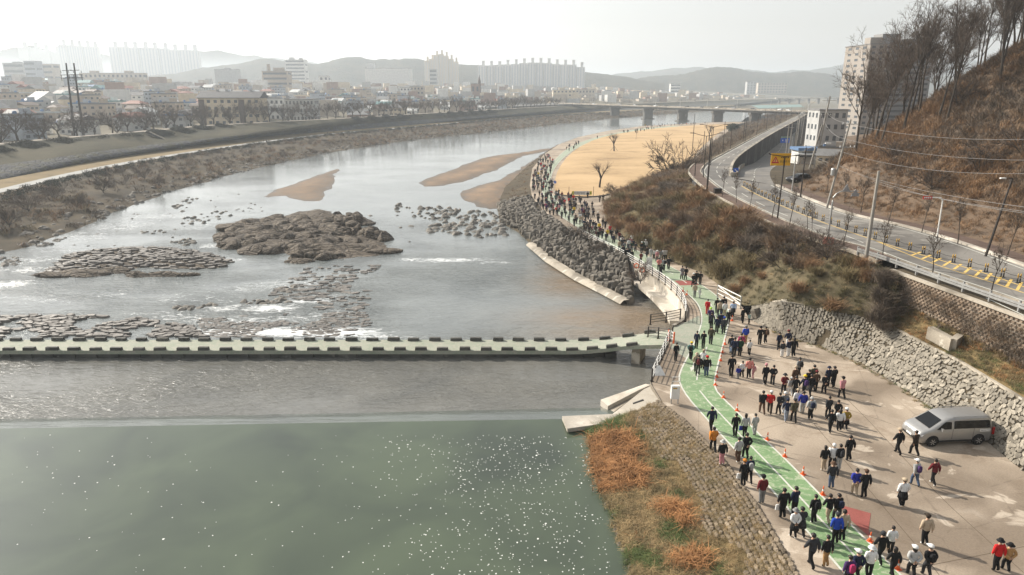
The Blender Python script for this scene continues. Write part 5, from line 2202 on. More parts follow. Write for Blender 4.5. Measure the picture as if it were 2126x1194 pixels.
# standing white board, lifebuoys, loose white sheet
wbd = empty('notice_board', GP(1347, 562))
p = GP(1347, 562)
tag(wbd, 'plain white notice board standing by the railing', 'board')
MB().box((p.x, p.y, p.z + 1.0), (.75, .05, 1.5)).build('panel', M['white'], wbd)
for dx in (-.3, .3):
    MB().box((p.x + dx, p.y + .05, p.z + .5), (.05, .05, 1.0)).build('leg', M['steel'], wbd)
for x, y in ((1321, 562), (1333, 571)):
    p = GP(x, y)
    mb = MB()
    ring = [(p.x + .3 * math.cos(a), p.y + .12, p.z + .62 + .3 * math.sin(a)) for a in np.linspace(0, 6.283, 13)]
    mb.tube(ring, .08, 6)
    tag(mb.build('lifebuoy', M['orange']), 'orange lifebuoy hanging on the white river railing', 'lifebuoy', 'lifebuoys on the railing')
p = GP(1368, 778)
mb = MB()
mb.add([(p.x - .4, p.y - .3, .02), (p.x + .5, p.y - .25, .03), (p.x + .1, p.y + .2, .75), (p.x - .35, p.y + .25, .7), (p.x + .1, p.y - .1, .35)], [(0, 1, 4), (1, 2, 4), (2, 3, 4), (3, 0, 4)])
tag(mb.build('plastic_sheet', M['white']), 'crumpled white plastic sheet tied to the dark quay railing', 'sheet')

# cones
cn = MB()
cn.lathe([(.14, .03), (.10, .2), (.085, .35)], 12)
cone_a = cn.mesh('body', M['orange'], True)
cone_b = MB().box((0, 0, .02), (.40, .40, .05)).mesh('base', M['orange'])
cone_c = MB().lathe([(.087, .35), (.066, .5)], 12).mesh('band', M['white'], True)
cone_d = MB().lathe([(.066, .5), (.05, .62), (.045, .78), (.03, .8)], 12).mesh('tip', M['orange'], True)
cones = [(1505, 715, 'first'), (1500, 732, ''), (1496, 749, ''), (1488, 783, ''), (1485, 800, ''), (1502, 826, ''), (1530, 853, ''), (1593, 913, ''), (1629, 948, ''), (1667, 985, ''), (1708, 1027, ''), (1806, 1124, ''), (1864, 1182, ''), (1418, 605, ''), (1426, 612, ''), (1520, 666, '')]
for i, (x, y, _) in enumerate(cones):
    c = empty('traffic_cone', GP(x, y), U(0, 6), .7)
    lab = 'orange traffic cone with a white band along the edge of the green lane'
    if i == 11:
        lab = 'orange traffic cone at the corner of the red patch on the plaza'
    elif i in (13, 14):
        lab = 'orange traffic cone on the walkway beside the curving white railing'
    tag(c, lab, 'traffic cone', 'cones along the green lane')
    for m_, nme in ((cone_a, 'body'), (cone_b, 'base'), (cone_c, 'band'), (cone_d, 'tip')):
        link(nme, m_, c)

# block retaining wall below the road, coping, guard rail
rw = empty('block_wall', wall_b[1])
tag(rw, 'honeycomb block retaining wall below the road guard rail', 'wall')
wt, wbn = interp_poly(wall_t, 100), interp_poly(wall_b, 100)
o_ = rw.location
V, F = [], []
for a, b in zip(wt, wbn):
    V += [tuple(Vector((a.x, a.y, 6.98)) - o_), tuple(b + Vector((0, 0, -.5)) - o_)]
for i in range(99):
    F.append((2 * i, 2 * i + 1, 2 * i + 3, 2 * i + 2))
fm = MB()
fm.add(V, F)
link('wall_face', fm.mesh('wall_face', M['concrete']), rw)
V, F = [], []
for j in range(11):
    for i in range(98):
        t = i + (j % 2) * .5
        k0 = int(t)
        if k0 >= 98:
            continue
        a = wt[k0].lerp(wt[k0 + 1], t % 1)
        b = wbn[k0].lerp(wbn[k0 + 1], t % 1)
        s = (j + .5) / 11
        p = b.lerp(Vector((a.x, a.y, 6.9)), s) - o_
        d = (wt[k0 + 1] - wt[k0]).normalized()
        nn = Vector((d.y, -d.x, 0))
        if nn.x > 0:
            nn = -nn
        w, h = .17, .10
        k = len(V)
        for q in (0, 1):
            sc_ = 1 if q == 0 else .6
            for sx, sz in ((-1, -1), (1, -1), (1, 1), (-1, 1)):
                V.append(tuple(p + d * (w * sx * sc_) + Vector((0, 0, h * sz * sc_)) + nn * (.02 + .10 * q)))
        for f in ((4, 5, 6, 7), (0, 1, 5, 4), (1, 2, 6, 5), (2, 3, 7, 6), (3, 0, 4, 7)):
            F.append(tuple(x + k for x in f))
bl = link('block_rest', np_mesh('blocks', V, F, M['block_stone']), rw)
bl['kind'] = 'stuff'
mb = MB()
for a, b in zip(wt, wt[1:]):
    mb.beam(Vector((a.x - .05, a.y, 7.06)), Vector((b.x - .05, b.y, 7.06)), .4, .2)
mb.build('coping', M['concrete'], rw)
loft('road_shoulder', [[Vector((p.x - .2, p.y, 6.97)) for p in interp_poly(wall_t, 60)], [p + Vector((0, 0, -.03)) for p in interp_poly(offs([q for q in NEAR if q.y < 66], .1), 60)][::-1]], 60, 1, M['hill_soil']) if False else None
sh_a = interp_poly(list(reversed(wall_t)), 60)
sh_b = interp_poly([q for q in NEAR if 18 < q.y < 62], 60)
loft('road_shoulder', [[Vector((p.x + .0, p.y, 6.97)) for p in sh_a], [Vector((p.x - .2, p.y, 6.98)) for p in sh_b]], 60, 2, M['scrub'])

gr = empty('guard_rail', Vector((37.4, 50, 7)))
tag(gr, 'galvanised guard rail running along the road above the block wall', 'guard rail')
gl = interp_poly([G(x, y, 7) for x, y in [(1779, 529), (1830, 545), (1900, 571), (2000, 607), (2126, 652)]] + [Vector((38.4, 36, 7)), Vector((38.6, 24, 7))], 60)
for k, z in enumerate((.62, .40)):
    mb = MB()
    for a, b in zip(gl, gl[1:]):
        mb.beam(a + Vector((0, 0, z)), b + Vector((0, 0, z)), .05, .17)
    mb.build('beam', M['steel'], gr)
gpm = MB().box((0, 0, .4), (.14, .14, .85)).mesh('post', M['steel'])
for p in interp_poly(gl, 17):
    link('post', gpm, gr, p + Vector((.08, .05, 0)) - gr.location)

# concrete low walls on the terrace
mb = MB()
mb.beam(G(1862, 622, 4.7), G(1952, 668, 4.4), .4, .7)
tag(mb.build('low_wall', M['concrete']), 'low concrete wall at the foot of the block wall', 'wall')
mb = MB()
mb.beam(G(1930, 690, 3.9), G(1978, 716, 3.8), .5, 1.0)
mb.beam(G(1978, 716, 3.8), G(1992, 706, 3.9), .5, 1.0)
tag(mb.build('drain_headwall', M['concrete']), 'L-shaped concrete headwall standing in the terrace grass', 'wall')

# median delineators
dm_post = MB().lathe([(.11, 0), (.10, .05), (.055, .06), (.055, .38)], 8).mesh('stem', M['black'], True)
dm_band = MB().lathe([(.05, .42), (.05, .66), (.05, .70), (.04, .78), (.02, .8)], 8).mesh('band', M['yellow'], True)
dm_ref = MB().box((0, -.058, .55), (.07, .02, .12)).mesh('reflector', M['black'])
md = [q for q in mid_line if q.y > 44]
pts = interp_poly(md, 40)
for i, p in enumerate(pts):
    for dx in (-.1, .1):
        pass
    d = empty('delineator_post', (p.x, p.y, 7.0))
    tag(d, 'yellow and black delineator post in the line dividing the road', 'delineator', 'delineators along the road centre')
    for dx in (-.11, .11):
        link('stem', dm_post, d, (dx, 0, 0))
        link('band', dm_band, d, (dx, 0, 0), (0, 0, 0), (1, 1, 1))
    link('reflector', dm_ref, d, (0, 0, 0))
ch = MB()
for a, b in zip(pts, pts[1:]):
    ch.tube([a + Vector((0, 0, .55)), a.lerp(b, .5) + Vector((0, 0, .47)), b + Vector((0, 0, .55))], .02, 4, cap=False)
tag(ch.build('delineator_chain', M['black']), 'thin dark rail strung between the road delineators', 'chain')


# poles and lamps
def pole(px, py, top_py, r, mat, label, z=7.05, lean=0.0, name='utility_pole', group=None, extra=None):
    b = G(px, py, z)
    b.z = z
    t = at(px, top_py, b.y)
    root = empty(name, b)
    tag(root, label, 'pole' if name == 'utility_pole' else 'lamp', group)
    h = t.z - z
    top = Vector((b.x + lean, b.y, z + h))
    MB().tube([b + Vector((0, 0, -.2)), top], [r, r * .65], 8).build('shaft', M[mat], root)
    return root, b, top


def arm(root, top, dx, n=1, z=0.0, w=1.0):
    mb = MB()
    mb.beam(top + Vector((-w, 0, z)), top + Vector((w, 0, z)), .09, .09)
    mb.build('crossarm', M['steel'], root)
    for k in (-1, -.45, .45, 1):
        MB().lathe([(.05, 0), (.07, .06), (.04, .12), (.06, .2)], 6, tuple(top + Vector((k * w * .95, 0, z + .04)))).build('insulator', M['white'], root)


pole(1797, 543, 355, .19, 'pole_concrete', 'thick weathered concrete pole beside the guard rail')
r1, b1, t1 = pole(1716, 432, 248, .17, 'pole_concrete', 'leaning utility pole with a transformer at the hill foot', lean=1.7)
arm(r1, t1, 0, z=-3.6)
arm(r1, t1, 0, z=-.6)
mb = MB().lathe([(.28, -.5), (.3, -.4), (.3, .3), (.2, .45)], 10, tuple(b1.lerp(t1, .42) + Vector((-.45, 0, 0))))
mb.build('transformer', M['steel'], r1)
r2, b2, t2 = pole(1690, 352, 200, .26, 'pole_concrete', 'tall double utility pole with crossarms above the lower road', z=5.0, lean=1.6)
arm(r2, t2, 0, z=-.9, w=1.6)
arm(r2, t2, 0, z=-4.0, w=1.5)
MB().tube([b2 + Vector((-1.0, .3, -.2)), b2.lerp(t2, .62) + Vector((-.3, .2, 0))], [.22, .17], 8).build('stay_post', M['pole_concrete'], r2)
r3, b3, t3 = pole(1644, 398, 325, .13, 'steel', 'pale steel lamp post beside the yellow warning sign', name='street_lamp')
MB().tube([t3, t3 + Vector((1.6, .2, 1.1)), t3 + Vector((4.6, .3, 2.0))], .06, 6).build('arm', M['steel'], r3)
MB().box(tuple(t3 + Vector((4.9, .3, 2.0))), (.9, .3, .16)).build('lamp_head', M['white'], r3)
pole(1662, 408, 306, .12, 'metal_dark', 'dark steel pole at the edge of the hill pavement')
r4, b4, t4 = pole(2046, 531, 370, .12, 'metal_dark', 'dark road lamp at the hill foot with a small side lamp', name='street_lamp', lean=1.1)
MB().tube([t4, t4 + Vector((-.7, 0, .02))], .04, 6).build('arm', M['metal_dark'], r4)
MB().box(tuple(t4 + Vector((-.9, 0, .0))), (.5, .22, .1)).build('lamp_head', M['white'], r4)
# arched lamp with triangular sign backs
b5 = G(1719, 491, 7.0)
t5 = at(1730, 410, b5.y)
r5 = empty('sign_gantry', b5)
tag(r5, 'curved pale pole carrying two grey triangular sign backs over the road', 'sign pole')
e5 = at(1783, 397, b5.y)
MB().tube([b5, b5.lerp(t5, .9), t5, at(1737, 402, b5.y), at(1747, 397, b5.y), e5], [.11, .09, .08, .07, .06, .05], 8).build('shaft', M['steel'], r5)
for x, y in ((1758, 391), (1776, 401)):
    c = at(x, y, b5.y - .1)
    mb = MB()
    s_ = .45
    mb.add([c + Vector((-s_, 0, -.36)), c + Vector((s_, 0, -.36)), c + Vector((0, 0, .46)), c + Vector((-s_, .04, -.36)), c + Vector((s_, .04, -.36)), c + Vector((0, .04, .46))], [(0, 1, 2), (5, 4, 3), (0, 3, 4, 1), (1, 4, 5, 2), (2, 5, 3, 0)])
    mb.build('triangular_sign', M['sign_grey'], r5)
MB().box(tuple(at(1776, 404, b5.y - .12)), (.8, .03, .35)).build('sign_plate', M['sign_grey'], r5)
# red sign on a bent pole
b6 = G(1944, 502, 7.1)
r6 = empty('sign_gantry', b6)
tag(r6, 'bent pale pole holding a small red sign at the hill foot', 'sign pole')
MB().tube([b6, at(1956, 425, b6.y), at(1957, 417, b6.y), at(1954, 411, b6.y), at(1935, 410, b6.y)], [.09, .07, .07, .06, .05], 8).build('shaft', M['metal_white'], r6)
MB().box(tuple(at(1926, 410.5, b6.y)), (.95, .05, .30)).build('red_sign', M['sign_red'], r6)
for i in range(4):
    MB().box(tuple(at(1920 + i * 4, 410.5, b6.y - .05)), (.14, .02, .14)).build('letter', M['white'], r6)

# yellow warning sign
b7 = G(1614, 454, 7.05)
r7 = empty('warning_sign', b7)
tag(r7, 'yellow warning sign with a red triangle on a dark pole by the road', 'road sign')
t7 = at(1630, 325, b7.y)
MB().tube([b7, t7], [.10, .07], 8).build('shaft', M['metal_dark'], r7)
MB().tube([at(1596, 318, b7.y - .12), at(1600, 321, b7.y - .12), at(1630, 325, b7.y - .12), at(1652, 323, b7.y - .12)], .05, 6).build('arm', M['metal_dark'], r7)
MB().box(tuple(at(1655, 322.6, b7.y - .12)), (.5, .25, .12)).build('lamp_head', M['black'], r7)
ctr = at(1621, 331, b7.y + .12)
k_ = (b7.y * _cp + 15 * _sp) / FPX
bw, bh = 40 * k_, 24.5 * k_
MB().box(tuple(ctr), (bw, .06, bh)).build('panel', M['sign_yellow'], r7)


def text_mesh(body, size, mat, name='lettering'):
    cu = bpy.data.curves.new(name, 'FONT')
    cu.body = body
    cu.size = size
    cu.align_x = 'CENTER'
    cu.align_y = 'CENTER'
    tmp = bpy.data.objects.new(name, cu)
    col.objects.link(tmp)
    bpy.context.view_layer.update()
    dg = bpy.context.evaluated_depsgraph_get()
    me = bpy.data.meshes.new_from_object(tmp.evaluated_get(dg))
    bpy.data.objects.remove(tmp)
    me.materials.clear()
    me.materials.append(mat)
    return me


tri = MB()
c = ctr + Vector((-bw * .27, -.036, -bh * .05))
for s_, m_, dy in ((bh * .33, 0, 0), (bh * .19, 1, -.006)):
    tri.add([c + Vector((-s_, dy, -s_ * .8)), c + Vector((s_, dy, -s_ * .8)), c + Vector((0, dy, s_ * .95))], [(0, 1, 2)], m_)
tri.tube([c + Vector((-.02, -.012, -bh * .14)), c + Vector((.03, -.012, -.02)), c + Vector((-.05, -.012, .04)), c + Vector((.06, -.012, bh * .1))], .035, 5, 2)
tri.build('warning_triangle', [M['sign_red'], plain('triangle_fill', (.75, .33, .10), .5), M['text_dark']], r7)
link('lettering', text_mesh('추돌주의', bh * .24, M['text_dark']), r7, ctr + Vector((bw * .22, -.04, -bh * .2)) - b7, (R(90), 0, 0))
lt = MB()
for i in range(5):
    lt.box(tuple(ctr + Vector((bw * (.04 + i * .085), -.036, bh * .16))), (bw * .05, .01, bh * .10))
lt.build('small_lettering', M['text_dark'], r7)

# blue signs
bq = at(1528, 354, 132)
rq = empty('direction_sign', Vector((bq.x, bq.y, 7.0)))
tag(rq, 'blue keep-right sign at the tip where the roads split', 'road sign')
MB().tube([Vector((bq.x, bq.y, 7.0)), Vector((bq.x, bq.y, bq.z + .5))], .05, 6).build('post', M['steel'], rq)
mb = MB()
mb.box((bq.x, bq.y - .08, bq.z), (.95, .05, .95))
mb.build('panel', M['sign_blue'], rq)
mb = MB()
mb.beam((bq.x - .25, bq.y - .115, bq.z + .25), (bq.x + .2, bq.y - .115, bq.z - .2), .03, .12)
mb.add([(bq.x + .32, bq.y - .12, bq.z - .32), (bq.x + .3, bq.y - .12, bq.z + .02), (bq.x - .02, bq.y - .12, bq.z - .3)], [(0, 1, 2)])
mb.build('arrow', M['white'], rq)
bq = at(1630, 290, 210)
rq = empty('direction_sign', Vector((bq.x + 2.2, bq.y, 2.5)))
tag(rq, 'blue direction board hanging over the lower road', 'road sign')
MB().tube([rq.location, Vector((bq.x + 2.2, bq.y, bq.z + 1.0))], .10, 6).build('post', M['steel'], rq)
MB().box(tuple(bq + Vector((0, -.1, -.25))), (2.7, .06, 1.4)).build('panel', M['sign_blue'], rq)
MB().box(tuple(bq + Vector((0, -.1, .75))), (2.5, .05, .45)).build('top_panel', plain('sign_green_grey', (.20, .30, .24), .5), rq)
mb = MB()
for z in (.15, -.25, -.6):
    mb.box(tuple(bq + Vector((.45, -.15, z - .05))), (1.0, .02, .14))
mb.add([tuple(bq + Vector((-.9, -.15, -.2))), tuple(bq + Vector((-.65, -.15, -.5))), tuple(bq + Vector((-.65, -.15, .1)))], [(0, 1, 2)])
mb.build('print', M['white'], rq)
# round blue park sign
p = GP(1152, 399)
rq = empty('park_sign', p)
tag(rq, 'round blue path sign on a thin pole at the lawn corner', 'road sign')
MB().tube([p, p + Vector((0, 0, 2.6))], .04, 6).build('post', M['steel'], rq)
mb = MB()
dsk = [(p.x + .36 * math.cos(a), p.y - .05, p.z + 2.45 + .36 * math.sin(a)) for a in np.linspace(0, 6.283, 17)[:-1]]
mb.add(dsk + [(x, y + .03, z) for x, y, z in dsk], [tuple(range(16)), tuple(reversed(range(16, 32)))] + [(i, 16 + i, 16 + (i + 1) % 16, (i + 1) % 16) for i in range(16)])
mb.build('disc', M['sign_blue'], rq)
MB().box((p.x, p.y - .07, p.z + 2.48), (.10, .02, .34)).build('symbol', M['white'], rq)

# banner on the lawn edge
pa, pb = GP(1181, 407), GP(1232, 407)
bn = empty('banner', pa.lerp(pb, .5))
tag(bn, 'white banner with yellow ends stretched between two posts on the lawn edge', 'banner')
for p in (pa, pb):
    MB().tube([p, p + Vector((0, 0, 2.2))], .05, 6).build('post', M['metal_dark'], bn)
ya, yb = pa.lerp(pb, .12), pa.lerp(pb, .93)
k_ = 1.0
def strip(t0, t1, mat, nm, z0=.25, z1=1.15, dy=0):
    a, b = ya.lerp(yb, t0), ya.lerp(yb, t1)
    mb = MB()
    mb.add([(a.x, a.y + dy, a.z + z0), (b.x, b.y + dy, b.z + z0), (b.x, b.y + dy, b.z + z1), (a.x, a.y + dy, a.z + z1), (a.x, a.y + dy + .01, a.z + z0), (b.x, b.y + dy + .01, b.z + z0), (b.x, b.y + dy + .01, b.z + z1), (a.x, a.y + dy + .01, a.z + z1)],
           [(0, 1, 2, 3), (7, 6, 5, 4), (0, 4, 5, 1), (2, 6, 7, 3), (1, 5, 6, 2), (0, 3, 7, 4)])
    mb.build(nm, mat, bn)


strip(.11, .89, M['white'], 'cloth')
M['banner_yellow'] = plain('banner_yellow', (.80, .66, .10), .7, var=.08)
strip(0, .11, M['banner_yellow'], 'end_panel')
strip(.89, 1, M['banner_yellow'], 'end_panel')
mk = MB()
for i in range(11):
    t = .15 + i * .068
    if i == 8:
        continue
    a = ya.lerp(yb, t)
    w = (yb - ya).length * .045
    mk.box((a.x, a.y - .02, a.z + .82), (w, .01, .10))
    mk.box((a.x - w * .3, a.y - .02, a.z + .62), (w * .28, .01, .26))
    if i % 3 != 1:
        mk.box((a.x + w * .32, a.y - .02, a.z + .64), (w * .2, .01, .34))
    if i % 2:
        mk.box((a.x, a.y - .02, a.z + .5), (w * .9, .01, .08))
mk.build('lettering', plain('grey_print', (.16, .16, .17), .7), bn)
for t in (.05, .95):
    a = ya.lerp(yb, t)
    MB().box((a.x, a.y - .02, a.z + .7), ((yb - ya).length * .05, .01, .4)).build('emblem', plain('emblem_green', (.16, .30, .06), .7), bn)
# lawn kerb
kerb('lawn_kerb', interp_poly([GP(x, y) for x, y in [(1265, 405), (1240, 408.5), (1215, 410.5), (1190, 409), (1165, 405.5), (1153, 401)]], 30), .35, .22, M['dark_concrete'])
# mulch ring and props of the slim tree
p = GP(1275, 315)
tag(MB().lathe([(2.6, .02), (2.0, .18), (.6, .3), (.1, .3)], 20, tuple(p)).build('mulch_ring', M['mulch']), 'brown mulch ring round the slim propped tree on the lawn', 'mulch')
for i in range(3):
    a = i * 2.1 + .4
    tag(MB().tube([p + Vector((1.9 * math.cos(a), 1.9 * math.sin(a), 0)), p + Vector((0, 0, 2.2))], .05, 5).build('tree_prop', M['bark']), 'wooden prop leaning on the slim tree in its mulch ring', 'prop', 'props of the slim tree')
p = GP(1320, 291)
tag(MB().lathe([(1.9, .02), (1.4, .14), (.3, .2)], 16, tuple(p)).build('mulch_ring', M['mulch']), 'small brown mulch ring round the young lawn tree', 'mulch')

# dark park poles and double lamps
for i, (x, y, t, r_) in enumerate([(1467, 405, 286, .16), (1437, 318, 236, .13), (1457, 352, 272, .12), (1416, 330, 292, .10), (1442, 372, 332, .10), (1542, 300, 240, .11), (1586, 262, 228, .10), (1500, 320, 252, .09), (1610, 252, 224, .1)]):
    pole(x, y, t, r_, 'metal_dark', 'slim dark pole standing between the lawn and the road', z=6.5 if y > 360 else 0.5 if x < 1460 else 5.5, group='dark poles along the road')
for x, y, t in ((1460, 372, 283), (1475, 345, 264)):
    r_, b_, t_ = pole(x, y, t, .09, 'metal_dark', 'double-armed dark lamp rising beside the lawn', z=6.8, name='street_lamp', group='double lamps by the lawn')
    for s in (-1, 1):
        MB().tube([t_, t_ + Vector((s * 1.2, 0, .25)), t_ + Vector((s * 2.3, 0, .55))], .05, 6).build('arm', M['metal_dark'], r_)
        MB().box(tuple(t_ + Vector((s * 2.6, 0, .58))), (.7, .25, .12)).build('lamp_head', M['metal_dark'], r_)
# receding poles beside the lower road
rr = random.Random(77)
for i in range(14):
    Y = 170 + i * 21
    X = line_x(lr, Y) + rr.uniform(.8, 3.0)
    p = Vector((X, Y, zl(Y)))
    r_ = empty('utility_pole', p)
    tag(r_, 'slim pale pole in the row beside the lower road', 'pole', 'poles along the lower road')
    h = rr.uniform(9, 13)
    MB().tube([p + Vector((0, 0, -.2)), p + Vector((rr.uniform(-.2, .5), 0, h))], [.15, .09], 6).build('shaft', M['pole_concrete'], r_)
    if i % 2 == 0:
        MB().beam(p + Vector((-1.1, 0, h - .8)), p + Vector((1.3, 0, h - .8)), .09, .09).build('crossarm', M['steel'], r_)
# slim lamps along the upper road's outer edge
for i in range(9):
    Y = 160 + i * 30
    X = line_x(NEAR, Y) - .8
    p = Vector((X, Y, 7.0))
    tag(MB().tube([p, p + Vector((0, 0, 6.5))], [.09, .05], 6).build('lamp_pole', M['metal_dark']), 'thin dark pole on the outer edge of the elevated road', 'pole', 'poles on the elevated road')


def wire(a, b, sag, nm, lab):
    pts = []
    for i in range(17):
        t = i / 16
        p = a.lerp(b, t)
        pts.append(p + Vector((0, 0, -sag * 4 * t * (1 - t))))
    tag(MB().tube(pts, .022, 4, cap=False).build(nm, M['cable']), lab, 'cable', 'cables across the hillside')


for (x0, y0, Y0, x1, y1, Y1, sg) in [(1742, 252, 100, 2300, 282, 62, 1.2), (1738, 284, 100, 2300, 330, 62, 1.2), (1738, 312, 100, 2300, 352, 60, 1.5), (1738, 342, 99, 2300, 460, 52, 1.3), (1690, 330, 130, 2300, 458, 50, 1.6), (1690, 325, 130, 2300, 450, 50, 1.4), (1703, 206, 150, 1742, 252, 100, .8), (1703, 232, 150, 1740, 284, 100, .8)]:
    wire(at(x0, y0, Y0), at(x1, y1, Y1), sg, 'overhead_cable', 'overhead cable crossing in front of the brown hillside')
for y in (203, 233):
    wire(at(1700, y, 150), at(1640, 232 + (y - 203) * .3, 330), 1.5, 'overhead_cable', 'overhead cable running along the lower road')
# planter and litter bin near the kerb
p = G(1735, 507, 7.1)
tag(MB().lathe([(.55, 0), (.6, .1), (.5, .55), (.62, .62), (.5, .62)], 10, (p.x - .8, p.y, 7.12)).build('planter', plain('terracotta', (.26, .085, .06), .8)), 'terracotta planter at the edge of the sidewalk', 'planter')
p = G(1503, 402, 7.1)
tag(MB().box((p.x - 1.0, p.y, 7.5), (1.1, .8, .7)).box((p.x - 1.0, p.y, 7.9), (1.2, .9, .08)).build('grit_bin', M['metal_dark']), 'dark grit bin on the brick sidewalk', 'bin')
# ------------------------------------------------------------------ bridge
M['bridge'] = concrete_mat('bridge_concrete', (.17, .165, .155), (.11, .105, .10), (.24, .235, .22), cracks=False, scale=.15)
BA, BB = Vector((66, 774, 8)), Vector((203, 494, 8))
bd = (BB - BA).normalized()
bnrm = Vector((-bd.y, bd.x, 0))
br = empty('road_bridge', BA.lerp(BB, .5))
tag(br, 'long concrete road bridge crossing the river on wall piers', 'bridge')
A2, B2 = BA - bd * 60, BB + bd * 40
MB().beam(A2 + Vector((0, 0, -.25)), B2 + Vector((0, 0, -.25)), 13, .5).build('deck', M['bridge'], br)
for s in (-4.5, -1.5, 1.5, 4.5):
    MB().beam(BA + bnrm * s + Vector((0, 0, -1.2)), BB + bnrm * s + Vector((0, 0, -1.2)), .7, 1.4).build('girder', M['bridge'], br)
for s in (-6.3, 6.3):
    MB().beam(A2 + bnrm * s + Vector((0, 0, .35)), B2 + bnrm * s + Vector((0, 0, .35)), .3, .7).build('parapet', M['concrete'], br)
for px in (1277, 1346, 1418, 1491, 1569):
    # where the bridge line crosses that picture column
    dx = (px - 1063) / FPX
    lo, hi = 0.0, 1.0
    for _ in range(40):
        m_ = (lo + hi) / 2
        q = BA.lerp(BB, m_)
        if q.x / (q.y * _cp + (CAM_Z - 8) * _sp) < dx:
            lo = m_
        else:
            hi = m_
    q = BA.lerp(BB, lo)
    rz = math.atan2(bnrm.y, bnrm.x)
    MB().box((q.x, q.y, 1.5), (9.5, 2.6, 10.0), rz).build('pier', M['bridge'], br)
    MB().box((q.x, q.y, 5.4), (12, 3.0, 1.5), rz).build('pier_cap', M['bridge'], br)
    MB().box((q.x, q.y, -3.2), (12, 5.0, 1.0), rz).build('pier_footing', M['bridge'], br)
for t in np.linspace(0, 1, 10):
    p = BA.lerp(BB, float(t)) + bnrm * 6.3
    tag(MB().tube([p + Vector((0, 0, .3)), p + Vector((0, 0, 7.0))], [.12, .07], 6).build('bridge_lamp', M['metal_white']), 'thin pale lamp pole on the road bridge', 'lamp', 'lamps on the bridge')
# left abutment ramp
a, b = Vector((64, 778, 0)), Vector((-30, 700, 0))
tag(MB().add([(66, 760, -2), (66, 790, -2), (-40, 800, 2), (-60, 690, -1), (66, 760, 8), (66, 790, 8), (-40, 800, 7), (-20, 708, 6.2)], [(0, 3, 7, 4), (4, 7, 6, 5), (0, 4, 5, 1), (1, 5, 6, 2), (2, 6, 7, 3)]).build('bridge_ramp', M['bridge']), 'dark concrete approach ramp at the town end of the bridge', 'ramp')

# ------------------------------------------------------------------ cars
M['glass_dark'] = plain('dark_car_glass', (.006, .007, .008), .12, 0, var=.1, spec=.3)
M['tyre'] = plain('tyre_rubber', (.015, .015, .015), .8)
M['rim'] = plain('alloy_rim', (.45, .45, .46), .3, .8, var=.15)
M['lamp_clear'] = plain('headlamp_lens', (.62, .64, .66), .12, 0, var=.05)
M['lamp_red'] = plain('tail_lamp', (.30, .012, .01), .25, 0, var=.05)


def rloop(xf, xr, hw, z, r=.28, n=5):
    """plan outline with rounded corners, front at +x"""
    pts = []
    r = min(r, hw * .9)
    for cx, cy, a0 in ((xf - r, -hw + r, -90), (xf - r, hw - r, 0), (xr + r, hw - r, 90), (xr + r, -hw + r, 180)):
        for i in range(n + 1):
            a = R(a0 + 90 * i / n)
            pts.append((cx + r * math.cos(a), cy + r * math.sin(a), z))
    return pts


def loops_mesh(name, loops, mat):
    n = len(loops[0])
    V = [p for l in loops for p in l]
    F = [tuple(reversed(range(n)))]
    for k in range(len(loops) - 1):
        for i in range(n):
            j = (i + 1) % n
            F.append((k * n + i, k * n + j, k * n + n + j, k * n + n + i))
    e = (len(loops) - 1) * n
    F.append(tuple(range(e, e + n)))
    mb = MB()
    mb.add(V, F)
    me = mb.mesh(name, mat, True)
    me.set_sharp_from_angle(angle=R(35))
    return me


def wheel(parent, x, y, r=.34, w=.22):
    s = 1 if y > 0 else -1
    h = link('wheel', None, parent) if False else empty('wheel', (x, y, r), 0, 1, parent)
    prof = [(r * .62, -w / 2), (r * .95, -w / 2), (r, -w * .3), (r, w * .3), (r * .95, w / 2), (r * .62, w / 2)]
    tm = MB().lathe(prof, 18)
    tm.v = [(p[0], p[2], p[1]) for p in tm.v]
    link('tyre', tm.mesh('tyre', M['tyre'], True), h)
    rm = MB()
    rm.lathe([(r * .62, -w * .42), (r * .62, w * .42)], 18)
    for i in range(6):
        a = i * math.pi / 3
        rm.box((r * .36 * math.cos(a), r * .36 * math.sin(a), w * .46 * s), (r * .5, r * .16, .03), a)
    rm.v = [(p[0], p[2], p[1]) for p in rm.v]
    link('rim', rm.mesh('rim', M['rim']), h)


def quad(name, pts, mat, parent, thick=None):
    mb = MB()
    mb.add(pts, [tuple(range(len(pts)))])
    me = mb.mesh(name, mat)
    return link(name, me, parent)


# the silver van
paint = plain('silver_van_paint', (.36, .355, .345), .32, .55, var=.04, spec=.5)
vw = [G(1930, 925, 0), G(2027, 921, 0)]
vdir = (vw[0] - vw[1]).normalized()
vrot = math.atan2(vdir.y, vdir.x)
vc = vw[0].lerp(vw[1], .5) + Vector((-vdir.y, vdir.x, 0)) * -.82
van = empty('van', vc, vrot)
tag(van, 'silver passenger van with dark windows parked by the stone revetment', 'van')
W = .96
lp_ = [rloop(2.46, -2.50, .88, .24), rloop(2.56, -2.56, W - .01, .38), rloop(2.60, -2.58, W, .62), rloop(2.52, -2.57, W, .84), rloop(2.42, -2.56, W, .98), rloop(2.16, -2.55, W - .01, 1.10),
       rloop(1.86, -2.53, W - .02, 1.18), rloop(1.43, -2.50, .91, 1.45), rloop(.98, -2.44, .855, 1.74), rloop(.74, -2.38, .81, 1.86), rloop(.42, -2.28, .70, 1.93), rloop(.1, -2.1, .55, 1.95)]
link('body', loops_mesh('body', lp_, paint), van)


def hw_at(z):
    zs = [(1.18, W - .02), (1.45, .91), (1.74, .855), (1.86, .81)]
    for (a, b), (c, d) in zip(zs, zs[1:]):
        if a <= z <= c:
            return lerp(b, d, (z - a) / (c - a))
    return W


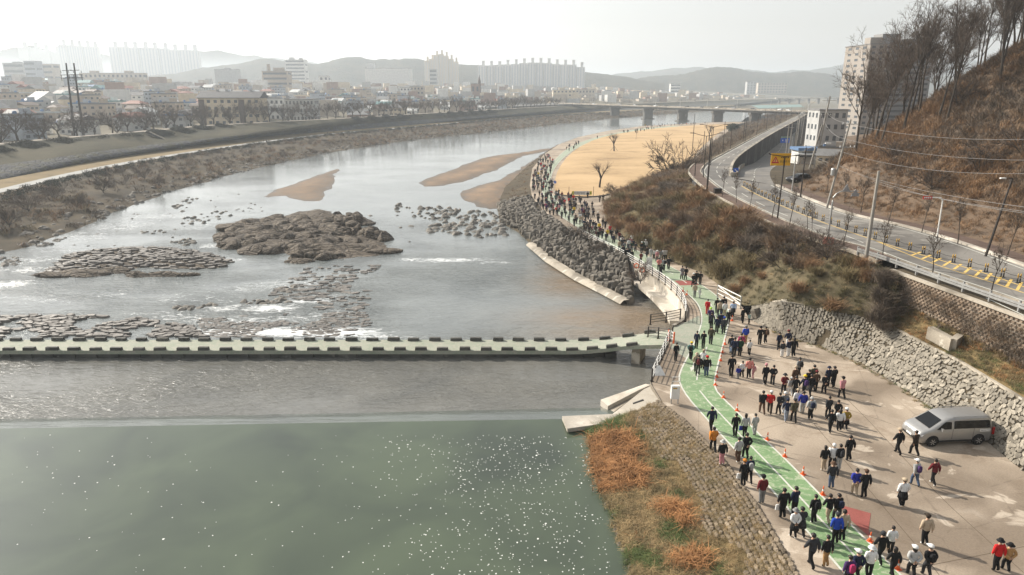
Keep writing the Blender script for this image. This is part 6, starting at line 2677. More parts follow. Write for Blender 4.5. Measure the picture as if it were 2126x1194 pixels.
def side_win(x0, x1, x0t, x1t, name, z0=1.22, z1=1.74):
    for s in (-1, 1):
        pts = []
        for x, z in ((x0, z0), (x1, z0), (lerp(x1, x1t, .9), lerp(z0, z1, .9)), (x1t - .06, z1), (x0t + .06, z1), (lerp(x0, x0t, .9), lerp(z0, z1, .9))):
            pts.append((x, s * (hw_at(z) + .024), z))
        if s > 0:
            pts = pts[::-1]
        quad(name, pts, M['glass_dark'], van)


side_win(.42, 1.42, .44, .86, 'front_window', 1.2, 1.70)
side_win(-2.28, .24, -2.18, .26, 'side_window')
pts = []
for y, z, x in ((-.72, 1.22, 1.80), (.72, 1.22, 1.80), (.64, 1.74, .98), (-.64, 1.74, .98)):
    pts.append((x + .03, y, z + .02))
quad('windshield', pts, M['glass_dark'], van)
quad('rear_window', [(-2.525, .72, 1.22), (-2.525, -.72, 1.22), (-2.45, -.66, 1.72), (-2.45, .66, 1.72)], M['glass_dark'], van)
for s in (-1, 1):
    hb = MB().add([(2.50, s * .50, .78), (2.36, s * .955, .76), (2.02, s * .965, .98), (2.20, s * .62, 1.03)], [(0, 1, 2, 3) if s > 0 else (3, 2, 1, 0)])
    hb.v = [(x + .035, y + s * .01, z + .02) for x, y, z in hb.v]
    link('headlight', hb.mesh('headlight', M['lamp_clear']), van)
    link('tail_light', MB().box((-2.52, s * .93, .98), (.14, .10, .5)).mesh('tail_light', M['lamp_red']), van)
    link('mirror', MB().box((1.12, s * 1.07, 1.22), (.14, .22, .18), taper=.8).mesh('mirror', paint), van)
    link('door_handle', MB().box((-.12, s * .965, 1.06), (.18, .03, .05)).mesh('door_handle', M['steel']), van)
    link('door_handle', MB().box((.42, s * .965, 1.06), (.18, .03, .05)).mesh('door_handle', M['steel']), van)
    link('roof_rail', MB().tube([(.3, s * .74, 1.93), (.1, s * .74, 1.97), (-2.0, s * .74, 1.97), (-2.15, s * .74, 1.92)], .02, 5).mesh('roof_rail', M['steel']), van)
    link('sill', MB().box((0, s * .955, .36), (3.6, .03, .10)).mesh('sill', M['black']), van)
    for x in (1.60, -1.58):
        ar = MB()
        k = [(x + .42 * math.cos(a), s * .958, .34 + .42 * math.sin(a)) for a in np.linspace(-.35, math.pi + .35, 13)]
        ar.tube(k, .04, 5)
        link('wheel_arch', ar.mesh('wheel_arch', M['black']), van)
        disc = [(x + .40 * math.cos(a), s * .9635, .34 + .40 * math.sin(a)) for a in np.linspace(0, 6.283, 17)[:-1]]
        quad('wheel_well', disc if s < 0 else disc[::-1], M['black'], van)
    for x in (.30, -1.15):
        link('door_seam', MB().box((x, s * .962, .86), (.014, .012, .72)).mesh('door_seam', M['black']), van)
for x in (1.60, -1.58):
    for s in (-1, 1):
        wheel(van, x, s * .90, .34, .24)
gm_ = MB()
for z in (.66, .72, .78, .84):
    gm_.box((2.60 - (z - .62) * .3, 0, z), (.04, .95, .025))
link('grille', gm_.mesh('grille', M['steel']), van)
link('bumper_slot', MB().box((2.585, 0, .46), (.05, 1.3, .12)).mesh('bumper_slot', M['black']), van)
link('number_plate', MB().box((2.61, 0, .56), (.02, .52, .11)).mesh('number_plate', M['white']), van)
# sticker with lettering on the near side
sgn = 1 if (Vector((0, 0, 0)) - vc).dot(Vector((-math.sin(vrot), math.cos(vrot), 0))) > 0 else -1
st_o = link('sticker', MB().box((-1.92, sgn * .966, 1.05), (.70, .014, .17)).mesh('sticker', M['white']), van)
lt = MB()
for i in range(6):
    x = -2.18 + i * .105
    lt.box((x, sgn * .975, 1.075), (.07, .006, .025))
    lt.box((x - .02, sgn * .975, 1.04), (.022, .006, .06))
    if i % 2 == 0:
        lt.box((x + .025, sgn * .975, 1.05), (.018, .006, .08))
link('lettering', lt.mesh('lettering', M['text_dark']), van)


def make_car(name, c, label, group):
    root = empty(name, (0, 0, 0))
    tag(root, label, 'car', group)
    pm = plain(name + '_paint_%d' % int(c[0] * 1000), c, .3, .3, var=.04)
    l = [rloop(2.12, -2.1, .80, .22), rloop(2.2, -2.2, .88, .45), rloop(2.15, -2.18, .88, .70), rloop(1.9, -2.12, .86, .86), rloop(1.1, -2.0, .84, .95), rloop(.5, -1.6, .70, 1.32), rloop(.2, -1.3, .62, 1.42), rloop(.0, -1.1, .5, 1.44)]
    link('body', loops_mesh('body', l, pm), root)
    for s in (-1, 1):
        p4 = [(1.0, s * .845, .97), (-1.85, s * .845, .97), (-1.5, s * .72, 1.3), (.45, s * .72, 1.3)]
        quad('side_window', p4 if s > 0 else p4[::-1], M['glass_dark'], root)
        link('headlight', MB().box((2.08, s * .62, .66), (.16, .34, .14)).mesh('headlight', M['lamp_clear']), root)
    quad('windshield', [(1.11, -.72, .98), (1.11, .72, .98), (.56, .6, 1.3), (.56, -.6, 1.3)], M['glass_dark'], root)
    quad('rear_window', [(-2.0, .72, .98), (-2.0, -.72, .98), (-1.62, -.6, 1.3), (-1.62, .6, 1.3)], M['glass_dark'], root)
    for x in (1.35, -1.32):
        for s in (-1, 1):
            wheel(root, x, s * .80, .32, .2)
    return root


car_protos = [make_car('car', (.62, .62, .60), 'small white car driving over the road bridge', 'cars on the bridge'), make_car('car', (.02, .02, .022), 'small black car driving over the road bridge', 'cars on the bridge'), make_car('car', (.28, .28, .29), 'small grey car driving over the road bridge', 'cars on the bridge')]
used = [False] * 3
rr = random.Random(6)
for t, k, s in [(.15, 0, -2.2), (.28, 2, 2.4), (.38, 0, -2.2), (.46, 0, 2.4), (.53, 1, -2.2), (.6, 1, 2.4), (.68, 1, -2.2), (.78, 2, 2.4), (.86, 1, -2.2), (.93, 0, 2.4), (.72, 0, 2.4), (.97, 0, -2.2)]:
    c = car_protos[k] if not used[k] else copy_tree(car_protos[k])
    used[k] = True
    c.location = BA.lerp(BB, t) + bnrm * s + Vector((0, 0, .01))
    c.rotation_euler = (0, 0, math.atan2(bd.y, bd.x) + (math.pi if s > 0 else 0))
pc = copy_tree(car_protos[1])
pc['label'] = 'black car parked at the foot of the hill beside the pale lamp post'
pc['group'] = 'parked cars'
q = GL(1640, 378)
pc.location = (q.x + 1.5, q.y, zl(q.y) + .02)
pc.rotation_euler = (0, 0, R(200))
for i, (px, py) in enumerate([(1668, 236), (1664, 240)]):
    c = copy_tree(car_protos[0])
    c['label'] = 'white car far along the elevated road'
    c['group'] = 'cars on the elevated road'
    q = G(px, py, 7)
    c.location = (q.x, q.y, 7.02)
    c.rotation_euler = (0, 0, R(60))

# ------------------------------------------------------------------ town
WALLC = {'cream': (.60, .51, .38), 'white': (.66, .65, .62), 'grey': (.42, .42, .41), 'brick': (.30, .20, .16), 'beige': (.46, .40, .33), 'blue grey': (.36, .39, .43), 'tan': (.43, .36, .29)}
ROOFC = {'grey': (.19, .19, .19), 'blue': (.10, .18, .32), 'rust red': (.22, .085, .06), 'brown': (.12, .09, .075), 'pale': (.50, .51, .50), 'teal': (.14, .27, .27), 'dark grey': (.085, .085, .09)}
WM = {k: plain('wall_' + k.replace(' ', '_'), v, .9, var=.12, scale=.4) for k, v in WALLC.items()}
RM = {k: plain('roof_' + k.replace(' ', '_'), v, .7, var=.15, scale=.5) for k, v in ROOFC.items()}
M['pane'] = plain('window_pane', (.085, .095, .105), .2, 0, var=.2)
win_mesh = MB().box((0, 0, 0), (1, .08, 1)).mesh('window', M['pane'])


def house_proto(i, wc, rc, form):
    rnd = random.Random(i * 7 + 3)
    w, d = rnd.uniform(9, 15), rnd.uniform(7.5, 10.5)
    fl = rnd.choice((1, 1, 2, 2)) if form != 'flat' else rnd.choice((2, 2, 3))
    h = 3.1 * fl + .3
    root = empty('house', (0, 0, 0))
    tag(root, '', 'house')
    root['desc'] = ('low ' if fl == 1 else 'two-storey ' if fl == 2 else 'three-storey ') + {'gable': 'house with a %s gabled roof' % rc, 'hip': 'house with a %s hipped roof' % rc, 'flat': 'flat-roofed house with a %s roof' % rc}[form] + ' and %s walls' % wc
    link('wall', MB().box((0, 0, h / 2 - .2), (w, d, h + .4)).mesh('wall', WM[wc]), root)
    o = .5
    X, Y = w / 2 + o, d / 2 + o
    mb = MB()
    if form == 'gable':
        rh = d * rnd.uniform(.20, .30)
        mb.add([(-X, -Y, h - .1), (X, -Y, h - .1), (X, Y, h - .1), (-X, Y, h - .1), (-X, 0, h + rh), (X, 0, h + rh)], [(0, 1, 5, 4), (2, 3, 4, 5), (0, 4, 3), (1, 2, 5), (3, 2, 1, 0)])
    elif form == 'hip':
        rh = d * .22
        mb.add([(-X, -Y, h - .1), (X, -Y, h - .1), (X, Y, h - .1), (-X, Y, h - .1), (-X * .45, 0, h + rh), (X * .45, 0, h + rh)], [(0, 1, 5, 4), (2, 3, 4, 5), (0, 4, 3), (1, 2, 5), (3, 2, 1, 0)])
    else:
        mb.box((0, 0, h + .05), (w + .3, d + .3, .2))
        mb.box((0, -d / 2 - .05, h + .4), (w + .3, .2, .6)).box((0, d / 2 + .05, h + .4), (w + .3, .2, .6)).box((-w / 2 - .05, 0, h + .4), (.2, d - .2, .6)).box((w / 2 + .05, 0, h + .4), (.2, d - .2, .6))
    rf = link('roof', mb.mesh('roof', RM[rc]), root)
    if form == 'flat':
        link('stair_house', MB().box((w * .22, d * .1, h + 1.3), (3, 2.6, 2.4)).box((w * .22, d * .1, h + 2.55), (3.4, 3.0, .15)).mesh('stair_house', WM[wc]), rf)
        link('water_tank', MB().lathe([(.7, 0), (.75, .1), (.75, 1.3), (.4, 1.55)], 10, (-w * .28, 0, h + .2)).mesh('water_tank', RM['blue' if i % 2 else 'pale']), rf)
    for f in range(fl):
        for k in range(3):
            link('window', win_mesh, root, (w * (-.3 + .3 * k), -d / 2 - .01, 1.7 + f * 3.1), (0, 0, 0), (1.7, 1, 1.2))
        for k in range(2):
            link('window', win_mesh, root, (w / 2 + .01, d * (-.2 + .4 * k), 1.7 + f * 3.1), (0, 0, R(90)), (1.3, 1, 1.1))
    link('door', MB().box((w * .12, -d / 2 - .03, 1.0), (1.0, .08, 2.1)).mesh('door', RM['brown']), root)
    return root, max(w, d)


spec = [('cream', 'grey', 'gable'), ('white', 'blue', 'gable'), ('grey', 'rust red', 'gable'), ('brick', 'grey', 'hip'), ('beige', 'brown', 'gable'), ('white', 'pale', 'gable'), ('grey', 'dark grey', 'hip'), ('tan', 'grey', 'flat'), ('white', 'teal', 'flat'), ('brick', 'pale', 'flat'),
        ('beige', 'dark grey', 'gable'), ('blue grey', 'grey', 'flat'), ('cream', 'brown', 'hip'), ('grey', 'blue', 'flat'), ('tan', 'rust red', 'hip'), ('grey', 'pale', 'gable'), ('brick', 'dark grey', 'gable'), ('beige', 'teal', 'gable'), ('white', 'dark grey', 'gable'), ('tan', 'pale', 'flat')]
protos = [house_proto(i, *s) for i, s in enumerate(spec)]
puse = [False] * len(protos)
special = []   # ground rectangles kept free (x, y, r)


def block(name, px0, px1, py_top, Y, depth, mat, floors, label, z0=3.3, cols=0, roofbits=(), win='window', cat='building', bands=True, rz=0.0, wmat='pane'):
    """building with its front at distance Y spanning picture columns px0..px1, top at row py_top"""
    x0, x1 = at(px0, 200, Y).x, at(px1, 200, Y).x
    zt = at(px0, py_top, Y).z
    cx = (x0 + x1) / 2
    w = x1 - x0
    root = empty(name, (cx, Y + depth / 2, z0), rz)
    tag(root, label, cat)
    h = zt - z0
    link('wall', MB().box((0, 0, h / 2 - .3), (w, depth, h + .6)).mesh('wall', mat), root)
    fh = h / floors
    if bands:
        for f in range(floors):
            if cols:
                for k in range(cols):
                    link('window', win_mesh, root, (-w / 2 + w * (k + .5) / cols, -depth / 2 - .02, fh * (f + .55)), (0, 0, 0), (w / cols * .46, 1, fh * .42))
            else:
                link('window_band', win_mesh, root, (0, -depth / 2 - .02, fh * (f + .55)), (0, 0, 0), (w * .9, 1, fh * .42))
            for k in range(3 if cols and Y < 450 else 0):
                link('window', win_mesh, root, (-w / 2 - .02, depth * (k - 1) * .3, fh * (f + .55)), (0, 0, R(90)), (depth * .13, 1, fh * .42))
            if f % 2 == 0:
                link('window_band', win_mesh, root, (w / 2 + .02, 0, fh * (f + .55)), (0, 0, R(90)), (depth * .7, 1, fh * .4))
    link('roof', MB().box((0, 0, h + .15), (w + .5, depth + .5, .35)).mesh('roof', RM['grey']), root)
    for (fx, fw, fhh) in roofbits:
        link('roof_house', MB().box((fx * w, 0, h + .3 + fhh / 2), (fw, min(depth * .6, max(4, fw)), fhh)).mesh('roof_house', mat), root)
    special.append((cx, Y + depth / 2, max(w, depth) / 2 + 4))
    return root, w, h


# cream four-storey block with a pitched roof
cb, w_, h_ = block('apartment_block', 410, 538, 204, 385, 12, WM['cream'], 4, 'cream four-storey block with a grey pitched roof behind the levee trees', cols=9)
rf = MB()
X, Yh = w_ / 2 + .8, 7.0
rf.add([(-X, -Yh, h_ + .3), (X, -Yh, h_ + .3), (X, Yh, h_ + .3), (-X, Yh, h_ + .3), (-X, 0, h_ + 3.6), (X, 0, h_ + 3.6)], [(0, 1, 5, 4), (2, 3, 4, 5), (0, 4, 3), (1, 2, 5)])
o = link('pitched_roof', rf.mesh('pitched_roof', RM['dark grey']), cb)
for fx in (-.25, -.1, .3):
    link('chimney', MB().box((fx * w_, 1, h_ + 3.6), (1.2, 1.2, 2.0)).mesh('chimney', WM['grey']), o)
for fx in (-.45, .2):
    link('stair_panel', MB().box((fx * w_, -6.08, h_ / 2), (3.2, .12, h_ * .9)).mesh('stair_panel', RM['brown']), cb)
block('apartment_block', 172, 302, 152, 992, 14, WM['beige'], 5, 'long brown flats with two roof houses in the hazy town', cols=14, roofbits=((-.3, 9, 3), (.25, 9, 3)))
block('office_block', 548, 601, 148, 868, 16, WM['tan'], 7, 'stepped eight-storey tan building in the town', roofbits=((.1, 11, 4), (-.3, 3, 8)))
block('hotel', 597, 638, 124, 1271, 18, WM['white'], 12, 'pale tower hotel with horizontal window bands', roofbits=((-.2, 8, 4), (.25, 6, 3)))
block('office_block', 451, 495, 144, 1116, 20, WM['grey'], 5, 'plain grey windowless-looking hall in the town', bands=False, roofbits=((0, 8, 2),))
block('office_block', 18, 61, 131, 1116, 22, WM['grey'], 7, 'grey office block at the hazy edge of the town', roofbits=((0, 10, 2),))
block('office_block', 62, 84, 127, 1069, 18, WM['blue grey'], 8, 'narrow dark office tower among the hazy grey blocks')
block('office_block', 85, 119, 133, 1123, 20, WM['beige'], 7, 'pale office block beside the narrow dark tower')
block('shopping_hall', 760, 852, 142, 1286, 40, WM['white'], 5, 'wide pale shopping hall with a tall clock wing', bands=False, roofbits=((-.4, 14, 9),))
block('house_block', 831, 852, 182, 775, 10, WM['white'], 5, 'narrow white house with green trim in the town', cols=3)
block('house_block', 852, 880, 180, 787, 11, WM['beige'], 5, 'beige house beside the narrow white house', cols=4)
block('office_block', 893, 908, 144, 1302, 14, WM['grey'], 8, 'slim grey tower below the stepped cream apartments')
block('town_block', 590, 650, 206, 430, 13, WM['grey'], 3, 'grey brick hall with a pale metal roof behind the levee', cols=8)
block('town_block', 538, 588, 205, 450, 12, WM['white'], 3, 'white house with a blue roof edge beside the cream block', cols=5)
block('town_block', 665, 684, 158, 992, 12, WM['white'], 5, 'small white stair tower in the town', cols=2)
block('town_block', 990, 1045, 199, 868, 14, WM['brick'], 4, 'brick block with pale cornice near the bridge road', cols=7)
block('town_block', 1148, 1195, 187, 992, 14, WM['cream'], 4, 'low cream building with white roof houses near the bridge', cols=6, roofbits=((-.1, 8, 3),))
block('town_block', 1195, 1235, 186, 1085, 14, WM['beige'], 3, 'wide building with an orange roof strip near the bridge', cols=6)
block('town_block', 1060, 1100, 201, 930, 14, WM['white'], 3, 'white three-storey building beyond the levee trees', cols=5)
block('town_block', 1391, 1412, 174, 1550, 12, WM['white'], 5, 'bright white building at the foot of the wooded hill')
block('school', 1549, 1568, 170, 1829, 14, WM['grey'], 5, 'white stepped school wing on the hillside', z0=12, cols=3)
block('school', 1572, 1632, 172, 1860, 14, WM['beige'], 4, 'long pale school building on the hillside', z0=14, cols=10)
# church with a spire
ch_, w_, h_ = block('church', 978, 996, 174, 868, 10, WM['brick'], 2, 'brick church with a pointed spire in the town', cols=2)
link('spire', MB().lathe([(2.0, h_ * .6), (1.9, h_ + 3), (1.2, h_ + 5), (.05, h_ + 11)], 8, (w_ * .45, 0, 0)).mesh('spire', RM['brown']), ch_)


# apartment slabs with roof towers
col_win = MB().box((0, 0, 0), (1, .08, 1)).mesh('window_column', plain('balcony_glass', (.47, .49, .50), .5, var=.1))
def slab(name, px0, px1, tops, Y, depth, mat, label, n, floors=18, z0=3.3, tower=6):
    x0, x1 = at(px0, 200, Y).x, at(px1, 200, Y).x
    root = empty(name, ((x0 + x1) / 2, Y, z0))
    tag(root, label, 'apartments')
    w = (x1 - x0) / n
    for i in range(n):
        t = tops[i * len(tops) // n]
        h = at(px0, t, Y).z - z0
        cx = -(x1 - x0) / 2 + w * (i + .5)
        dy = (i % 2) * 3.0
        link('wing', MB().box((cx, depth / 2 + dy, h / 2), (w * .97, depth, h)).mesh('wing', mat), root)
        link('roof_tower', MB().box((cx + w * .15, depth / 2 + dy, h + tower / 2), (w * .34, 6, tower)).box((cx + w * .15, depth / 2 + dy, h + tower + .3), (w * .42, 7, .6)).mesh('roof_tower', mat), root)
        for s in (-.33, .0, .33) if Y < 2500 else ():
            link('window_column', col_win, root, (cx + s * w, dy - .05, h * .5), (0, 0, 0), (w * .13, 1, h * .94))
    special.append(((x0 + x1) / 2, Y + depth / 2, 40))
    return root


slab('apartment_slab', 993, 1213, [136, 136, 137, 134, 133, 131, 130, 130, 131, 133, 134, 134, 139], 1500, 18, WM['white'], 'long row of pale apartment towers with roof boxes before the hill', 13, tower=9)
slab('apartment_slab', 883, 952, [126, 122, 114, 112, 116, 122, 128], 1560, 20, WM['cream'], 'stepped cream apartment castle rising above the town', 7, tower=8)
slab('apartment_slab', 55, 140, [98, 99, 103, 107], 2500, 16, WM['white'], 'far pale apartment group almost lost in haze, lower roofs', 4, z0=20, tower=17)
slab('apartment_slab', 138, 218, [93, 93, 95, 96, 97], 2400, 16, WM['white'], 'far pale apartment group almost lost in haze beside a gap', 5, z0=20, tower=17)
slab('apartment_slab', 240, 422, [97, 97, 98, 98, 99, 100, 103, 103, 104], 2300, 16, WM['white'], 'widest far apartment group almost lost in haze', 9, z0=15, tower=16)
# apartment tower behind the hill wood
at_, w_, h_ = block('apartment_tower', 1793, 1838, 92, 300, 22, plain('wall_pale_concrete', (.30, .27, .24), .9), 16, 'tall pale apartment tower behind the bare hill trees', z0=3, roofbits=((.2, 5, 3),), cols=3)
block('apartment_tower', 1838, 1926, 100, 312, 20, plain('wall_grey_slats', (.24, .24, .24), .9), 16, 'wide grey banded apartment tower behind the bare hill trees', z0=3, roofbits=((-.38, 8, 6), (.15, 6, 4)), bands=True)
wbq, w_, h_ = block('office_block', 1706, 1765, 229, 225, 9, WM['grey'], 4, 'white four-storey building beyond the lower road', z0=2, cols=4)
# filling station
fs = at(1692, 300, 190)
gs = empty('filling_station', (fs.x, 193, 2.3))
gs.scale = (.7, .7, .8)
tag(gs, 'small white roadside shop with a blue roof edge below the double pole', 'shop')
link('wall', MB().box((0, 3, 2.6), (9, 7, 5.2)).mesh('wall', WM['white']), gs)
link('roof', MB().box((0, 2, 5.6), (11, 9, .9)).mesh('roof', RM['blue']), gs)
link('canopy', MB().box((-2, -3, 4.0), (9, 5, .4)).mesh('canopy', RM['pale']), gs)
for k in range(3):
    link('window', win_mesh, gs, (-3 + 3 * k, -.55, 3.6), (0, 0, 0), (2.4, 1, 1.5))
for x, y in ((-6, -5), (2, -5)):
    link('column', MB().box((x, y, 2), (.3, .3, 4)).mesh('column', M['white']), gs)
for i, (px, Y, rc) in enumerate([(1690, 150, 'pale'), (1700, 165, 'teal'), (1700, 200, 'grey'), (1715, 260, 'grey'), (1725, 320, 'pale')]):
    c = copy_tree(protos[(0, 7, 15, 6, 5)[i]][0])
    c['label'] = ('low shed tucked between the lower road and the brown hill', 'small shop beside the lower road under the yellow sign')[i % 2]
    c['group'] = 'small buildings by the lower road'
    q = at(px, 250, Y)
    c.location = (q.x + 4, Y, zl(Y))
    c.rotation_euler = (0, 0, R(-28))
    c.scale = (.42, .42, .5)

rr = random.Random(12)
placed = []
tries = 0
while len(placed) < 255 and tries < 20000:
    tries += 1
    px = rr.uniform(-60, 1260)
    Y = 170 + 620 * rr.random() ** 1.35
    q = at(px, 240, Y)
    d = line_x(CREST, Y) - q.x
    if d < 24 or d > 700:
        continue
    i = rr.randrange(len(protos))
    r = protos[i][1]
    if any((q.x - a) ** 2 + (Y - b) ** 2 < ((r + c) * .56) ** 2 for a, b, c in placed) or any((q.x - a) ** 2 + (Y - b) ** 2 < (c + r * .5) ** 2 for a, b, c in special if c < 45):
        continue
    placed.append((q.x, Y, r))
    root = protos[i][0]
    c = root if not puse[i] else copy_tree(root)
    puse[i] = True
    near = d < 60
    c['label'] = root['desc'] + (' just behind the levee' if near else ' in the town')
    c['group'] = 'houses behind the levee' if near else 'houses of the town'
    c.location = (q.x, Y, town_z(d) - .2)
    c.rotation_euler = (0, 0, R(rr.choice((0, 90)) + rr.uniform(-22, 8)))
for root, _ in protos:
    pass
for o in list(bpy.data.objects):
    if 'desc' in o.keys():
        del o['desc']
for i, u in enumerate(puse):
    if not u:
        protos[i][0].location = (-420 - i * 18, 560, 3.3)
        protos[i][0]['label'] = 'house in the hazy town'
# far town that reads as one mass
V, F, MI = [], [], []
for _ in range(2600):
    px = rr.uniform(-80, 1750)
    Y = 330 + 1300 * rr.random() ** 1.2
    q = at(px, 200, Y)
    xc = line_x(CREST, Y)
    if abs(q.x - xc) < 60 or q.x > xc - 20 or any((q.x - a) ** 2 + (Y - b) ** 2 < (c * .6 + 8) ** 2 for a, b, c in placed):
        continue
    w, d, h = rr.uniform(6, 16), rr.uniform(6, 12), rr.uniform(4, 8) if rr.random() < .85 else rr.uniform(8, 14)
    zt_ = town_z(xc - q.x) if q.x < xc else 2.0
    b = MB().box((q.x, Y, zt_ - .4 + h / 2), (w, d, h), rr.uniform(-.4, .4))
    k = len(V)
    V += b.v
    mi = rr.randrange(5)
    F += [tuple(x + k for x in f) for f in b.f]
    MI += [mi, 5 + rr.randrange(3), mi, mi, mi, mi]
o = link('far_town', np_mesh('far_town', V, F, [WM['cream'], WM['white'], WM['grey'], WM['beige'], WM['brick'], RM['grey'], RM['dark grey'], RM['brown']], mi=MI))
tag(o, 'distant roofs of the town merging in the haze', 'buildings', kind='stuff')
# far tree masses
sp = []
for _ in range(1100):
    px = rr.uniform(380, 1760)
    Y = rr.uniform(700, 1350)
    q = at(px, 200, Y)
    l, r_ = line_x(CREST, Y), right_x(Y)
    if l - 6 < q.x < r_ + 4:
        continue
    if q.x < l and rr.random() < .55:
        continue
    sp.append((q.x, Y, town_z(l - q.x) - 1 if q.x < l else 1.5, rr.uniform(0, 6.28), rr.uniform(4, 7), rr.randrange(6), 1.1, rr.choice((2, 4, 2, 0))))
for _ in range(420):  # trees beside the elevated road
    Y = rr.uniform(150, 520)
    X = line_x(LOW_R, Y) + rr.uniform(4, 40) if rr.random() < .5 else line_x(NEAR, min(Y, 470)) - rr.uniform(2, 9)
    zz = 2 if X > line_x(NEAR, min(Y, 470)) else 4
    sp.append((X, Y, zz - .3, rr.uniform(0, 6.28), rr.uniform(1.6, 3.4), rr.randrange(6), 1.2, rr.choice((2, 4, 0))))
for _ in range(260):
    t_ = rr.random()
    a_, b_ = V2(PATH_EDGE[:7]), [GW(x, y) for x, y in [(1035, 425), (1045, 392), (1085, 354), (1120, 325), (1150, 306), (1195, 288), (1255, 275)]]
    i_ = int(t_ * 5.99)
    p = a_[i_].lerp(a_[i_ + 1], (t_ * 5.99) % 1).lerp(b_[i_].lerp(b_[i_ + 1], (t_ * 5.99) % 1), rr.uniform(.15, 1))
    sp.append((p.x, p.y, p.z - .1, rr.uniform(0, 6.28), rr.uniform(.3, .8), rr.randrange(6), .8, rr.choice((0, 3, 2))))
tag(scatter('far_trees', TW, sp, M['shrub']), 'distant leafless trees between the town and the hills', 'trees', kind='stuff')

# stairs down the levee
st = empty('levee_stairs', G(372, 307, -.3))
tag(st, 'straight concrete staircase climbing the grassy levee', 'stairs')
sa, sb = G(372, 307, -.3), G(306, 275, 6)
for i in range(26):
    p = sa.lerp(sb, (i + .5) / 26)
    dd = (sb - sa)
    MB().box((p.x, p.y, p.z + .1), (2.2, 1.6, .5), math.atan2(dd.y, dd.x)).build('step', M['concrete'], st)
for w_ in (-1.2, 1.2):
    n_ = Vector((-(sb - sa).y, (sb - sa).x, 0)).normalized() * w_
    MB().beam(sa + n_ + Vector((0, 0, .4)), sb + n_ + Vector((0, 0, .4)), .3, .7).build('stringer', M['dark_concrete'], st)

# twin transmission poles in the town
for i, (px, top, bx) in enumerate([(137, 131, 150), (153, 131, 168)]):
    b = at(bx, 250, 300)
    b.z = 3.3
    t = at(px, top, 300)
    r_ = empty('transmission_pole', b)
    tag(r_, 'tall lattice-armed transmission pole of the leaning pair in the town', 'pole', 'pair of transmission poles')
    MB().tube([b, t], [.55, .28], 8).build('shaft', M['metal_dark'], r_)
    for f in (.90, .84, .80):
        c = b.lerp(t, f)
        MB().beam(c + Vector((-3.0 + (1 if f > .88 else 0), 0, 0)), c + Vector((3.0 - (1 if f > .88 else 0), 0, .2)), .22, .22).build('crossarm', M['metal_dark'], r_)
        for k in (-1, 1):
            MB().tube([c + Vector((k * 2.6, 0, 0)), c + Vector((k * 2.6, 0, -1.0))], .12, 5).build('insulator', M['metal_dark'], r_)

# far floodplain: pale fields and water beyond the bridge
M['field_teal'] = soil('teal_sports_ground', [(.2, (.12, .20, .19)), (.8, (.20, .28, .26))], .02, .2)
def far_sheet(name, px, mat, z):
    P = [G(x, y, z) for x, y in px]
    mb = MB().add([tuple(p) for p in P], [tuple(range(len(P)))])
    o = mb.build(name, mat, origin=(0, 0, 0))
    bm = bmesh.new()
    bm.from_mesh(o.data)
    bm.normal_update()
    for f in bm.faces:
        if f.normal.z < 0:
            f.normal_flip()
    bm.to_mesh(o.data)
    bm.free()
    o['kind'] = 'structure'


far_sheet('sports_ground', [(1560, 219), (1660, 217), (1670, 222), (1575, 225)], M['field_teal'], -2.3)
far_sheet('floodplain_meadow', [(1400, 213), (1680, 208), (1700, 214), (1450, 220)], M['verge'], -2.35)
far_sheet('far_channel', [(1480, 216), (1560, 213.5), (1660, 211.5), (1690, 212.5), (1590, 216), (1500, 219)], M['river'], -2.25)
fb = MB()
a, b = at(1610, 204, 1350), at(1790, 203, 1350)
fb.beam(a, b, 8, 2.0)
fbo = empty('far_bridge', a.lerp(b, .5))
tag(fbo, 'distant low bridge seen as a pale line across the floodplain', 'bridge')
fb.build('deck', M['pale_concrete'], fbo)
for t in np.linspace(.05, .95, 9):
    p = a.lerp(b, float(t))
    MB().box((p.x, p.y, (p.z - 3) / 2), (3, 5, p.z + 3)).build('pier', M['bridge'], fbo)
# ------------------------------------------------------------------ people
PC = {'black': (.012, .012, .013), 'charcoal': (.035, .036, .040), 'navy': (.014, .020, .045), 'dark green': (.018, .055, .030), 'teal': (.06, .14, .13), 'grey': (.20, .20, .20), 'light grey': (.38, .38, .37),
      'white': (.66, .66, .65), 'beige': (.40, .32, .23), 'brown': (.095, .055, .035), 'dark brown': (.035, .025, .018), 'red': (.48, .018, .018), 'maroon': (.13, .018, .022), 'pink': (.52, .24, .26), 'coral': (.60, .22, .19),
      'magenta': (.33, .03, .10), 'blue': (.02, .06, .38), 'royal blue': (.025, .035, .26), 'sky blue': (.35, .45, .62), 'purple': (.06, .03, .11), 'orange': (.55, .20, .03), 'mustard': (.28, .19, .03), 'yellow': (.70, .48, .03),
      'tan': (.36, .21, .09), 'denim': (.06, .09, .15), 'pale denim': (.22, .25, .30), 'olive': (.07, .065, .04), 'mint': (.32, .45, .42), 'lime': (.35, .62, .05)}
CM = {k: plain('cloth_' + k.replace(' ', '_'), v, .85, var=.18, scale=9, spec=.2) for k, v in PC.items()}
SKIN = plain('skin', (.46, .28, .19), .6, var=.06)
HAIR = plain('black_hair', (.010, .008, .007), .6, var=.2)
GREYHAIR = plain('grey_hair', (.16, .15, .14), .7, var=.2)
SHOE_W = CM['white']
SHOE_B = CM['black']


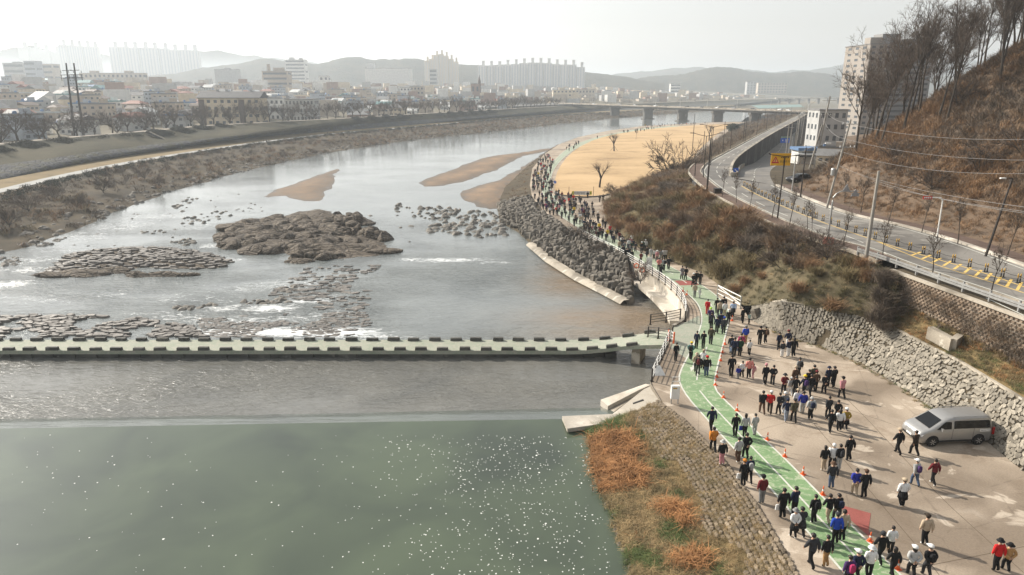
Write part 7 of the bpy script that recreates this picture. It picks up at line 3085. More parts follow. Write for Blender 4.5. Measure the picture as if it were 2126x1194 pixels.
def body_mesh(name, pose):
    """one continuous figure grown on a posed skeleton; faces +Y, stands on z = 0"""
    la, ra, ll_, rl_ = pose['la'], pose['ra'], pose['ll'], pose['rl']
    lean = pose.get('lean', .03)
    bulk = pose.get('bulk', 1.0)
    # name: (position, radius x, radius y)
    J = {}
    bulk *= 1.12
    J['pelvis'] = ((0, 0, .90), .160 * bulk, .125 * bulk)
    J['waist'] = ((0, lean * .3, 1.07), .150 * bulk, .110 * bulk)
    J['chest'] = ((0, lean * .7, 1.27), .170 * bulk, .125 * bulk)
    J['collar'] = ((0, lean, 1.42), .105, .085)
    J['neck'] = ((0, lean + .01, 1.49), .052, .052)
    J['jaw'] = ((0, lean + .025, 1.555), .070, .078)
    J['skull'] = ((0, lean + .022, 1.635), .083, .098)
    J['crown'] = ((0, lean + .015, 1.715), .058, .066)
    E = [('pelvis', 'waist', 'j'), ('waist', 'chest', 'j'), ('chest', 'collar', 'j'), ('collar', 'neck', 's'), ('neck', 'jaw', 's'), ('jaw', 'skull', 's'), ('skull', 'crown', 's')]
    hands = []
    for s, arm_ in ((-1, la), (1, ra)):
        k = 'l' if s < 0 else 'r'
        J[k + 'sh'] = ((s * .185, lean, 1.385), .095, .092)
        J[k + 'el'] = ((s * arm_[0][0], arm_[0][1] + lean, arm_[0][2]), .074, .074)
        J[k + 'wr'] = ((s * arm_[1][0], arm_[1][1] + lean, arm_[1][2]), .054, .054)
        d = (Vector(arm_[1]) - Vector(arm_[0])).normalized()
        w = Vector((s * arm_[1][0], arm_[1][1] + lean, arm_[1][2]))
        dd = Vector((s * d.x, d.y, d.z))
        J[k + 'ha'] = (tuple(w + dd * .075), .036, .026)
        E += [('chest', k + 'sh', 'j'), (k + 'sh', k + 'el', 'j'), (k + 'el', k + 'wr', 'j'), (k + 'wr', k + 'ha', 's')]
        hands.append((w + dd * .075, dd, s))
    for s, leg in ((-1, ll_), (1, rl_)):
        k = 'l' if s < 0 else 'r'
        J[k + 'hi'] = ((s * .092, 0, .84), .115, .115)
        J[k + 'kn'] = ((s * .085, leg[0][0], leg[0][1]), .082, .084)
        J[k + 'an'] = ((s * .075, leg[1][0], leg[1][1]), .064, .068)
        J[k + 'to'] = ((s * .085, leg[2][0], leg[2][1]), .042, .036)
        E += [('pelvis', k + 'hi', 't'), (k + 'hi', k + 'kn', 't'), (k + 'kn', k + 'an', 't'), (k + 'an', k + 'to', 'f')]
    names = list(J)
    me = bpy.data.meshes.new(name)
    me.from_pydata([J[n][0] for n in names], [(names.index(a), names.index(b)) for a, b, _ in E], [])
    ob = bpy.data.objects.new(name, me)
    col.objects.link(ob)
    md = ob.modifiers.new('skin', 'SKIN')
    md.use_smooth_shade = True
    md.branch_smoothing = .6
    sk = me.skin_vertices[0].data
    for i, n in enumerate(names):
        sk[i].radius = (J[n][1], J[n][2])
        sk[i].use_root = (n == 'pelvis')
    ss = ob.modifiers.new('sub', 'SUBSURF')
    ss.levels = 1
    ss.render_levels = 1
    bpy.context.view_layer.update()
    dg = bpy.context.evaluated_depsgraph_get()
    out = bpy.data.meshes.new_from_object(ob.evaluated_get(dg))
    bpy.data.objects.remove(ob)
    out.name = 'body'
    out.materials.clear()
    for m in (CM['black'], CM['charcoal'], SKIN, SHOE_B, HAIR):
        out.materials.append(m)
    segs = [(Vector(J[a][0]), Vector(J[b][0]), c) for a, b, c in E]
    idx = {'j': 0, 't': 1, 's': 2, 'f': 3}
    mi = []
    for p in out.polygons:
        c = Vector(p.center)
        best, bi = 1e9, 0
        for a, b, k in segs:
            d = b - a
            t = clamp((c - a).dot(d) / d.length_squared)
            q = (c - a - d * t).length
            if q < best:
                best, bi = q, idx[k]
        if bi == 1 and c.z > .84:
            bi = 0
        if c.z < .085:
            bi = 3
        mi.append(bi)
    # fingers, nose and eyes join the same mesh
    mb = MB()
    for h, d, s in hands:
        side = Vector((0, 1, 0)) - d * d.y
        side.normalize()
        inn = Vector((-s, 0, 0))
        for i, L in enumerate((.062, .072, .068, .052)):
            b0 = h + side * (.024 - .016 * i) + d * .02
            m0 = b0 + d * L * .55 + inn * .004
            mb.tube([b0, m0, m0 + d * L * .4 + inn * .022], [.0095, .009, .007], 5, 2)
        b0 = h + side * .028 - d * .015
        mb.tube([b0, b0 + side * .028 + d * .022 + inn * .008, b0 + side * .034 + d * .052 + inn * .012], [.011, .010, .008], 5, 2)
    y = lean + .115
    mb.tube([(0, y - .012, 1.645), (0, y + .006, 1.615), (0, y + .020, 1.597)], [.007, .010, .012], 5, 2)
    for s in (-1, 1):
        mb.box((s * .032, y - .003, 1.645), (.022, .012, .010), 0, 4)
        mb.tube([(s * .082, lean + .02, 1.60), (s * .094, lean + .012, 1.63), (s * .086, lean + .01, 1.66)], [.010, .016, .008], 5, 2)
    mb.box((0, y - .006, 1.565), (.046, .010, .008), 0, 4)
    bm = bmesh.new()
    bm.from_mesh(out)
    off = len(out.vertices)
    vs = [bm.verts.new(v) for v in mb.v]
    extra = []
    for f, m_ in zip(mb.f, mb.m):
        try:
            bm.faces.new([vs[i] for i in f])
            extra.append(m_)
        except ValueError:
            pass
    bm.to_mesh(out)
    bm.free()
    mi += extra
    out.polygons.foreach_set('material_index', mi[:len(out.polygons)])
    out.polygons.foreach_set('use_smooth', [True] * len(out.polygons))
    zmin = min(v.co.z for v in out.vertices)
    out.transform(Matrix.Translation((0, 0, -zmin)))
    return out


A_HANG = ((.232, -.02, 1.13), (.232, .05, .90))
A_FWD = ((.230, .06, 1.13), (.218, .18, .93))
A_BACK = ((.235, -.11, 1.14), (.232, -.12, .91))
A_HIND = ((.255, -.10, 1.14), (.06, -.19, .98))
A_PHONE = ((.225, .04, 1.13), (.12, .27, 1.22))
A_OUT = ((.26, -.02, 1.15), (.28, .08, .94))
L_FWD = ((.16, .52), (.17, .10), (.29, .06))
L_BACK = ((-.02, .50), (-.24, .15), (-.17, .05))
L_STAND = ((.02, .50), (-.01, .09), (.12, .035))
L_MID = ((.10, .51), (-.10, .16), (.02, .07))
POSES = [dict(la=A_FWD, ra=A_BACK, ll=L_BACK, rl=L_FWD, lean=.05), dict(la=A_BACK, ra=A_FWD, ll=L_FWD, rl=L_BACK, lean=.05), dict(la=A_HANG, ra=A_HANG, ll=L_STAND, rl=L_STAND, bulk=1.06),
         dict(la=A_HIND, ra=A_HIND, ll=L_FWD, rl=L_MID, lean=.06), dict(la=A_HANG, ra=A_PHONE, ll=L_STAND, rl=L_STAND, lean=.02), dict(la=A_HANG, ra=A_OUT, ll=L_MID, rl=L_STAND, lean=.04, bulk=1.12), dict(la=A_HANG, ra=A_BACK, ll=L_STAND, rl=L_MID, lean=.04, bulk=1.1)]
BODIES = [body_mesh('body%d' % i, p) for i, p in enumerate(POSES)]
HEADY = [p.get('lean', .03) for p in POSES]
BZ = []
for i, b in enumerate(BODIES):
    BZ.append(max(v.co.z for v in b.vertices))


def dome(rx, ry, rz, zc, cut, front=.045, hang=0.0, n=12):
    """hair shell or hat crown over the skull (head centre at y=0); hangs lower at the back"""
    bm = bmesh.new()
    bmesh.ops.create_uvsphere(bm, u_segments=n, v_segments=8, radius=1)
    dl = [v for v in bm.verts if v.co.z * rz < cut - (0.09 + hang if v.co.y < .2 else 0) and not (v.co.y < .2 and hang)]
    bmesh.ops.delete(bm, geom=dl, context='VERTS')
    for v in bm.verts:
        b = 1.0
        v.co = Vector((v.co.x * rx, v.co.y * ry, v.co.z * rz))
        if hang and v.co.y < .02 and v.co.z < -.02:
            v.co.z -= hang * min(1, (-.02 - v.co.z) / .06)
            v.co.x *= .95
        v.co.z += zc
    me = bpy.data.meshes.new('hair')
    bm.to_mesh(me)
    bm.free()
    me.polygons.foreach_set('use_smooth', [True] * len(me.polygons))
    me.materials.append(HAIR)
    return me


HAIRS = [dome(.100, .115, .112, 0, .0), dome(.108, .122, .118, 0, -.01), dome(.104, .118, .114, 0, .0, hang=.20)]


def cap_mesh():
    mb = MB()
    mb.lathe([(.098, -.02), (.101, .02), (.092, .06), (.058, .09), (.01, .10)], 14)
    mb.v = [(x, y * 1.1, z) for x, y, z in mb.v]
    mb.add([(-.085, .07, -.01), (.085, .07, -.01), (.065, .20, -.03), (0, .225, -.032), (-.065, .20, -.03)], [(0, 1, 2, 3, 4)])
    return mb.mesh('cap', CM['white'], True)


def brim_mesh():
    return MB().lathe([(.165, -.035), (.16, -.03), (.10, -.005), (.098, .03), (.084, .075), (.02, .09)], 16).mesh('hat', CM['white'], True)


def beanie_mesh():
    return MB().lathe([(.099, -.05), (.103, -.01), (.098, .045), (.068, .085), (.01, .10)], 14).mesh('beanie', CM['white'], True)


HATS = {'cap': cap_mesh(), 'hat': brim_mesh(), 'beanie': beanie_mesh()}
pk = MB()
l0 = []
for z, w, d in ((.0, .11, .07), (.04, .14, .10), (.22, .15, .11), (.36, .13, .09), (.41, .08, .05)):
    l0.append([(w * math.cos(a) if abs(math.cos(a)) < .8 else w * math.copysign(.85, math.cos(a)), d * math.sin(a), z) for a in np.linspace(0, 6.283, 11)[:-1]])
PACK = loops_mesh('backpack', l0, CM['black'])
BAG = MB().box((0, 0, -.20), (.26, .07, .30), taper=.85).tube([(-.07, 0, -.06), (-.04, 0, .02), (.04, 0, .02), (.07, 0, -.06)], .008, 4).mesh('bag', CM['white'])
SKIRT = MB().lathe([(.24, -.38), (.22, -.2), (.175, .0), (.16, .06)], 14).mesh('coat_skirt', CM['black'], True)


def set_mat(o, i, m):
    o.material_slots[i].link = 'OBJECT'
    o.material_slots[i].material = m


npeople = 0


def person(p, heading, jacket, trousers, where, group, hat=None, hatc=None, hair=0, pack=None, sc=1.0, pose=None, skirt=None, shoes=None, bag=None, face_note=''):
    global npeople
    npeople += 1
    k = pose if pose is not None else random.choice((0, 1, 0, 1, 3, 6, 6, 5))
    root = empty('person', p, heading, sc)
    kw = U(.92, 1.12)
    root.scale = (sc * kw, sc * kw, sc * U(.95, 1.03))
    kid = sc < .82
    lab = ('child' if kid else 'person') + ' in ' + ('all ' + jacket if jacket == trousers else '%s jacket and %s trousers' % (jacket, trousers))
    if hat:
        lab += ', %s %s' % (hatc, hat)
    elif hair == 2:
        lab += ', long black hair'
    if pack:
        lab += ', %s backpack' % pack
    lab += face_note + ' ' + where
    w = lab.split()
    tag(root, ' '.join(w[:16]), 'person', group)
    b = link('body', BODIES[k], root)
    set_mat(b, 0, CM[jacket])
    set_mat(b, 1, CM[trousers])
    set_mat(b, 3, SHOE_W if shoes == 'white' else SHOE_B)
    hy = HEADY[k] + .012
    hzz = BZ[k] - .122
    if hat == 'hood':
        h = link('hood', HAIRS[1], root, (0, hy, hzz + .02))
        set_mat(h, 0, CM[hatc])
    else:
        h = link('hair', HAIRS[hair], root, (0, hy, hzz + .018))
        if hat:
            o = link(hat, HATS[hat], root, (0, hy, hzz + .05), (0, 0, 0), 1.13)
            set_mat(o, 0, CM[hatc])
    if pack:
        o = link('backpack', PACK, root, (0, hy - .20 - .02, BZ[k] - .74))
        set_mat(o, 0, CM[pack])
    if skirt:
        o = link('coat_skirt', SKIRT, root, (0, .01, .92))
        set_mat(o, 0, CM[skirt])
    if bag:
        arm_ = POSES[k]['la']
        q = Vector((-arm_[1][0], arm_[1][1] + hy, arm_[1][2] - .12))
        q = Matrix.Rotation(heading, 3, 'Z') @ (q * sc) + Vector(p)
        g = link('carrier_bag', BAG, None, q, (0, 0, heading), (sc, sc, sc))
        set_mat(g, 0, CM[bag])
        tag(g, '%s carrier bag held by a walker in a %s jacket%s' % (bag, jacket, ' and %s %s' % (hatc, hat) if hat else ''), 'bag')
    return root


lane_mid = interp_poly(mid, 400)


def lane_heading(p):
    best, bi = 1e9, 0
    for i, q in enumerate(lane_mid):
        d = (q.xy - p.xy).length_squared
        if d < best:
            best, bi = d, i
    a, b = lane_mid[max(0, bi - 6)], lane_mid[min(399, bi + 10)]
    d = b - a
    return math.atan2(d.y, d.x) - math.pi / 2


TARGET = GP(1470, 640)


def face(p, t=None):
    t = t or TARGET
    d = t - p
    return math.atan2(d.y, d.x) - math.pi / 2


Z = {'a': (1400, 560, 9.95), 'b': (1400, 680, 9.95), 'c': (1560, 680, 9.95), 'd': (1560, 780, 8.858), 'e': (1400, 860, 3.575), 'f': (1750, 860, 3.574), 'g': (1260, 460, 9.95), 'h': (1400, 640, 4.5925)}
ON = {'plaza': ('on the concrete plaza', 'walkers on the plaza'), 'lane': ('on the green lane', 'walkers on the green lane'), 'edge': ('beside the cobbled slope', 'walkers beside the cobbled slope'), 'van': ('near the van', 'walkers near the van'), 'bend': ('by the causeway bend', 'walkers by the causeway bend'), 'prom': ('on the riverside promenade', 'walkers on the promenade')}
# (zoom, x, y, place, jacket, trousers, options)
PEOPLE = [
    ('a', 155, 205, 'prom', 'grey', 'black', dict(skirt='grey')), ('a', 235, 212, 'prom', 'black', 'black', dict(bag=None, pose=3)), ('a', 530, 312, 'prom', 'black', 'black', dict(pose=5)), ('a', 390, 365, 'prom', 'black', 'black', dict(hat='cap', hatc='white')),
    ('a', 450, 300, 'prom', 'black', 'charcoal', {}), ('a', 415, 575, 'bend', 'beige', 'grey', dict(hat='hat', hatc='black', pose=2)), ('a', 520, 582, 'bend', 'white', 'white', dict(hat='cap', hatc='white', sc=.62, pose=2)), ('a', 672, 928, 'bend', 'red', 'red', dict(sc=.94, pose=6)),
    ('a', 870, 905, 'bend', 'black', 'black', dict(pose=5)), ('a', 1005, 890, 'bend', 'black', 'black', {}), ('a', 930, 965, 'bend', 'beige', 'charcoal', {}), ('a', 1030, 985, 'bend', 'white', 'beige', dict(pose=2)), ('a', 735, 1110, 'bend', 'purple', 'black', dict(hat='hood', hatc='lime')),
    ('a', 1200, 975, 'bend', 'sky blue', 'black', dict(skirt='charcoal')), ('a', 1110, 1135, 'bend', 'black', 'black', dict(hat='cap', hatc='white', shoes='white', sc=.92)), ('a', 1405, 1112, 'plaza', 'black', 'black', dict(pose=5)), ('a', 1540, 1122, 'plaza', 'mint', 'black', dict(sc=.66, pose=2)),
    ('h', 348, 205, 'bend', 'charcoal', 'black', dict(pose=5)), ('h', 402, 240, 'bend', 'navy', 'black', dict(shoes='white')), ('h', 466, 242, 'bend', 'charcoal', 'black', dict(hat='cap', hatc='blue')), ('h', 438, 195, 'bend', 'navy', 'navy', dict(hat='hood', hatc='navy')),
    ('b', 745, 348, 'lane', 'olive', 'charcoal', dict(pose=2)), ('b', 450, 438, 'lane', 'navy', 'black', dict(pose=2)), ('b', 590, 448, 'lane', 'black', 'black', dict(pose=4)), ('b', 22, 682, 'ramp', 'black', 'black', dict(pose=2)), ('b', 328, 678, 'lane', 'teal', 'black', dict(hat='cap', hatc='yellow', pack='black', shoes='white', sc=.95)),
    ('b', 478, 988, 'lane', 'black', 'black', dict(pack='maroon')), ('b', 440, 925, 'lane', 'beige', 'black', dict(hat='hat', hatc='beige')), ('b', 655, 1010, 'lane', 'black', 'denim', dict(hat='cap', hatc='red', pose=6)), ('b', 578, 860, 'lane', 'white', 'black', dict(hat='cap', hatc='beige')),
    ('b', 1160, 545, 'plaza', 'charcoal', 'grey', dict(pose=5)), ('b', 1225, 602, 'plaza', 'navy', 'black', dict(bag='sky blue', pose=6)), ('b', 1345, 588, 'plaza', 'dark green', 'black', dict(bag='sky blue', pose=2)), ('b', 1365, 500, 'plaza', 'magenta', 'black', dict(hair=1)),
    ('b', 1458, 328, 'plaza', 'blue', 'tan', dict(hat='cap', hatc='grey', pose=2)), ('b', 1758, 352, 'plaza', 'black', 'black', dict(pose=4, hat='cap', hatc='black', face_note=' looking at a phone')), ('b', 1872, 328, 'plaza', 'dark brown', 'black', dict(pack='brown', shoes='white', sc=.93)),
    ('b', 1540, 580, 'plaza', 'white', 'black', dict(sc=.88, shoes='white')), ('b', 1165, 1022, 'plaza', 'black', 'black', dict(pose=5, sc=1.06)), ('b', 1310, 1062, 'plaza', 'royal blue', 'grey', dict(sc=.64, pose=2)), ('b', 1395, 1032, 'plaza', 'white', 'black', dict(sc=.80)),
    ('b', 1530, 1045, 'plaza', 'coral', 'black', dict(hair=1, pose=6)), ('b', 1620, 1052, 'plaza', 'pink', 'pink', dict(sc=.76, hair=2)), ('b', 1865, 1188, 'plaza', 'black', 'black', dict(hat='beanie', hatc='pink', pose=5, shoes='white')),
    ('c', 430, 1195, 'plaza', 'black', 'black', dict(pose=3)), ('c', 555, 465, 'plaza', 'navy', 'black', dict(sc=.96)), ('c', 742, 420, 'plaza', 'navy', 'white', dict(hat='cap', hatc='maroon')), ('c', 628, 608, 'plaza', 'charcoal', 'white', dict(sc=.84, pose=2)), ('c', 758, 602, 'plaza', 'navy', 'white', dict(pose=2)),
    ('c', 858, 604, 'plaza', 'black', 'black', dict(hair=2, shoes='white')), ('c', 972, 1022, 'plaza', 'grey', 'black', dict(hair=1, pack='black', shoes='white')),
    ('d', 590, 335, 'plaza', 'maroon', 'black', dict(hat='hat', hatc='charcoal', shoes='white')), ('d', 705, 358, 'plaza', 'light grey', 'white', dict(sc=.82, hat='cap', hatc='white', shoes='white')), ('d', 790, 205, 'plaza', 'brown', 'black', dict(hat='beanie', hatc='beige', skirt='brown')), ('d', 790, 400, 'plaza', 'black', 'black', {}),
    ('d', 955, 385, 'plaza', 'navy', 'black', dict(hat='cap', hatc='yellow', pack='purple')), ('d', 1075, 378, 'plaza', 'black', 'charcoal', dict(pose=0)), ('d', 1165, 298, 'plaza', 'brown', 'black', dict(hat='cap', hatc='maroon')), ('d', 1035, 255, 'plaza', 'black', 'light grey', dict(pose=2)), ('d', 1125, 195, 'plaza', 'olive', 'black', dict(hair=1)),
    ('d', 1332, 338, 'plaza', 'black', 'black', dict(pose=3)), ('d', 1395, 205, 'plaza', 'navy', 'black', dict(hat='hat', hatc='navy')), ('d', 1498, 218, 'plaza', 'black', 'black', dict(hair=1, pose=5)), ('d', 1655, 412, 'plaza', 'pink', 'black', dict(pose=1, hat='cap', hatc='black')),
    ('d', 190, 695, 'plaza', 'black', 'brown', dict(pose=1)), ('d', 330, 692, 'plaza', 'red', 'dark brown', dict(hat='cap', hatc='white', pose=1)), ('d', 500, 722, 'plaza', 'charcoal', 'black', dict(pose=3)), ('d', 590, 705, 'plaza', 'grey', 'white', dict(hat='hood', hatc='white')),
    ('d', 632, 833, 'plaza', 'navy', 'pale denim', dict(shoes='white', hat='cap', hatc='navy')), ('d', 768, 855, 'plaza', 'olive', 'black', dict(hat='cap', hatc='charcoal')), ('d', 820, 650, 'plaza', 'white', 'light grey', dict(hat='cap', hatc='beige', pose=5)), ('d', 925, 692, 'plaza', 'royal blue', 'light grey', dict(pose=2, sc=1.03)),
    ('d', 1075, 803, 'plaza', 'light grey', 'black', dict(hat='hood', hatc='light grey', pack='navy', shoes='white')), ('d', 1400, 790, 'plaza', 'charcoal', 'black', dict(shoes='white')), ('d', 1560, 862, 'plaza', 'black', 'black', dict(shoes='white')), ('d', 1440, 1042, 'plaza', 'black', 'black', dict(shoes='white', pose=0)),
    ('d', 1602, 1012, 'plaza', 'white', 'black', dict(shoes='white', hair=2, sc=.95)), ('d', 1712, 1000, 'plaza', 'mustard', 'black', dict(hat='cap', hatc='white', skirt='black', shoes='white', sc=.95)),
    ('e', 272, 122, 'edge', 'navy', 'black', dict(pose=0)), ('e', 448, 166, 'lane', 'black', 'black', {}), ('e', 520, 168, 'lane', 'light grey', 'black', dict(hair=2, bag='royal blue')), ('e', 592, 158, 'lane', 'light grey', 'light grey', dict(sc=.9)), ('e', 285, 275, 'edge', 'orange', 'black', dict(pose=1)),
    ('e', 350, 376, 'edge', 'black', 'pink', dict(hat='hat', hatc='light grey', shoes='white', sc=.95)), ('e', 470, 358, 'lane', 'light grey', 'brown', dict(hair=1, pose=5, shoes='white')), ('e', 528, 330, 'lane', 'black', 'black', {}), ('e', 508, 532, 'edge', 'black', 'black', dict(hat='cap', hatc='orange', bag='white')),
    ('e', 552, 512, 'lane', 'navy', 'black', dict(pack='light grey', shoes='white')), ('e', 645, 662, 'edge', 'maroon', 'grey', dict(hat='cap', hatc='black', pose=2)), ('e', 798, 768, 'edge', 'black', 'black', dict(bag='white', pose=6)), ('e', 885, 748, 'lane', 'navy', 'black', dict(pose=4)),
    ('e', 882, 922, 'edge', 'white', 'black', dict(hat='hat', hatc='grey', pose=3, skirt='black', shoes='white')), ('e', 932, 898, 'edge', 'charcoal', 'black', dict(skirt='charcoal', shoes='white', hair=1)), ('e', 1030, 808, 'lane', 'black', 'black', dict(pack='black', shoes='white')), ('e', 1138, 798, 'lane', 'black', 'beige', dict(pose=0, shoes='white')),
    ('e', 1205, 792, 'lane', 'black', 'charcoal', dict(pack='navy')), ('e', 1188, 958, 'lane', 'blue', 'black', dict(hat='cap', hatc='charcoal', pose=6)), ('e', 1238, 938, 'lane', 'beige', 'black', dict(hair=1)), ('e', 1012, 1128, 'edge', 'charcoal', 'black', dict(pose=0, sc=1.05)), ('e', 1118, 1132, 'edge', 'black', 'tan', dict(pose=6)),
    ('e', 1105, 418, 'plaza', 'black', 'beige', dict(hair=2, shoes='white', sc=.94)), ('e', 1165, 412, 'plaza', 'white', 'black', dict(hat='hood', hatc='white')), ('e', 1215, 418, 'plaza', 'black', 'light grey', dict(pack='charcoal')), ('e', 1290, 342, 'plaza', 'black', 'black', dict(pose=6, sc=1.03)),
    ('e', 1160, 548, 'plaza', 'charcoal', 'denim', dict(hat='hat', hatc='brown', pose=6)), ('e', 1335, 602, 'plaza', 'royal blue', 'beige', dict(pose=3, shoes='white')), ('e', 1402, 618, 'plaza', 'black', 'black', dict(hat='cap', hatc='brown')), ('e', 1345, 1240, 'lane', 'navy', 'black', dict(hat='cap', hatc='white')),
    ('e', 1280, 1290, 'lane', 'purple', 'black', dict(pack='magenta')),
    ('f', 405, 292, 'van', 'black', 'black', dict(hat='cap', hatc='beige', pose=0)), ('f', 525, 302, 'van', 'dark brown', 'black', dict(pose=1)), ('f', 530, 528, 'plaza', 'light grey', 'denim', dict(hat='cap', hatc='white', pack='purple')), ('f', 665, 520, 'plaza', 'maroon', 'black', dict(pose=0, shoes='white')),
    ('f', 432, 684, 'plaza', 'white', 'black', dict(hat='cap', hatc='beige', skirt='black', shoes='white', pose=5)), ('f', 600, 964, 'plaza', 'beige', 'black', dict(hat='cap', hatc='dark brown', shoes='white', pose=6)), ('f', 270, 1102, 'lane', 'black', 'black', dict(pose=0, shoes='white', hat='beanie', hatc='charcoal')), ('f', 345, 1042, 'plaza', 'white', 'black', dict(shoes='white', sc=.92)),
    ('f', 185, 1215, 'lane', 'white', 'black', dict(hat='hat', hatc='white', pose=5)), ('f', 362, 1212, 'plaza', 'black', 'black', dict(hair=2)), ('f', 505, 1205, 'plaza', 'light grey', 'black', dict(hat='cap', hatc='white', hair=2)), ('f', 622, 1205, 'plaza', 'black', 'charcoal', dict(hat='cap', hatc='white', pack='black')),
    ('f', 1128, 1162, 'plaza', 'red', 'black', dict(pose=6, hat='hat', hatc='black')), ('f', 1208, 1166, 'plaza', 'tan', 'black', dict(hat='hat', hatc='black', sc=.92)),
    ('g', 510, 645, 'prom', 'dark green', 'grey', {}), ('g', 520, 465, 'prom', 'white', 'black', {}), ('g', 765, 600, 'prom', 'dark green', 'black', {}), ('g', 715, 655, 'prom', 'black', 'charcoal', dict(hat='cap', hatc='white')), ('g', 795, 600, 'prom', 'white', 'black', dict(hat='hood', hatc='white')), ('g', 825, 750, 'prom', 'dark brown', 'black', dict(skirt='charcoal')),
    ('g', 905, 785, 'prom', 'light grey', 'light grey', {}), ('g', 970, 772, 'prom', 'white', 'black', dict(sc=.82)), ('g', 1035, 835, 'prom', 'pink', 'charcoal', dict(hat='hat', hatc='white')), ('g', 1100, 825, 'prom', 'grey', 'light grey', {}), ('g', 1172, 810, 'prom', 'white', 'black', {}), ('g', 1145, 700, 'prom', 'white', 'charcoal', {}),
    ('g', 1215, 805, 'prom', 'white', 'black', {}), ('g', 1385, 805, 'prom', 'black', 'light grey', {}), ('g', 1070, 1018, 'prom', 'coral', 'black', {}), ('g', 1172, 1018, 'prom', 'light grey', 'black', dict(pack='black')), ('g', 1270, 990, 'prom', 'black', 'black', {}), ('g', 700, 875, 'prom', 'maroon', 'black', {}), ('g', 510, 832, 'prom', 'black', 'black', {}),
    ('g', 1110, 1165, 'prom', 'black', 'black', dict(hair=2)), ('g', 395, 790, 'prom', 'black', 'black', {}), ('g', 430, 780, 'prom', 'navy', 'black', {}), ('g', 330, 720, 'prom', 'charcoal', 'black', {}),
]
taken = []
for z, x, y, place, jk, tr_, op in PEOPLE:
    ox, oy, s = Z[z]
    p = GP(ox + x / s, oy + y / s)
    if place == 'ramp':
        person(p, math.pi + .2, jk, tr_, 'on the quay beside the dark railing', 'walkers on the quay', **op)
        taken.append(p)
        continue
    h = lane_heading(p) if place in ('lane', 'prom', 'bend', 'edge') else face(p)
    if place == 'van':
        h = R(20)
    wh, gp = ON[place]
    op = dict(op)
    op.setdefault('sc', 1.0)
    op['sc'] *= 1.04
    person(p, h + U(-.25, .25), jk, tr_, wh, gp, **op)
    taken.append(p)

rr = random.Random(99)
JK = ['black'] * 16 + ['navy'] * 4 + ['charcoal'] * 4 + ['grey', 'light grey', 'white', 'white', 'red', 'maroon', 'beige', 'brown', 'purple', 'dark green', 'teal', 'yellow', 'royal blue', 'pink', 'magenta']
TRS = ['black'] * 10 + ['charcoal'] * 3 + ['navy', 'grey', 'light grey', 'beige', 'denim']


def crowd(poly, n, where, group, gap=.75, sc=(.88, 1.02)):
    xs, ys = [p[0] for p in poly], [p[1] for p in poly]
    k = t = 0
    while k < n and t < 6000:
        t += 1
        x, y = rr.uniform(min(xs), max(xs)), rr.uniform(min(ys), max(ys))
        if not inpoly(x, y, poly):
            continue
        p = GP(x, y)
        if any((p.xy - q.xy).length < gap for q in taken):
            continue
        taken.append(p)
        op = {}
        u = rr.random()
        if u < .12:
            op = dict(hat='cap', hatc=rr.choice(('white', 'black', 'navy', 'red')))
        elif u < .2:
            op = dict(hair=2)
        if rr.random() < .14:
            op['pack'] = rr.choice(('black', 'navy', 'grey'))
        person(p, lane_heading(p) + rr.uniform(-.3, .3), rr.choice(JK), rr.choice(TRS), where, group, sc=rr.uniform(*sc), **op)
        k += 1


crowd([(1104, 398), (1106, 362), (1118, 335), (1136, 322), (1150, 340), (1147, 370), (1148, 400)], 46, 'in the crowd beside the lawn', 'crowd beside the lawn', .7)
crowd([(1107, 408), (1150, 403), (1200, 420), (1232, 432), (1242, 455), (1258, 475), (1300, 505), (1325, 522), (1300, 530), (1255, 505), (1200, 478), (1150, 452), (1120, 432)], 78, 'in the crowd above the riprap', 'crowd above the riprap', .8)
crowd([(1160, 320), (1200, 295), (1212, 300), (1178, 322)], 9, 'on the path round the lawn', 'walkers on the path round the lawn', .8)
crowd([(1330, 262.5), (1400, 259), (1480, 256), (1480, 257.5), (1400, 262), (1330, 268)], 26, 'far along the river path', 'walkers far along the river path', 1.0)
crowd([(1275, 409), (1320, 385), (1365, 365), (1372, 370), (1330, 387), (1285, 407)], 8, 'between lawn and shrub mound', 'walkers between lawn and mound', 1.0)
for x, y in ((1197, 303), (1201, 299), (1240, 288), (1220, 412), (1245, 420), (1252, 419)):
    p = GP(x, y)
    person(p, lane_heading(p), 'black', 'black', 'on the path round the lawn', 'walkers on the path round the lawn')
# a few people on the far-side walk
for px, py in ((693, 276), (548, 296), (553, 296), (370, 306), (680, 279)):
    p = G(px, py, -.9)
    p.z = -.92
    person(p, U(0, 6), 'black', 'black', 'on the walk below the levee', 'walkers below the levee')

# the rest of the packed crowd, which reads as one mass
tri_cache = {}


def tri_np(me):
    V, F = mesh_np(me)
    mi = np.empty(len(me.loop_triangles), dtype=np.int32)
    me.loop_triangles.foreach_get('material_index', mi)
    return V, F, mi


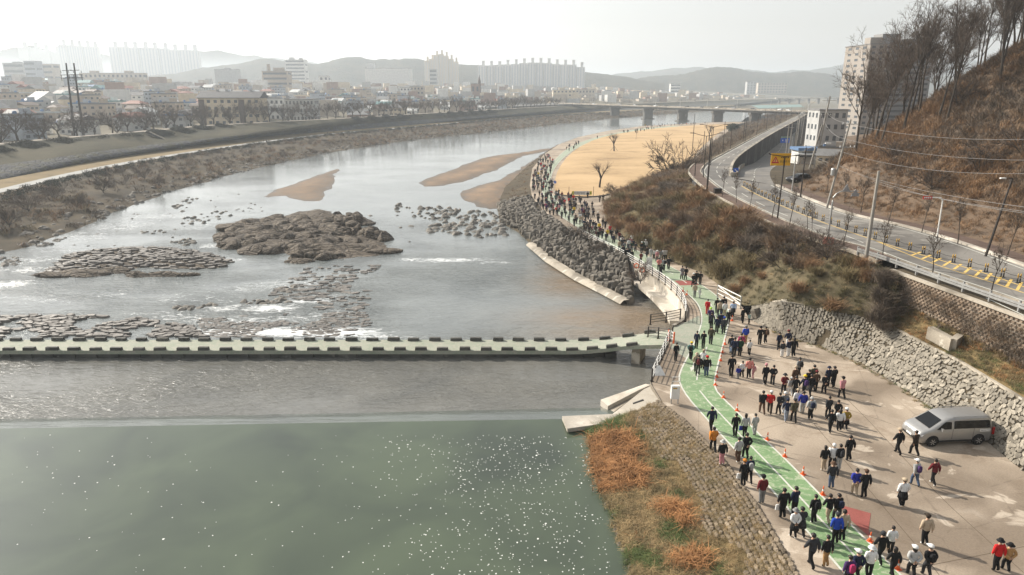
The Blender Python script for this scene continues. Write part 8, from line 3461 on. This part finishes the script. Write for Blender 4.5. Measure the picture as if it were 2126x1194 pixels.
pal = ['black', 'navy', 'charcoal', 'grey', 'white', 'maroon', 'red', 'beige']
mats = [CM[c] for c in pal] + [SKIN, HAIR]
Vs, Fs, MIs, k = [], [], [], 0
src = [tri_np(b) for b in BODIES]
hsrc = tri_np(HAIRS[0])
for poly, n in (([(1104, 398), (1106, 362), (1118, 335), (1136, 322), (1150, 340), (1147, 370), (1148, 400)], 52), ([(1107, 408), (1150, 403), (1200, 420), (1232, 432), (1242, 455), (1258, 475), (1300, 505), (1325, 522), (1300, 530), (1255, 505), (1200, 478), (1150, 452), (1120, 432)], 72), ([(1290, 275), (1400, 260), (1480, 255.5), (1480, 257.5), (1400, 263), (1300, 280)], 24)):
    xs, ys = [p[0] for p in poly], [p[1] for p in poly]
    c = t = 0
    while c < n and t < 9000:
        t += 1
        x, y = rr.uniform(min(xs), max(xs)), rr.uniform(min(ys), max(ys))
        if not inpoly(x, y, poly):
            continue
        p = GP(x, y)
        if any((p.xy - q.xy).length < .6 for q in taken):
            continue
        taken.append(p)
        c += 1
        bi = rr.randrange(len(BODIES))
        h = lane_heading(p)
        s_ = rr.uniform(.9, 1.03)
        jm, tm = rr.choice((0, 0, 0, 0, 1, 2, 3, 4, 5, 6, 7, 2)), rr.choice((0, 0, 0, 1, 2, 3))
        for (V, F, mi), dz in ((src[bi], 0), (hsrc, 1)):
            W = V.copy()
            if dz:
                W = W + np.array([0, HEADY[bi] + .012, BZ[bi] - .1])
                m2 = np.full(len(F), 9, dtype=np.int32)
            else:
                m2 = np.array([jm, tm, 8, 0, 9])[mi]
            ca, sa = math.cos(h) * s_, math.sin(h) * s_
            X = np.stack([W[:, 0] * ca - W[:, 1] * sa + p.x, W[:, 0] * sa + W[:, 1] * ca + p.y, W[:, 2] * s_ + p.z], 1)
            Vs.append(X)
            Fs.append(F + k)
            MIs.append(m2)
            k += len(V)
o = link('distant_crowd', np_mesh('distant_crowd', np.concatenate(Vs), np.concatenate(Fs), mats, smooth=True, mi=np.concatenate(MIs)))
tag(o, 'packed crowd of dark-clad walkers filling the riverside path', 'crowd', kind='stuff')
# ------------------------------------------------------------------ haze
def build_haze():
    m = bpy.data.materials.new('haze_air')
    m.use_nodes = True
    nt = m.node_tree
    nt.nodes.clear()
    out = nt.nodes.new('ShaderNodeOutputMaterial')
    v = nt.nodes.new('ShaderNodeVolumePrincipled')
    v.inputs['Color'].default_value = (.84, .92, 1.0, 1)
    v.inputs['Density'].default_value = HAZE
    v.inputs['Anisotropy'].default_value = .3
    nt.links.new(v.outputs[0], out.inputs['Volume'])
    mb = MB().box((0, 2900, 71), (9000, 6900, 160))
    o = mb.build('haze', m)
    tag(o, 'thin pale winter haze over the river valley', 'haze', kind='stuff')


HAZE = .00027
build_haze()
